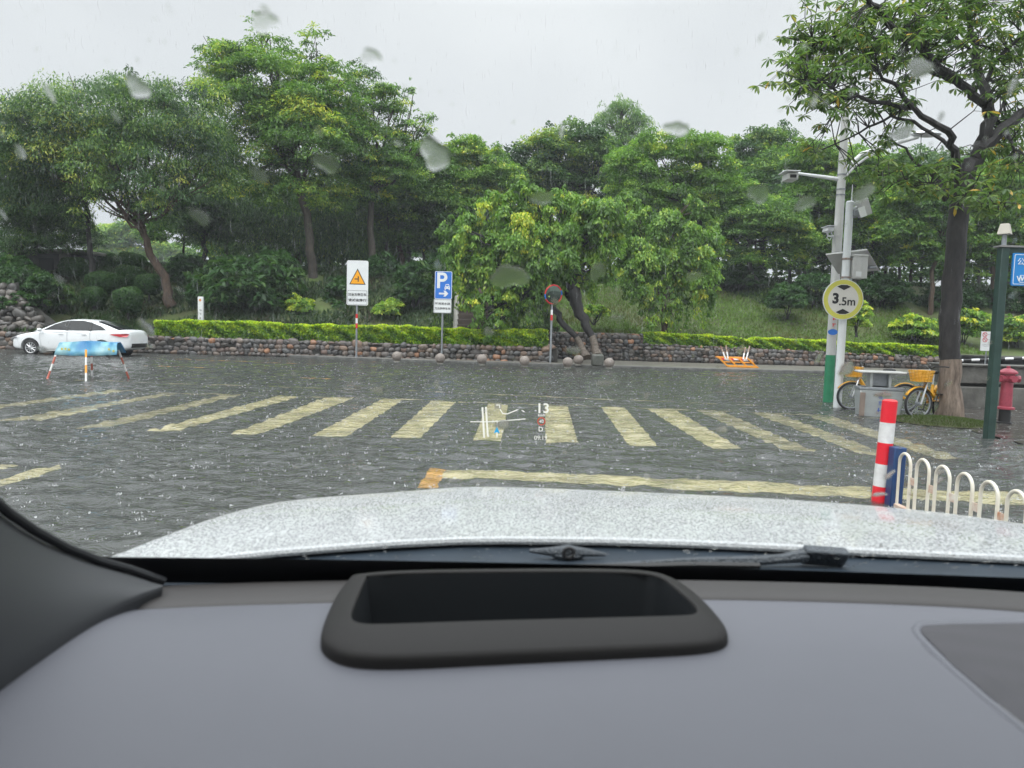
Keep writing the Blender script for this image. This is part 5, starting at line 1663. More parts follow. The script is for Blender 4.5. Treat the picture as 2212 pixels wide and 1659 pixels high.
# --- bicycles
def bicycle(label, loc, rz):
    root = thing('bicycle', label, 'bicycle', loc, rz, 'yellow shared bicycles')
    r = 0.29
    for x in (-0.52, 0.52):
        tb = MB().ring((x, 0, r), r - 0.02, 0.022, 36, 8).build('tyre', RUBBER, None)
        b = MB().ring((x, 0, r), r - 0.048, 0.012, 36, 6)
        for i in range(20):
            a = 2 * PI * i / 20
            b.tube([(x, 0.02 * (-1) ** i, r), (x + (r - 0.05) * math.cos(a), 0, r + (r - 0.05) * math.sin(a))], 0.0025, 3, cap=False)
        b.tube([(x, -0.05, r), (x, 0.05, r)], 0.03, 10)
        wh = b.build('wheel', STEEL, root)
        tb.parent = wh
        a0, a1 = (R_(20), R_(170)) if x < 0 else (R_(30), R_(160))
        rows = [[(x + (r + 0.03) * math.cos(a0 + (a1 - a0) * i / 14), y, r + (r + 0.03 + dz) * math.sin(a0 + (a1 - a0) * i / 14)) for i in range(15)] for y, dz in ((-0.035, -0.012), (0, 0), (0.035, -0.012))]
        MB().grid(rows).build('mudguard', YEL, root, solid=0.006)
    b = MB()
    b.tube([(0.52, -0.06, r), (0.42, -0.045, 0.62), (0.38, 0, 0.70)], 0.016, 8).tube([(0.52, 0.06, r), (0.42, 0.045, 0.62), (0.38, 0, 0.70)], 0.016, 8)
    b.tube([(0.38, 0, 0.66), (0.33, 0, 0.92)], 0.02, 8)
    b.build('fork', ALU, root)
    b = MB()
    b.tube([(0.38, 0, 0.66), (0.22, 0, 0.42), (-0.08, 0, 0.32), (-0.14, 0, 0.62)], [0.032, 0.036, 0.036, 0.024], 10)
    b.tube([(-0.08, 0, 0.32), (-0.52, 0.06, r)], 0.016, 8).tube([(-0.08, 0, 0.32), (-0.52, -0.06, r)], 0.016, 8)
    b.tube([(-0.13, 0, 0.56), (-0.52, 0.06, r)], 0.012, 8).tube([(-0.13, 0, 0.56), (-0.52, -0.06, r)], 0.012, 8)
    b.build('frame', YEL, root)
    MB().tube([(-0.14, 0, 0.6), (-0.18, 0, 0.82)], 0.014, 8).build('seat_post', ALU, root)
    MB().sphere((-0.19, 0, 0.85), (0.13, 0.075, 0.035), 14, 8).build('saddle', BLACK, root)
    b = MB().tube([(0.33, 0, 0.92), (0.33, -0.12, 0.97), (0.27, -0.27, 0.98), (0.20, -0.29, 0.97)], 0.012, 8).tube([(0.33, 0, 0.92), (0.33, 0.12, 0.97), (0.27, 0.27, 0.98), (0.20, 0.29, 0.97)], 0.012, 8)
    b.build('handlebar', BLACK, root)
    b = MB()
    for i in range(8):                         # slatted plastic basket
        z = 0.70 + i * 0.027
        g = 0.12 + i * 0.006
        b.tube([(0.45 - g * 0.5, -g, z), (0.45 + g * 1.2, -g, z), (0.45 + g * 1.2, g, z), (0.45 - g * 0.5, g, z), (0.45 - g * 0.5, -g, z)], 0.009, 4, cap=False)
    for s in (-1, 1):
        for xx in (0.40, 0.47, 0.54, 0.61):
            b.tube([(xx, s * 0.12, 0.70), (xx + 0.01, s * 0.165, 0.90)], 0.007, 4)
    for yy in (-0.08, 0, 0.08):
        b.tube([(0.60, yy, 0.70), (0.65, yy, 0.90)], 0.007, 4)
    b.box((0.49, 0, 0.70), (0.25, 0.24, 0.012))
    b.build('basket', YEL, root)
    MB().ring((-0.08, -0.06, 0.30), 0.085, 0.008, 20, 6).build('chainring', BLACK, root)
    MB().box((-0.28, -0.065, 0.305), (0.46, 0.02, 0.10)).build('chain_guard', YEL, root, bevel=0.02)
    b = MB().tube([(-0.08, -0.08, 0.30), (-0.02, -0.1, 0.16)], 0.01, 6).tube([(-0.08, 0.08, 0.30), (-0.14, 0.1, 0.44)], 0.01, 6)
    b.box((-0.02, -0.14, 0.15), (0.09, 0.09, 0.02)).box((-0.14, 0.14, 0.45), (0.09, 0.09, 0.02))
    b.build('pedal', BLACK, root)
    return root
p = G(877, 410, 0)
bk = bicycle('yellow bicycle with slatted basket, standing in the water behind the litter bin', (p.x, p.y, -0.03), R_(174))
p = G(920.5, 420, 0)
b2 = copy_tree(bk)
HB_ = R_(226)
b2.rotation_euler.z = HB_
b2.location = (p.x - 0.52 * math.cos(HB_), p.y - 0.52 * math.sin(HB_), 0.0)
steer = Matrix.Translation((0.42, 0, 0)) @ Matrix.Rotation(R_(-34), 4, 'Z') @ Matrix.Translation((-0.42, 0, 0))
for ch in b2.children:                     # handlebars turned
    xm = sum(v.co.x for v in ch.data.vertices) / len(ch.data.vertices)
    if xm > 0.2 and not ch.name.startswith('frame'):
        ch.matrix_basis = steer @ ch.matrix_basis
b2['label'] = 'yellow bicycle half hidden by the big limewashed trunk, front wheel turned to the camera'

# --- hydrant
p = G(1004, 423.5, 0)
root = thing('fire_hydrant', 'pinkish red fire hydrant on a black foot beside the green sign post', 'hydrant', (p.x, p.y, 0.0))
k = p.y / F_PX
RH = mat('hydrant_red', (0.36, 0.055, 0.085), 0.4, var=0.35, scale=8, bump=0.1)
Hh = 58 * k
MB().lathe([(0.12, -0.02), (0.12, 0.03), (0.095, 0.04), (0.09, Hh * 0.25)], 24).build('foot', BLACK, root)
MB().lathe([(0.14, Hh * 0.25), (0.145, Hh * 0.255), (0.145, Hh * 0.285), (0.10, Hh * 0.30), (0.095, Hh * 0.5), (0.092, Hh * 0.72), (0.11, Hh * 0.74), (0.115, Hh * 0.86)], 28).build('barrel', RH, root)
MB().lathe([(0.115, Hh * 0.86), (0.15, Hh * 0.865), (0.15, Hh * 0.895), (0.12, Hh * 0.92), (0.06, Hh * 0.955), (0.03, Hh * 0.96), (0.03, Hh * 0.99), (0.028, Hh)], 28).build('bonnet', RH, root)
for a in (200, 270, 340):
    d = Vector((math.cos(R_(a)), math.sin(R_(a)), 0))
    z = Vector((0, 0, Hh * 0.78))
    nz_ = MB().tube([z + d * 0.08, z + d * 0.15], 0.055, 14).build('nozzle', RH, root)
    MB().tube([z + d * 0.15, z + d * 0.19], [0.065, 0.06], 8).build('nozzle_cap', RH, nz_)

# --- green sign post with the blue sign
p = G(988.5, 438.5, 0)
root = thing('toilet_sign', 'dark green post carrying a blue toilet direction sign, cut by the right edge', 'sign', (p.x, p.y, -0.02))
b0 = Vector((p.x, p.y, -0.02))
Yg = p.y
DG = mat('post_green', (0.022, 0.055, 0.045), 0.4, var=0.4, scale=5)
def lg(u, v, dy=0.0): return P(u, v, Yg + dy) - b0
zt = lg(1004, 247.5).z
MB().box((0, 0, zt / 2), (0.115, 0.115, zt)).build('post', DG, root, bevel=0.008)
MB().box((0.52, 0, zt - 0.05), (0.95, 0.08, 0.10)).build('crossbar', DG, root, bevel=0.006)
MB().box((0.50, 0, zt + 0.012), (1.20, 0.15, 0.025)).build('coping', mat('coping_grey', (0.2, 0.2, 0.19), 0.5), root)
MB().box((1.05, 0, zt / 2), (0.115, 0.115, zt)).build('post', DG, root, bevel=0.008)
lm = MB().lathe([(0.035, 0), (0.03, 0.18)], 12, (0, 0, zt + 0.02)).build('finial_stem', STEEL, root)
MB().lathe([(0.115, 0.0), (0.075, 0.14), (0.07, 0.15)], 4, (0, 0, zt + 0.19)).build('finial_cap', mat('cap_cream', (0.45, 0.42, 0.36), 0.5), lm, smooth=0)
xl, xr = lg(1008.2, 270).x, 0.99
z1, z0 = lg(1010, 253.5).z, lg(1010, 286).z
cx, cz = (xl + xr) / 2, (z0 + z1) / 2
WCB = mat('toilet_blue', (0.01, 0.19, 0.50), 0.3)
sg = MB().prism(sh_(rrect(xr - xl, z1 - z0, 0.02), cx, cz), -0.085, -0.06).build('sign_panel', WCB, root)
b = MB()
frame_prism(b, sh_(rrect(xr - xl - 0.04, z1 - z0 - 0.04, 0.02), cx, cz), sh_(rrect(xr - xl - 0.055, z1 - z0 - 0.055, 0.018), cx, cz), -0.089, -0.085)
frame_prism(b, sh_(rrect(0.62, 0.11, 0.01), cx - 0.02, z0 + 0.10), sh_(rrect(0.605, 0.095, 0.008), cx - 0.02, z0 + 0.10), -0.089, -0.085)
b.build('border', SIGNW, sg, smooth=0)
text('lettering', 'WC', 0.105, TM(xl + 0.165, -0.089, z0 + 0.098), SIGNW, sg, 0.002, bold=0.002)
text('lettering', '公厕', 0.11, TM(xl + 0.17, -0.089, z1 - 0.13), SIGNW, sg, 0.002)

# --- notice board on its post
Yn = 18.0
p = P(985, 365, Yn)
zf = 0.0
root = thing('notice_board', 'small white notice board with two red prohibition rings on a thin post', 'notice board', (p.x, p.y, zf))
b0 = Vector((p.x, p.y, zf))
k = Yn / F_PX
c0 = P(987.5, 341.2, Yn) - b0
MB().tube([(0, 0.03, -0.05), (0.03, 0.03, c0.z)], 0.018, 8).build('post', STEEL, root)
MB().at(Matrix.Translation(c0)).prism(rrect(13.2 * k, 19.2 * k, 0.02), -0.012, 0.012).build('panel', SIGNW, root)
b = MB()
for v in (334.6, 339.8):
    q = P(984.6, v, Yn) - b0
    b.ring((q.x, -0.016, q.z), 2.1 * k, 0.007, 20, 6)
    b.tube([(q.x - 1.4 * k, -0.016, q.z + 1.4 * k), (q.x + 1.4 * k, -0.016, q.z - 1.4 * k)], 0.006, 6)
b.build('prohibition_ring', RED, root)
INK = mat('ink', (0.10, 0.10, 0.11), 0.6)
small_print('lettering', [4], 1.3 * k, TM(c0.x + 2.2 * k, c0.y - 0.014, c0.z + 6.6 * k), INK, root)
small_print('lettering', [6], 1.05 * k, TM(c0.x + 2.4 * k, c0.y - 0.014, c0.z + 1.5 * k), INK, root)
small_print('lettering', [10, 9], 1.0 * k, TM(c0.x, c0.y - 0.014, c0.z - 4.2 * k), INK, root)

# --- barrier boom behind
a, b_ = P(955, 360.8, 19.5), P(1075, 356.2, 18.5)
root = thing('barrier_boom', 'thin white and black barrier boom crossing behind the green post', 'barrier boom', (a.x, a.y, 0))
b = MB()
o_ = Vector((a.x, a.y, 0))
for i in range(14):
    b.mi(i % 2).tube([a.lerp(b_, i / 14) - o_, a.lerp(b_, (i + 1) / 14) - o_], 0.035, 8)
b.build('boom', [WHITE, BLACK], root)
MB().tube([Vector((2.0, -0.2, 0)), Vector((2.0, -0.2, 0.85))], 0.04, 8).build('support', STEEL, root)
MB().tube([Vector((0.2, 0, 0)), Vector((0.2, 0, 0.85))], 0.04, 8).build('support', STEEL, root)

# --- concrete planter wall at right
p = G(958, 407.5, 0)
root = thing('concrete_planter', 'long grey concrete block wall in two tiers behind the hydrant', 'wall', (p.x, p.y, 0))
k = p.y / F_PX
CW = mat('planter_concrete', (0.16, 0.155, 0.14), 0.55, col2=(0.06, 0.058, 0.052), scale=1.8, bump=0.4, bscale=20)
for i, (x, w) in enumerate(((0.45, 0.86), (1.45, 1.10), (2.6, 1.16))):
    MB().box((x, 0.3, 0.21), (w, 0.5, 0.5)).build('lower_block', CW, root, bevel=0.025)
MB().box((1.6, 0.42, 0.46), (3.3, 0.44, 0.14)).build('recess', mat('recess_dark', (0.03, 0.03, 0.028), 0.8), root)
MB().box((1.5, 0.40, 0.72), (3.5, 0.62, 0.38)).build('upper_block', CW, root, bevel=0.02)
MB().box((1.5, 0.40, 0.93), (3.6, 0.72, 0.045)).build('coping', CW, root, bevel=0.01)

# --- wet pavement at right
WETP = mat('wet_pavement', (0.075, 0.064, 0.056), 0.16, col2=(0.05, 0.044, 0.040), scale=1.1, bump=0.25, bscale=6)
pts = [G(900, 398, 0.006), G(940, 418, 0.006), G(975, 432, 0.006), G(1010, 440, 0.006), G(1080, 462, 0.006), G(1200, 480, 0.006), G(1200, 392, 0.006), G(1020, 385, 0.006), G(940, 386, 0.006)]
MB().add(pts, [tuple(range(len(pts)))]).build('pavement', WETP, smooth=0, fix=False)['kind'] = 'structure'

# --- red and white bollard post with its blue box
p0, p1 = G(878.5, 504, -0.05), P(890, 401, 6.14)
p0 = P(878.5, 504, 6.14); p0.z = -0.05
root = thing('bollard_post', 'thick red and white banded post leaning by the white hoop railing', 'bollard', p0)
d = p1 - p0
mb = MB()
cuts = [0.0, 0.20, 0.41, 0.61, 0.80, 1.0]
for i in range(5):
    a, b_ = d * cuts[i], d * cuts[i + 1]
    mb.mi(0 if i % 2 == 0 else 1).tube([a, b_], 0.062, 24, cap=(i in (0, 4)))
SCUFF = mat('scuffed_white', (0.70, 0.70, 0.69), 0.4, col2=(0.52, 0.51, 0.50), scale=9, detail=8)
mb.build('shaft', [mat('band_red', (0.70, 0.015, 0.03), 0.3, var=0.1, scale=6), SCUFF], root)
MB().lathe([(0.062, 0), (0.045, 0.012), (0.01, 0.016)], 24, tuple(d)).build('cap', RED, root)
root = thing('fence_post', 'narrow dark blue upright box between the banded post and the hoops', 'fence post', P(893, 503, 6.02))
q0 = root.location.copy(); q0.z = -0.05; root.location = q0
t = P(898, 447, 6.02) - q0
MB().add([(x * 0.052 + (t.x if z else 0), y * 0.05, t.z if z else 0) for z in (0, 1) for x, y in ((-1, -1), (1, -1), (1, 1), (-1, 1))],
         [(0, 1, 2, 3), (4, 5, 6, 7), (0, 1, 5, 4), (1, 2, 6, 5), (2, 3, 7, 6), (3, 0, 4, 7)]).build('box', mat('navy', (0.015, 0.05, 0.15), 0.35, var=0.25, scale=7), root, bevel=0.008)

# --- white hoop railing
RAILW = mat('railing_cream', (0.70, 0.67, 0.58), 0.35, col2=(0.60, 0.54, 0.44), scale=6)
RUSTY = mat('railing_rust', (0.68, 0.64, 0.56), 0.4, col2=(0.45, 0.20, 0.10), scale=12, detail=7)
zt_ = 0.47
def hoop_at(u, v):       # ground position of a hoop whose top is seen at u, v
    return G(u, v, zt_)
h0, h1 = hoop_at(905.7, 453.7), hoop_at(1018, 491.3)
dirv = Vector((h1.x - h0.x, h1.y - h0.y, 0))
step = dirv / 5
root = thing('hoop_railing', 'low cream white railing of rounded hoops running past the bonnet at right', 'railing', (h0.x, h0.y, -0.05))
dn = dirv.normalized()
hw = step.length * 0.33
H_ = zt_ + 0.05
for i in range(7):
    c = step * i
    pts = [c - dn * hw + Vector((0, 0, 0.07)), c - dn * hw + Vector((0, 0, H_ - hw))]
    pts += [c - dn * hw * math.cos(a) + Vector((0, 0, H_ - hw + hw * math.sin(a))) for a in [PI * j / 10 for j in range(1, 10)]]
    pts += [c + dn * hw + Vector((0, 0, H_ - hw)), c + dn * hw + Vector((0, 0, 0.07))]
    MB().tube(pts, 0.0125, 10).build('hoop', RAILW, root)
sd = Vector((-dn.y, dn.x, 0))
for i in range(-1, 6):
    a = step * i + dn * hw if i >= 0 else step * 0 - dn * (hw + 0.07)
    b_ = step * (i + 1) - dn * hw
    for zz in (H_ * 0.60,):
        e = 0.03
        vs = []
        for z in (zz - e, zz + e):
            for q in (a - sd * 0.004, b_ - sd * 0.004, b_ + sd * 0.004, a + sd * 0.004):
                vs.append(q + Vector((0, 0, z)))
        MB().add(vs, [(0, 1, 2, 3), (4, 5, 6, 7), (0, 1, 5, 4), (1, 2, 6, 5), (2, 3, 7, 6), (3, 0, 4, 7)]).build('link_plate', RUSTY, root, smooth=0)
a, b_ = -dn * (hw + 0.10), step * 6.5
vs = []
for z in (0.03, 0.075):
    for q in (a - sd * 0.025, b_ - sd * 0.025, b_ + sd * 0.025, a + sd * 0.025):
        vs.append(q + Vector((0, 0, z)))
MB().add(vs, [(0, 1, 2, 3), (4, 5, 6, 7), (0, 1, 5, 4), (1, 2, 6, 5), (2, 3, 7, 6), (3, 0, 4, 7)]).build('bottom_rail', RUSTY, root, bevel=0.004)

# ================================================================ WHITE SEDAN
def sedan():
    root = thing('sedan', 'white sedan parked in the flood water before the boulder bank, facing left', 'car', (-17.0, 27.95, -0.05))
    PAINT = mat('car_white', (0.72, 0.74, 0.75), 0.18, coat=0.6, var=0.04)
    TINT = mat('car_glass', (0.012, 0.014, 0.017), 0.08, spec=0.35)
    # lower body: x, half width, underside, beltline
    st = [(-2.28, 0.55, 0.34, 0.58), (-2.22, 0.68, 0.26, 0.68), (-2.05, 0.80, 0.22, 0.76), (-1.7, 0.875, 0.20, 0.84), (-1.3, 0.895, 0.19, 0.915), (-0.95, 0.90, 0.19, 0.965),
          (-0.2, 0.90, 0.19, 0.985), (0.6, 0.90, 0.19, 1.00), (1.3, 0.895, 0.20, 1.03), (1.75, 0.875, 0.24, 1.05), (2.08, 0.83, 0.29, 1.055), (2.24, 0.76, 0.34, 1.04), (2.30, 0.66, 0.40, 0.93), (2.31, 0.60, 0.45, 0.80)]
    rows = []
    for x, w, zl, zt in st:
        sec = [(0, zl), (w * 0.85, zl), (w * 0.97, zl + 0.07), (w * 0.99, zl + 0.24 * (zt - zl)), (w, zl + 0.55 * (zt - zl)), (w * 0.985, zl + 0.74 * (zt - zl)), (w * 0.965, zt - 0.04), (w * 0.90, zt), (w * 0.5, zt + 0.03), (0, zt + 0.04)]
        full = [(x, -y, z) for y, z in sec] + [(x, y, z) for y, z in sec[-2:0:-1]]
        rows.append(full + [full[0]])
    mb = MB()
    n = len(rows[0]) - 1
    vs = [p for r in rows for p in r[:-1]]
    fs = [(i * n + k, i * n + (k + 1) % n, (i + 1) * n + (k + 1) % n, (i + 1) * n + k) for i in range(len(rows) - 1) for k in range(n)]
    fs += [tuple(range(n)), tuple((len(rows) - 1) * n + k for k in range(n))]
    mb.add(vs, fs)
    body = mb.build('body', PAINT, root, smooth=45, sub=2)
    WX = (-1.42, 1.32)
    cut = MB()
    for x in WX:
        for s in (-1, 1):
            cut.tube([(x, s * 0.62, 0.31), (x, s * 1.2, 0.31)], 0.375, 40)
    cu = cut.build('arch_cutter', BLACK, root)
    bo = body.modifiers.new('arches', 'BOOLEAN')
    bo.operation = 'DIFFERENCE'
    bo.object = cu
    bo.solver = 'EXACT'
    bpy.context.view_layer.update()
    dg = bpy.context.evaluated_depsgraph_get()
    me = bpy.data.meshes.new_from_object(body.evaluated_get(dg))
    body.modifiers.clear()
    body.data = me
    bpy.data.objects.remove(cu)
    me.polygons.foreach_set('use_smooth', [True] * len(me.polygons))
    me.set_sharp_from_angle(angle=R_(40))
    # cabin
    def ys(z): return 0.855 - (z - 0.97) * 0.48
    gs = [(-1.28, 0.95), (-1.0, 1.08), (-0.70, 1.23), (-0.42, 1.345), (-0.15, 1.415), (0.2, 1.448), (0.55, 1.44), (0.9, 1.395), (1.2, 1.32), (1.5, 1.22), (1.8, 1.11), (2.0, 1.06)]
    rows = []
    for x, zr in gs:
        zb = 0.93 if x < 1.2 else 0.98
        zs_ = max(zb + 0.01, zr - 0.075)
        taper = 1 - max(0, (x - 1.0)) * 0.10 - max(0, -0.6 - x) * 0.12
        sec = [(ys(zb) * taper, zb), (ys((zb + zs_) / 2) * taper, (zb + zs_) / 2), (ys(zs_) * taper, zs_), (ys(zr) * 0.93 * taper, zr - 0.02), (ys(zr) * 0.6 * taper, zr + 0.005), (0, zr + 0.012)]
        rows.append([(x, -y, z) for y, z in sec] + [(x, y, z) for y, z in sec[-2::-1]])
    MB().grid(rows).build('roof', PAINT, root, smooth=40, sub=1)
    def sideglass(name, poly):
        for s in (-1, 1):
            b = MB()
            b.add([(x, s * (ys(z) * (1 - max(0, (x - 1.0)) * 0.10 - max(0, -0.6 - x) * 0.12) + 0.014), z) for x, z in poly], [tuple(range(len(poly)))])
            b.build(name, TINT, root, smooth=0)
    sideglass('window', [(-0.92, 1.0), (-0.005, 1.005), (-0.005, 1.375), (-0.05, 1.368), (-0.22, 1.33), (-0.52, 1.225)])
    sideglass('window', [(0.005, 1.005), (0.885, 1.015), (0.83, 1.33), (0.52, 1.388), (0.005, 1.378)])
    sideglass('window', [(0.90, 1.02), (1.46, 1.045), (1.24, 1.19), (0.85, 1.322)])
    for s in (-1, 1):
        b = MB()
        for x in (0.0, 0.875):
            b.add([(x + dx, s * (ys(z) + 0.019), z) for dx, z in ((-0.045, 1.0), (0.045, 1.0), (0.035 - (0.02 if x > .5 else 0), 1.335), (-0.035 - (0.02 if x > .5 else 0), 1.335))], [(0, 1, 2, 3)])
        b.build('pillar', BLACK, root, smooth=0)
    # rear and front screens lie on the sloping roof
    def slope(name, xs_, wf):
        rws = []
        for x, z in xs_:
            w = wf * ys(z)
            rws.append([(x, w * t, z + 0.020 - abs(t) ** 3 * 0.05) for t in (-1, -0.8, -0.4, 0, 0.4, 0.8, 1)])
        MB().grid(rws).build(name, TINT, root, smooth=60)
    slope('rear_window', [(1.02, 1.385), (1.2, 1.33), (1.5, 1.23), (1.8, 1.12), (1.92, 1.08)], 0.86)
    slope('windscreen', [(-0.40, 1.36), (-0.70, 1.24), (-1.0, 1.09), (-1.18, 1.0)], 0.88)
    # wheels
    for i, x in enumerate(WX):
        for s in (-1, 1):
            t = MB().ring((x, s * 0.79, 0.31), 0.245, 0.072, 40, 12).build('tyre', RUBBER, None)
            b = MB()
            b.ring((x, s * 0.83, 0.31), 0.205, 0.02, 40, 8)
            for j in range(10):
                a = 2 * PI * j / 10
                c_, s_ = math.cos(a), math.sin(a)
                b.tube([(x + 0.03 * c_, s * 0.84, 0.31 + 0.03 * s_), (x + 0.2 * c_, s * 0.83, 0.31 + 0.2 * s_)], [0.022, 0.014], 6)
            b.tube([(x, s * 0.80, 0.31), (x, s * 0.85, 0.31)], 0.045, 16)
            w = b.build('wheel', ALU, root)
            t.parent = w
            MB().tube([(x, s * 0.70, 0.31), (x, s * 0.79, 0.31)], 0.22, 24).build('brake', BLACK, w)
    for s in (-1, 1):
        HL = mat('lamp_dark', (0.10, 0.10, 0.11), 0.1, spec=0.8)
        MB().add([(x, s * (y + 0.012), z) for x, y, z in ((-2.25, 0.62, 0.60), (-2.02, 0.815, 0.645), (-1.86, 0.868, 0.70), (-1.97, 0.83, 0.715), (-2.19, 0.70, 0.665))], [(0, 1, 2, 3, 4)]).build('headlight', HL, root, smooth=0)
        TL = mat('tail_red', (0.42, 0.012, 0.02), 0.2, spec=0.7)
        mb = MB().add([(x + 0.008, s * (y + 0.022), z) for x, y, z in ((1.62, 0.888, 0.875), (2.02, 0.853, 0.80), (2.24, 0.775, 0.80), (2.29, 0.68, 0.90), (2.235, 0.76, 0.93), (2.02, 0.838, 0.915), (1.74, 0.872, 0.905))], [(0, 1, 2, 3, 4, 5, 6)])
        mb.build('tail_light', TL, root, smooth=0)
        MB().sphere((-0.98, s * 0.97, 1.0), (0.08, 0.11, 0.065), 14, 8).build('mirror', PAINT, root)
        for x in (-0.22, 0.66):
            MB().box((x, s * 0.905, 0.86), (0.17, 0.03, 0.022)).build('door_handle', ALU, root, bevel=0.006)
        seam = MB()
        for x0, x1 in ((-1.02, -0.98), (0.01, 0.03), (0.88, 1.12)):
            seam.tube([(x0, s * 0.885, 0.97), (x0, s * 0.903, 0.7), (x1, s * 0.895, 0.33)], 0.004, 4)
        seam.build('door_seam', STEEL, root)
        MB().box((0.0, s * 0.875, 0.225), (2.0, 0.03, 0.04)).build('sill_trim', PG, root)
    MB().box((2.30, 0, 0.47), (0.06, 1.15, 0.16)).build('rear_bumper_trim', BLACK, root, bevel=0.02)
    MB().box((-2.27, 0, 0.42), (0.06, 1.0, 0.20)).build('grille', BLACK, root, bevel=0.02)
    return root
sedan()

# ================================================================ THE CAR ONE LOOKS OUT OF
car = thing('car', 'white car whose grey dashboard and wet white bonnet fill the foreground', 'car', (0.3, 0.9, 0))
C0 = Vector((0.3, 0.9, 0))
# bonnet -----------------------------------------------------------
def hood_mat():
    m = mat('bonnet_paint', (0.66, 0.675, 0.68), 0.16, coat=0.8)
    t = m.node_tree
    N = t.nodes.new
    c = N('ShaderNodeTexCoord')
    def n(scale, det, st):
        mp = N('ShaderNodeMapping'); mp.inputs['Scale'].default_value = st
        t.links.new(c.outputs['Object'], mp.inputs[0])
        q = N('ShaderNodeTexNoise'); q.inputs['Scale'].default_value = scale; q.inputs['Detail'].default_value = det
        q.inputs['Roughness'].default_value = 0.55
        t.links.new(mp.outputs[0], q.inputs['Vector'])
        return q.outputs['Fac']
    a = n(230, 4, (1, 0.6, 1))
    r = N('ShaderNodeValToRGB')
    r.color_ramp.elements[0].position = 0.47
    r.color_ramp.elements[1].position = 0.56
    big = n(9, 2, (1, 0.5, 1))
    mad = N('ShaderNodeMath'); mad.operation = 'MULTIPLY_ADD'; mad.inputs[1].default_value = 0.10
    sub_ = N('ShaderNodeMath'); sub_.operation = 'SUBTRACT'; sub_.inputs[1].default_value = 0.05
    t.links.new(big, mad.inputs[0]); t.links.new(a, mad.inputs[2])
    t.links.new(mad.outputs[0], sub_.inputs[0])
    t.links.new(sub_.outputs[0], r.inputs[0])
    b = t.nodes['Principled BSDF']
    mixc = N('ShaderNodeMix'); mixc.data_type = 'RGBA'          # bare wet paint / beaded water
    mixc.inputs[6].default_value = (0.385, 0.395, 0.40, 1)
    mixc.inputs[7].default_value = (0.475, 0.49, 0.49, 1)
    t.links.new(r.outputs[0], mixc.inputs[0])
    t.links.new(mixc.outputs[2], b.inputs['Base Color'])
    ro_ = N('ShaderNodeMapRange'); ro_.inputs['To Min'].default_value = 0.12; ro_.inputs['To Max'].default_value = 0.55
    t.links.new(r.outputs[0], ro_.inputs['Value'])
    t.links.new(ro_.outputs[0], b.inputs['Roughness'])
    b.inputs['Coat Weight'].default_value = 0.3
    b1 = N('ShaderNodeBump'); b1.inputs['Strength'].default_value = 0.6; b1.inputs['Distance'].default_value = 0.002
    t.links.new(r.outputs[0], b1.inputs['Height'])
    t.links.new(b1.outputs[0], b.inputs['Normal'])
    return m
BONNET = hood_mat()
front = [(205, 1215, 1.10), (300, 1180, 1.22), (400, 1140, 1.36), (500, 1105, 1.55), (600, 1082, 1.72), (700, 1072, 1.85), (850, 1062, 1.95), (930, 1056, 1.98), (1000, 1049.5, 2.0), (1100, 1050, 2.02), (1300, 1058, 2.05), (1500, 1067, 2.05), (1700, 1077, 2.03), (1900, 1092, 1.98), (2050, 1107, 1.9), (2212, 1130, 1.76), (2500, 1180, 1.5), (2700, 1225, 1.32)]
rear = [(205, 1224, 1.08), (260, 1226, 1.09), (330, 1221, 1.10), (410, 1210, 1.11), (500, 1199, 1.12), (600, 1189, 1.13), (740, 1178, 1.14), (850, 1170, 1.15), (1000, 1163, 1.16), (1100, 1162, 1.16), (1300, 1164, 1.16), (1500, 1170, 1.16), (1700, 1179, 1.15), (1900, 1189, 1.14), (2050, 1196, 1.13), (2212, 1204, 1.12), (2450, 1222, 1.1), (2650, 1240, 1.08)]
fp = [D(*q) for q in front]
rp_ = [D(*q) for q in rear]
hc = Vector((0.35, 1.1, 0))
rows = []
NR = 10
for j in range(NR + 1):
    t = j / NR
    rows.append([(r.lerp(f, t) + Vector((0, 0, 0.012 * math.sin(PI * t) * min(1, (f - r).length * 2)))) - C0 for r, f in zip(rp_, fp)])
for dd, dz in ((0.03, -0.012), (0.08, -0.05), (0.13, -0.13), (0.16, -0.28), (0.17, -0.55)):
    rw = []
    for f in fp:
        o_ = f - hc; o_.z = 0; o_.normalize()
        rw.append(f + o_ * dd + Vector((0, 0, dz)) - C0)
    rows.append(rw)
hood = MB().grid(rows).build('bonnet', BONNET, car, smooth=80, sub=2)
# rolled edge at the back of the bonnet
MB().tube([q - C0 + Vector((0, 0, -0.004)) for q in rp_], 0.007, 8).build('bonnet_edge', BONNET, hood)
# cowl under the glass ------------------------------------------------
COWL = mat('cowl_plastic', (0.026, 0.037, 0.050), 0.55, var=0.3, scale=9, spec=0.25)
cl = [(205, 1228, 1.02), (330, 1240, 1.02), (500, 1228, 1.03), (740, 1220, 1.04), (1000, 1211, 1.05), (1300, 1212, 1.05), (1500, 1217, 1.05), (1700, 1223, 1.04), (1900, 1231, 1.03), (2212, 1243, 1.0), (2450, 1262, 0.98), (2650, 1285, 0.96)]
up_ = [(205, 1222, 1.10), (330, 1218, 1.115), (500, 1196, 1.135), (740, 1175, 1.155), (1000, 1160, 1.175), (1300, 1161, 1.175), (1500, 1167, 1.175), (1700, 1176, 1.165), (1900, 1186, 1.155), (2212, 1201, 1.135), (2450, 1219, 1.115), (2650, 1237, 1.095)]
cl.append((3150, 1330, 0.93)); up_.append((3150, 1290, 1.05))
rr0 = [D(*q) - C0 - Vector((0, 0, 0.012)) for q in up_]
rr1 = [D(q[0], q[1] + 8, q[2]) - C0 for q in cl]
rr1b = [a.lerp(b_, 0.5) - Vector((0, 0, 0.006)) for a, b_ in zip(rr0, rr1)]
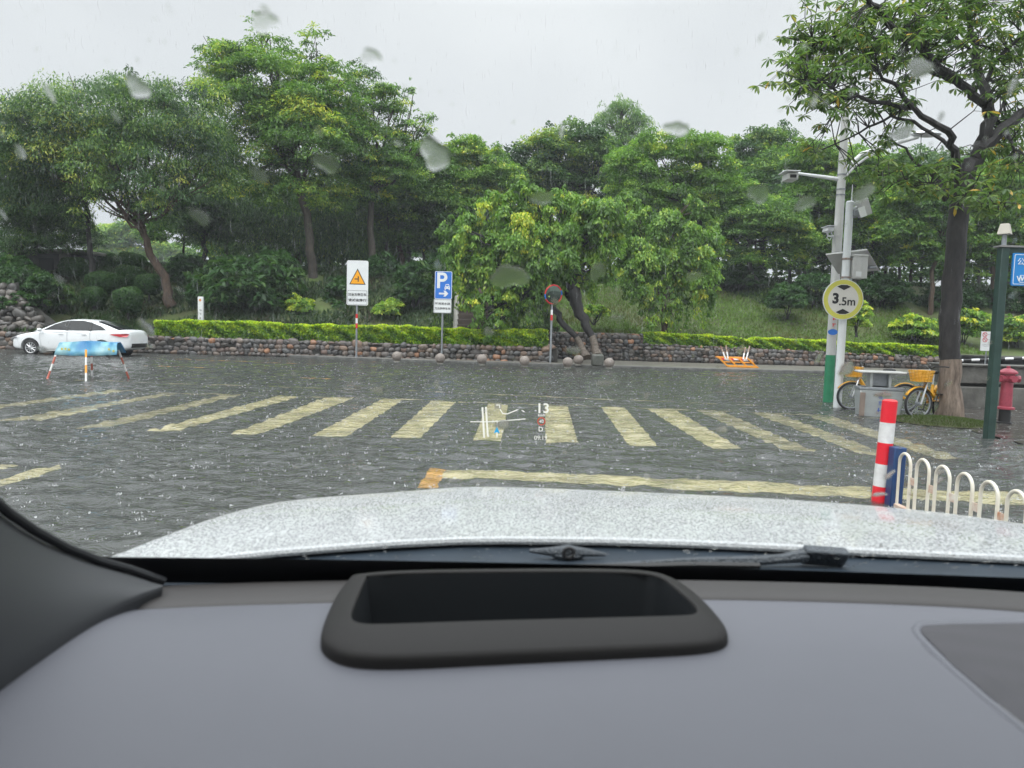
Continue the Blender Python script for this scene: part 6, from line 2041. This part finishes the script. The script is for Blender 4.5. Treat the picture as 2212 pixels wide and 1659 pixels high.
cowl = MB().grid([rr0, rr1b, rr1, [q + Vector((0, -0.05, -0.10)) for q in rr1]]).build('cowl', COWL, car, smooth=60)
# washer nozzle and wiper
WIP = mat('wiper_plastic', (0.07, 0.082, 0.095), 0.35, var=0.3, scale=40, bump=0.5, bscale=300)
nz0 = D(1226, 1196, 1.10) - C0
b = MB().sphere(nz0, (0.028, 0.02, 0.010), 16, 8)
b.tube([nz0 + Vector((-0.06, 0, 0.003)), nz0 + Vector((-0.03, -0.005, 0.004)), nz0 + Vector((0, -0.008, 0.006)), nz0 + Vector((0.03, -0.005, 0.004)), nz0 + Vector((0.06, 0, 0.0))], [0.003, 0.007, 0.011, 0.007, 0.003], 8)
b.build('washer_nozzle', WIP, car)
MB().ring(nz0 + Vector((0, -0.022, 0.008)), 0.008, 0.003, 16, 6).build('nozzle_ring', BLACK, car)
wz = [D(1300, 1222, 1.04), D(1500, 1212, 1.05), D(1640, 1211, 1.06), D(1690, 1207, 1.07), D(1740, 1199, 1.075)]
wz = [q - C0 for q in wz]
wp_ = MB().tube(wz, [0.004, 0.006, 0.008, 0.008, 0.012], 8).build('wiper_arm', WIP, car)
h0_, h1_ = D(1738, 1206, 1.07) - C0, D(1832, 1213, 1.07) - C0
b = MB()
n_ = Vector((0, -0.02, 0.024))
b.add([h0_ - n_ * .6, h1_ - n_ * .6, h1_ + n_ * .6, h0_ + n_ * .6] + [q + Vector((0, 0.02, 0.006)) for q in (h0_ - n_ * .6, h1_ - n_ * .6, h1_ + n_ * .6, h0_ + n_ * .6)], [(0, 1, 2, 3), (4, 5, 6, 7), (0, 1, 5, 4), (1, 2, 6, 5), (2, 3, 7, 6), (3, 0, 4, 7)])
b.build('wiper_hinge', WIP, wp_, bevel=0.004)
MB().tube([D(1120, 1228, 1.0) - C0, D(1500, 1220, 1.02) - C0, D(1640, 1222, 1.02) - C0], 0.005, 6).build('wiper_blade', BLACK, wp_)
# windscreen -----------------------------------------------------------
def glass_bottom(x): return Vector((x, 0.985 - 0.028 * ((x - 0.3) / 0.9) ** 2, 1.070))
def glass_top(x): return Vector((x, 0.40 - 0.06 * ((x - 0.3) / 0.9) ** 2, 1.635))
SL = (0.40 - 0.985) / (1.635 - 1.070)
def glass_pt(x, s):
    p = glass_bottom(x).lerp(glass_top(x), s)
    k = 4 * s * (1 - s) * 0.02
    return p + Vector((0, k, k))
XS = [-0.78 + 2.35 * i / 20 for i in range(21)]
SCREEN = glass_thin('windscreen_glass', (0.95, 0.97, 0.965), 0.025)
scr = MB().grid([[glass_pt(x, j / 10) - C0 for x in XS] for j in range(11)]).build('windscreen', SCREEN, car, smooth=80)
FRIT = mat('frit', (0.006, 0.007, 0.009), 0.6)
MB().grid([[glass_pt(x, s) - C0 + Vector((0, -0.004, -0.004)) for x in XS] for s in (-0.06, -0.03, -0.005, 0.018)]).build('black_border', FRIT, scr, smooth=80)
# dashboard -------------------------------------------------------------
DASH = mat('dash_soft', (0.100, 0.103, 0.119), 0.50, var=0.06, scale=3, bump=0.10, bscale=700)
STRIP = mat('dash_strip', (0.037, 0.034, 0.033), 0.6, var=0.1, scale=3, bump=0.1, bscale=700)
sa = [(-300, 1330, 0.90), (0, 1290, 0.93), (260, 1262, 0.955), (600, 1252, 0.965), (1000, 1244, 0.97), (1500, 1248, 0.965), (1900, 1258, 0.95), (2212, 1272, 0.935), (2600, 1310, 0.91)]
sb = [(-300, 1375, 0.80), (0, 1335, 0.825), (260, 1304, 0.855), (600, 1293, 0.875), (1000, 1283, 0.89), (1500, 1281, 0.89), (1900, 1291, 0.88), (2212, 1306, 0.865), (2600, 1350, 0.84)]
ra = [D(*q) - C0 for q in sa]
rb = [D(*q) - C0 for q in sb]
for l_ in (ra, rb):
    l_.append(l_[-1] + Vector((0.45, -0.09, 0)))
    l_.append(l_[-1] + Vector((0.35, -0.10, 0)))
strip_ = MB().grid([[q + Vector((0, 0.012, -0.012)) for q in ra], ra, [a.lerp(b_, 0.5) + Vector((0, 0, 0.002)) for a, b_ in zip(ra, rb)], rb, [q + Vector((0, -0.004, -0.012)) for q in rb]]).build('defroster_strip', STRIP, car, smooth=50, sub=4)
zd = sum((q.z for q in rb)) / len(rb)
rows = [[q + Vector((0, 0.001, -0.009)) for q in rb], [q + Vector((0, -0.002, -0.004)) for q in rb]]
for y, z in ((0.80, 0.0), (0.72, -0.002), (0.62, -0.008), (0.52, -0.018), (0.42, -0.035), (0.36, -0.06), (0.33, -0.12), (0.32, -0.3)):
    rows.append([Vector((q.x * (1 + 0.25 * (0.87 - y)), y - C0.y - 0.03 * ((q.x) / 1.0) ** 2, rb[4].z - 0.004 + z)) for q in rb])
DASH_ROWS = rows
ZD = rb[4].z - 0.004
# head-up display housing ---------------------------------------------------
def hp(x, y): return (300 + x / 4.916, 545 + y / 4.916)
outer = [(250, 150), (400, 130), (700, 122), (1000, 118), (1350, 116), (1700, 119), (1850, 160), (1960, 240), (2060, 345), (2112, 420), (2090, 458), (1980, 482), (1700, 494), (1350, 508), (1000, 522), (700, 535), (450, 545), (220, 537), (112, 480), (100, 425), (130, 340), (180, 230)]
inner = [(322, 146), (420, 134), (700, 128), (1000, 125), (1350, 124), (1700, 128), (1785, 150), (1840, 195), (1912, 255), (1972, 312), (1948, 340), (1880, 344), (1650, 350), (1350, 358), (1000, 366), (700, 376), (400, 386), (282, 386), (242, 360), (246, 325), (262, 285), (290, 215)]
def on_plane(u, v, z):
    d_ = ray(u, v)
    return cam_o + d_ * ((z - CAM_H) / d_.z)
ZO, ZI = ZD + 0.012 + C0.z, ZD + 0.026 + C0.z
HUDM = mat('housing_plastic', (0.020, 0.019, 0.0185), 0.62, var=0.08, scale=4, bump=0.12, bscale=700, spec=0.22)
CAV = mat('housing_dark', (0.010, 0.012, 0.014), 0.5)
ro = [on_plane(*hp(*q), ZO) for q in outer]
ri = [on_plane(*hp(*q), ZI) for q in inner]
cen = sum(ri, Vector()) / len(ri)
def ins(rows_, f, dz): return [cen + (q - cen) * f + Vector((0, 0, dz)) for q in rows_]
base_ = [Vector((q.x, q.y, ZD + C0.z - 0.012)) + (q - cen) * 0.004 for q in ro]
edge1 = [q + (q - cen) * 0.006 + Vector((0, 0, -0.007)) for q in ro]
mid_ = [a.lerp(b_, 0.5) + Vector((0, 0, 0.002)) for a, b_ in zip(ro, ri)]
lip = ins(ri, 0.993, -0.0008)
lip2 = ins(ri, 0.988, -0.003)
ring_rows = [base_, edge1, ro, mid_, ri, lip, lip2]
ring_rows = [[q - C0 for q in r] + [r[0] - C0] for r in ring_rows]
hud = MB().grid(ring_rows).build('display_housing', HUDM, car, smooth=60, sub=2)
cav = [lip2, ins(ri, 0.96, -0.05), ins(ri, 0.94, -0.11)]
cb_ = MB().grid([[q - C0 for q in r] + [r[0] - C0] for r in cav])
last = [q - C0 for q in cav[-1]]
cb_.add(last, [tuple(range(len(last)))])
cb_.build('display_well', CAV, hud, smooth=50)
# dashboard surface, opened where the display well sinks through it
dsh = MB().grid(DASH_ROWS).build('dashboard', DASH, car, smooth=70, sub=4)
hole = [cen + (q - cen) * 0.93 - C0 for q in ro]
def inside(x, y):
    r_ = False
    for i in range(len(hole)):
        a, b_ = hole[i], hole[i - 1]
        if (a.y > y) != (b_.y > y) and x < (b_.x - a.x) * (y - a.y) / (b_.y - a.y) + a.x:
            r_ = not r_
    return r_
bpy.context.view_layer.update()
for ob in (dsh, strip_):
    me = bpy.data.meshes.new_from_object(ob.evaluated_get(bpy.context.evaluated_depsgraph_get()))
    ob.modifiers.clear()
    ob.data = me
    bmd = bmesh.new()
    bmd.from_mesh(me)
    bmesh.ops.delete(bmd, geom=[f for f in bmd.faces if inside(*f.calc_center_median()[:2])], context='FACES')
    bmd.to_mesh(me)
    bmd.free()
dash = dsh
# speaker grille -------------------------------------------------------------
from mathutils.bvhtree import BVHTree
_bv = BVHTree.FromPolygons([v.co + C0 for v in dash.data.vertices], [tuple(p.vertices) for p in dash.data.polygons])
def on_dash(u, v):
    h_ = _bv.ray_cast(cam_o, ray(u, v).normalized())
    return h_[0] if h_[0] is not None else on_plane(u, v, ZD + C0.z - 0.01)
def sp_outline(f):
    pts = [(1990, 1346), (2050, 1343), (2212, 1341), (2380, 1341), (2520, 1346), (2570, 1370), (2590, 1430), (2590, 1680), (2570, 1730), (2520, 1745), (2450, 1728), (2380, 1690), (2212, 1583), (2120, 1508), (2040, 1438), (1985, 1382), (1973, 1368), (1970, 1357), (1976, 1349)]
    w = [on_dash(x * 1024 / 2212, y * 1024 / 2212) for x, y in pts]
    c = sum(w, Vector()) / len(w)
    return w, c
w_, c_ = sp_outline(1)
def scl(f, dz):                       # offset inwards by a fixed distance
    out_ = []
    for i in range(len(w_)):
        t_ = (w_[(i + 1) % len(w_)] - w_[i - 1]).normalized()
        n_ = Vector((-t_.y, t_.x, 0))
        if n_.dot(c_ - w_[i]) < 0: n_ = -n_
        out_.append(w_[i] + n_ * f + Vector((0, 0, dz)))
    return out_
gr_rows = [scl(-0.004, -0.012), scl(-0.002, -0.002), scl(0.001, 0.002), scl(0.006, 0.003), scl(0.010, 0.0), scl(0.011, -0.004)]
rim_ = MB().grid([[q - C0 for q in r] + [r[0] - C0] for r in gr_rows]).build('speaker_rim', DASH, dash, smooth=60)
hole = [q - C0 for q in scl(0.007, 0)]
bmd = bmesh.new()
bmd.from_mesh(dash.data)
bmesh.ops.delete(bmd, geom=[f for f in bmd.faces if inside(*f.calc_center_median()[:2])], context='FACES')
bmd.to_mesh(dash.data)
bmd.free()
def grille_mat():
    m = mat('grille_cloth', (0.14, 0.13, 0.145), 0.6)
    t = m.node_tree
    c = t.nodes.new('ShaderNodeTexCoord')
    v = t.nodes.new('ShaderNodeTexVoronoi'); v.inputs['Scale'].default_value = 260; v.inputs['Randomness'].default_value = 0.0
    t.links.new(c.outputs['Object'], v.inputs['Vector'])
    r = t.nodes.new('ShaderNodeValToRGB')
    r.color_ramp.elements[0].position = 0.25; r.color_ramp.elements[0].color = (0.03, 0.03, 0.033, 1)
    r.color_ramp.elements[1].position = 0.45; r.color_ramp.elements[1].color = (0.040, 0.038, 0.044, 1)
    t.links.new(v.outputs['Distance'], r.inputs[0])
    t.links.new(r.outputs[0], t.nodes['Principled BSDF'].inputs['Base Color'])
    return m
gl_ = [q - C0 for q in scl(0.0095, 0.0012)]
MB().add(gl_, [tuple(range(len(gl_)))]).build('speaker_grille', grille_mat(), dash, smooth=0)
MB().tube([q - C0 for q in scl(-0.003, -0.002)] + [scl(-0.003, -0.002)[0] - C0], 0.0018, 6).build('speaker_gap', BLACK, dash)
# windscreen pillar ----------------------------------------------------------
PILL = mat('pillar_trim', (0.032, 0.034, 0.037), 0.55, var=0.05, scale=3, bump=0.1, bscale=700)
e0 = [(345, 1264, .93), (270, 1238, .90), (205, 1221, .87), (130, 1192, .83), (60, 1155, .78), (0, 1115, .74), (-90, 1035, .68), (-330, 900, .60), (-760, 640, .50)]
e1 = [(352, 1266, .925), (262, 1304, .84), (190, 1351, .78), (125, 1393, .73), (60, 1435, .68), (0, 1474, .64), (-90, 1533, .59), (-330, 1570, .54), (-800, 1560, .46)]
a_ = [D(*q) - C0 for q in e0]
b_2 = [(on_plane(q[0] * 1024 / 2212, q[1] * 1024 / 2212, ZD + C0.z + 0.004) if q[0] >= -100 else D(*q)) - C0 for q in e1]
rows = []
for j in range(9):
    t = j / 8
    rows.append([p.lerp(q, t) + Vector((0.016, -0.03, 0.016)) * (math.sin(PI * t) * min(1, (p - q).length * 5)) for p, q in zip(a_, b_2)])
rows.insert(0, [p + Vector((-0.03, 0.05, -0.01)) for p in a_])
rows.append([q + Vector((-0.006, 0.006, -0.035)) for q in b_2])
pl_ = MB().grid(rows).build('pillar_trim', PILL, car, smooth=60, sub=1)
MB().tube([p + Vector((0, 0.012, 0.001)) for p in a_], 0.0055, 8).build('black_seal', FRIT, pl_)
# roof and doors so that the cabin is as shaded as a cabin is
rp0, rp1 = Vector((1.60, 0.86, 1.03)), Vector((1.52, 0.36, 1.67))
MB().tube([rp0 - C0 + Vector((0, 0.1, -0.12)), rp0 - C0, rp0.lerp(rp1, 0.5) - C0 + Vector((0, 0.01, 0.01)), rp1 - C0], [0.09, 0.065, 0.055, 0.06], 12).build('pillar_trim', PILL, car)
LINER = mat('headliner', (0.30, 0.30, 0.29), 0.9)
MB().grid([[Vector((x, y, 1.665 + 0.03 * math.sin(PI * (x + .85) / 2.4) )) - C0 for x in (-0.85, -0.4, 0.3, 1.0, 1.55)] for y in (0.36, 0.0, -0.6, -1.2, -1.9)]).build('roof', LINER, car, solid=0.04)
MB().grid([[Vector((-0.92, y, z)) - C0 for y in (0.95, 0.4, -0.5, -1.9)] for z in (0.3, 0.7, 1.02)]).build('door', PILL, car, solid=0.05)
MB().grid([[Vector((1.62, y, z)) - C0 for y in (0.95, 0.4, -0.5, -1.9)] for z in (0.3, 0.7, 1.02)]).build('door', PILL, car, solid=0.05)
MB().grid([[Vector((x, -1.9, z)) - C0 for x in (-0.9, 0.3, 1.6)] for z in (0.3, 1.0, 1.65)]).build('rear_bulkhead', PILL, car, solid=0.05)
MB().grid([[Vector((x, y, 0.35)) - C0 for x in (-0.9, 1.6)] for y in (1.1, -1.9)]).build('cabin_floor', BLACK, car, solid=0.05)

# projected driving display, its image floating beyond the bonnet -------------------
YH = 4.2
HW = emit_mat('display_white', (0.93, 0.93, 0.86), 0.95)
HR = emit_mat('display_red', (0.80, 0.10, 0.05), 0.9)
HB = emit_mat('display_blue', (0.05, 0.45, 0.85), 0.9)
hb = P(525, 420, YH)
disp = thing('head_up_display', 'floating head-up display of white map lines, 13 km/h, 40, D and 09:19', 'display', hb)
kh = YH / F_PX
dis_bases = Matrix((( RT.x, UP.x, -FW.x), (RT.y, UP.y, -FW.y), (RT.z, UP.z, -FW.z)))
RH_ = dis_bases.to_4x4()
def hq(x, y): return D(x, y, YH) - hb
def htext(body, size, x, y, m, bold=0.0):
    return text('figure', body, size * kh, Matrix.Translation(hq(x, y)) @ RH_, m, disp, 0.0004, bold=bold)
htext('13', 13.5, 1172.5, 883, HW, 0.0018)
htext('km/h', 3.6, 1170, 897, HW, 0.0003)
htext('40', 4.6, 1169.5, 910.5, HW, 0.0)
htext('D', 6.6, 1168, 927.5, HW, 0.0004)
htext('09:19', 6.0, 1168, 946, HW, 0.0)
c = hq(1169.5, 910)
MB().at(Matrix.Translation(c) @ RH_).ring((0, 0, 0), 3.6 * kh, 0.4 * kh, 32, 6, ax='Z').build('speed_limit_ring', HR, disp)
def hline(pts, w):
    MB().tube([hq(*q) for q in pts], w * kh / 2, 6).build('map_line', HW, disp)
hline([(1042, 880), (1046, 945)], 1.9)
hline([(1049.5, 879), (1054, 943)], 1.9)
hline([(1016, 911), (1060, 911), (1135, 905)], 1.0)
hline([(1074, 910), (1073.5, 945)], 1.2)
hline([(1080, 884), (1086, 893), (1096, 894), (1118, 885)], 1.1)
hline([(1127, 886), (1133, 890)], 1.1)
MB().at(Matrix.Translation(hq(1073.5, 929) + Vector((0, -0.03, 0))) @ RH_).prism([(-3.0 * kh, 0), (3.0 * kh, 0), (0, 0)], 0, 0.0005).add([(-3.2 * kh, -2.8 * kh, 0.001), (0, -1.4 * kh, 0.001), (3.2 * kh, -2.8 * kh, 0.001), (0, 4.2 * kh, 0.001)], [(0, 1, 3), (1, 2, 3)]).build('position_arrow', HB, disp, smooth=0)
M_ = Matrix.Translation(hq(1076, 877)) @ RH_
MB().at(M_).box((0, 0, -0.001), (7 * kh, 5.6 * kh, 0.0006)).build('turn_tile', emit_mat('display_dim', (0.42, 0.42, 0.33), 0.8), disp, smooth=0)
MB().at(M_).tube([(1.6 * kh, -2 * kh, 0), (1.6 * kh, 1.0 * kh, 0), (-2 * kh, 1.0 * kh, 0)], 0.55 * kh, 6).build('turn_arrow', HW, disp)

# ================================================================ RAIN
DROP = bpy.data.materials.new('raindrop_water')
DROP.use_nodes = True
t_ = DROP.node_tree
t_.nodes.remove(t_.nodes['Principled BSDF'])
g_ = t_.nodes.new('ShaderNodeBsdfGlass'); g_.inputs['IOR'].default_value = 1.33; g_.inputs['Roughness'].default_value = 0.2
t_.links.new(g_.outputs[0], t_.nodes['Material Output'].inputs[0])
# drops clinging to the outside of the windscreen
rng = np.random.default_rng(404)
sites = [(295, 190, 24, 15), (570, 50, 26, 16), (570, 25, 10, 8), (800, 125, 20, 14), (940, 335, 36, 26), (1460, 280, 24, 12), (705, 355, 26, 16), (1990, 150, 26, 12), (1865, 420, 20, 14), (40, 330, 10, 9), (315, 710, 14, 16),
         (1100, 600, 40, 26), (1290, 590, 16, 20), (1240, 760, 16, 10), (1330, 690, 14, 8), (1830, 800, 18, 14), (1910, 855, 18, 8), (1200, 655, 10, 7), (945, 575, 8, 12), (1640, 420, 22, 16), (1170, 430, 30, 10), (1740, 440, 18, 14), (815, 845, 16, 10), (1085, 920, 20, 10), (1560, 930, 16, 8),
         (1310, 830, 24, 8), (1055, 720, 14, 8), (860, 310, 8, 6), (1500, 600, 18, 10), (1950, 290, 24, 10), (1480, 280, 10, 8), (430, 470, 20, 14), (560, 380, 18, 12), (1900, 1070, 14, 6), (640, 1010, 10, 6)]
for i in range(260):
    sites.append((rng.uniform(0, 2212), rng.uniform(0, 1080), rng.uniform(1.2, 4.0), rng.uniform(1.2, 4)))
for i in range(34):
    sites.append((rng.uniform(0, 2212), rng.uniform(0, 1080), rng.uniform(4, 8), rng.uniform(5, 13)))
for i in range(90):
    sites.append((rng.uniform(1180, 2212), rng.uniform(1170, 1236), rng.uniform(2, 9) if rng.random() < .3 else rng.uniform(1.5, 4), rng.uniform(1.5, 3)))
for i in range(60):
    sites.append((rng.uniform(330, 1180), rng.uniform(1160, 1225), rng.uniform(1.5, 5), rng.uniform(1.5, 3)))
mbd = MB()
for x, y, a, b in sites:
    u, v = x * 1024 / 2212, y * 1024 / 2212
    d_ = ray(u, v)
    lo, hi = 0.2, 1.3           # meet the glass
    best = None
    for _ in range(40):
        m_ = (lo + hi) / 2
        q = cam_o + d_ * m_
        s_ = (q.z - 1.07) / (1.635 - 1.07)
        gp_ = glass_pt(q.x, max(-0.05, min(1.1, s_)))
        if q.y < gp_.y: lo = m_
        else: hi = m_
    q = cam_o + d_ * lo
    Tz = Vector((0, SL, 1)).normalized()
    Nn = Vector((1, 0, 0)).cross(Tz).normalized()
    if Nn.y < 0: Nn = -Nn
    k_ = (q - cam_o).length / F_PX * 1024 / 2212
    ra_, rb__ = a * k_ * 0.9, b * k_ * 1.35
    M4 = Matrix((( 1, Tz.x, Nn.x, q.x), (0, Tz.y, Nn.y, q.y), (0, Tz.z, Nn.z, q.z), (0, 0, 0, 1)))
    hgt = min(ra_, rb__) * 0.06
    ph = rng.random() * 6
    prof = [(1.0, 0.0015), (0.97, 0.0015 + hgt * 0.25), (0.85, 0.0015 + hgt * 0.55), (0.62, 0.0015 + hgt * 0.82), (0.32, 0.0015 + hgt * 0.96), (0.06, 0.0015 + hgt)]
    n_s = 18 if a > 6 else 10
    vs, fs = [], []
    for r_, z_ in prof:
        for j in range(n_s):
            g = 2 * PI * j / n_s
            wob = 1 + 0.17 * math.sin(2 * g + ph) + 0.13 * math.sin(3 * g + ph * 2) + 0.07 * math.sin(5 * g + ph * 3)
            vs.append((ra_ * r_ * wob * math.cos(g), rb__ * r_ * wob * math.sin(g), z_))
    for i2 in range(len(prof) - 1):
        for j in range(n_s):
            fs.append((i2 * n_s + j, i2 * n_s + (j + 1) % n_s, (i2 + 1) * n_s + (j + 1) % n_s, (i2 + 1) * n_s + j))
    fs.append(tuple(range(n_s - 1, -1, -1)))
    fs.append(tuple((len(prof) - 1) * n_s + j for j in range(n_s)))
    mbd.at(M4).add(vs, fs)
o = mbd.build('raindrops', DROP, None, smooth=60)
tag(o, 'scattered raindrops clinging to the outside of the windscreen', kind='stuff')

# splashes on the flood water and drops in the air
SPL = mat('splash_water', (0.72, 0.74, 0.74), 0.2)
rng = np.random.default_rng(505)
mbs_v, mbs_f = [], []
def spike(p, d, h, w):
    o_ = len(mbs_v)
    mbs_v.extend([(p[0] - w, p[1], p[2]), (p[0] + w, p[1], p[2]), (p[0] + d[0] * h, p[1] + d[1] * h, p[2] + d[2] * h), (p[0], p[1] + w, p[2])])
    mbs_f.extend([(o_, o_ + 1, o_ + 2), (o_ + 1, o_ + 3, o_ + 2), (o_ + 3, o_, o_ + 2)])
for i in range(6500):
    y = 3.2 + 24 * rng.random() ** 1.3
    x = rng.uniform(-0.80, 0.80) * y
    h = rng.uniform(0.006, 0.019)
    k = rng.integers(2, 5)
    for j in range(k):
        a = rng.uniform(0, 6.28)
        spike((x + 0.012 * math.cos(a), y + 0.012 * math.sin(a), 0.0), (0.5 * math.cos(a), 0.5 * math.sin(a), 1.0), h * rng.uniform(0.5, 1.2), 0.0028 + 0.00017 * y)
me = bpy.data.meshes.new('rain_splashes')
me.from_pydata(mbs_v, [], mbs_f)
me.materials.append(SPL)
o = bpy.data.objects.new('rain_splashes', me); COL.objects.link(o)
tag(o, 'tiny white splashes where rain hits the flood water', kind='stuff')
n = 2600
Yr = 3 + 26 * rng.random(n) ** 0.8
pos = np.stack([rng.uniform(-0.78, 0.78, n) * Yr, Yr, 1.4 + rng.uniform(-0.12, 0.46, n) * Yr], 1)
pos = pos[pos[:, 2] > 0.1]
n = len(pos)
dr = np.tile(np.array([0.05, 0, -1.0]), (n, 1)) + rng.normal(size=(n, 3)) * 0.02
nr = np.tile(np.array([0, -1.0, 0]), (n, 1)) + rng.normal(size=(n, 3)) * 0.3
AIR = mat('falling_water', (0.8, 0.82, 0.83), 0.2)
t_ = AIR.node_tree
tr_ = t_.nodes.new('ShaderNodeBsdfTransparent')
ms_ = t_.nodes.new('ShaderNodeMixShader'); ms_.inputs[0].default_value = 0.22
t_.links.new(tr_.outputs[0], ms_.inputs[1])
t_.links.new(t_.nodes['Principled BSDF'].outputs[0], ms_.inputs[2])
t_.links.new(ms_.outputs[0], t_.nodes['Material Output'].inputs[0])
o = leaf_mesh('falling_rain', pos, dr, nr, np.full(n, 0.10) * (0.5 + rng.random(n)) * (0.6 + pos[:, 1] * 0.05), 0.0022 + 0.00035 * pos[:, 1], np.ones(n), AIR)
tag(o, 'thin falling raindrops in front of the trees', kind='stuff')

# ================================================================ HAZE
HAZE = True
if HAZE:
    hm = bpy.data.materials.new('haze')
    hm.use_nodes = True
    t_ = hm.node_tree
    t_.nodes.remove(t_.nodes['Principled BSDF'])
    v_ = t_.nodes.new('ShaderNodeVolumePrincipled')
    v_.inputs['Color'].default_value = (0.88, 0.93, 0.97, 1)
    v_.inputs['Density'].default_value = 0.0008
    v_.inputs['Anisotropy'].default_value = 0.2
    t_.links.new(v_.outputs[0], t_.nodes['Material Output'].inputs['Volume'])
    o = MB().box((0, 170, 18), (790, 440, 42)).build('haze', hm, None, smooth=0)
    tag(o, 'thin rain haze filling the air over the flooded road', kind='stuff')
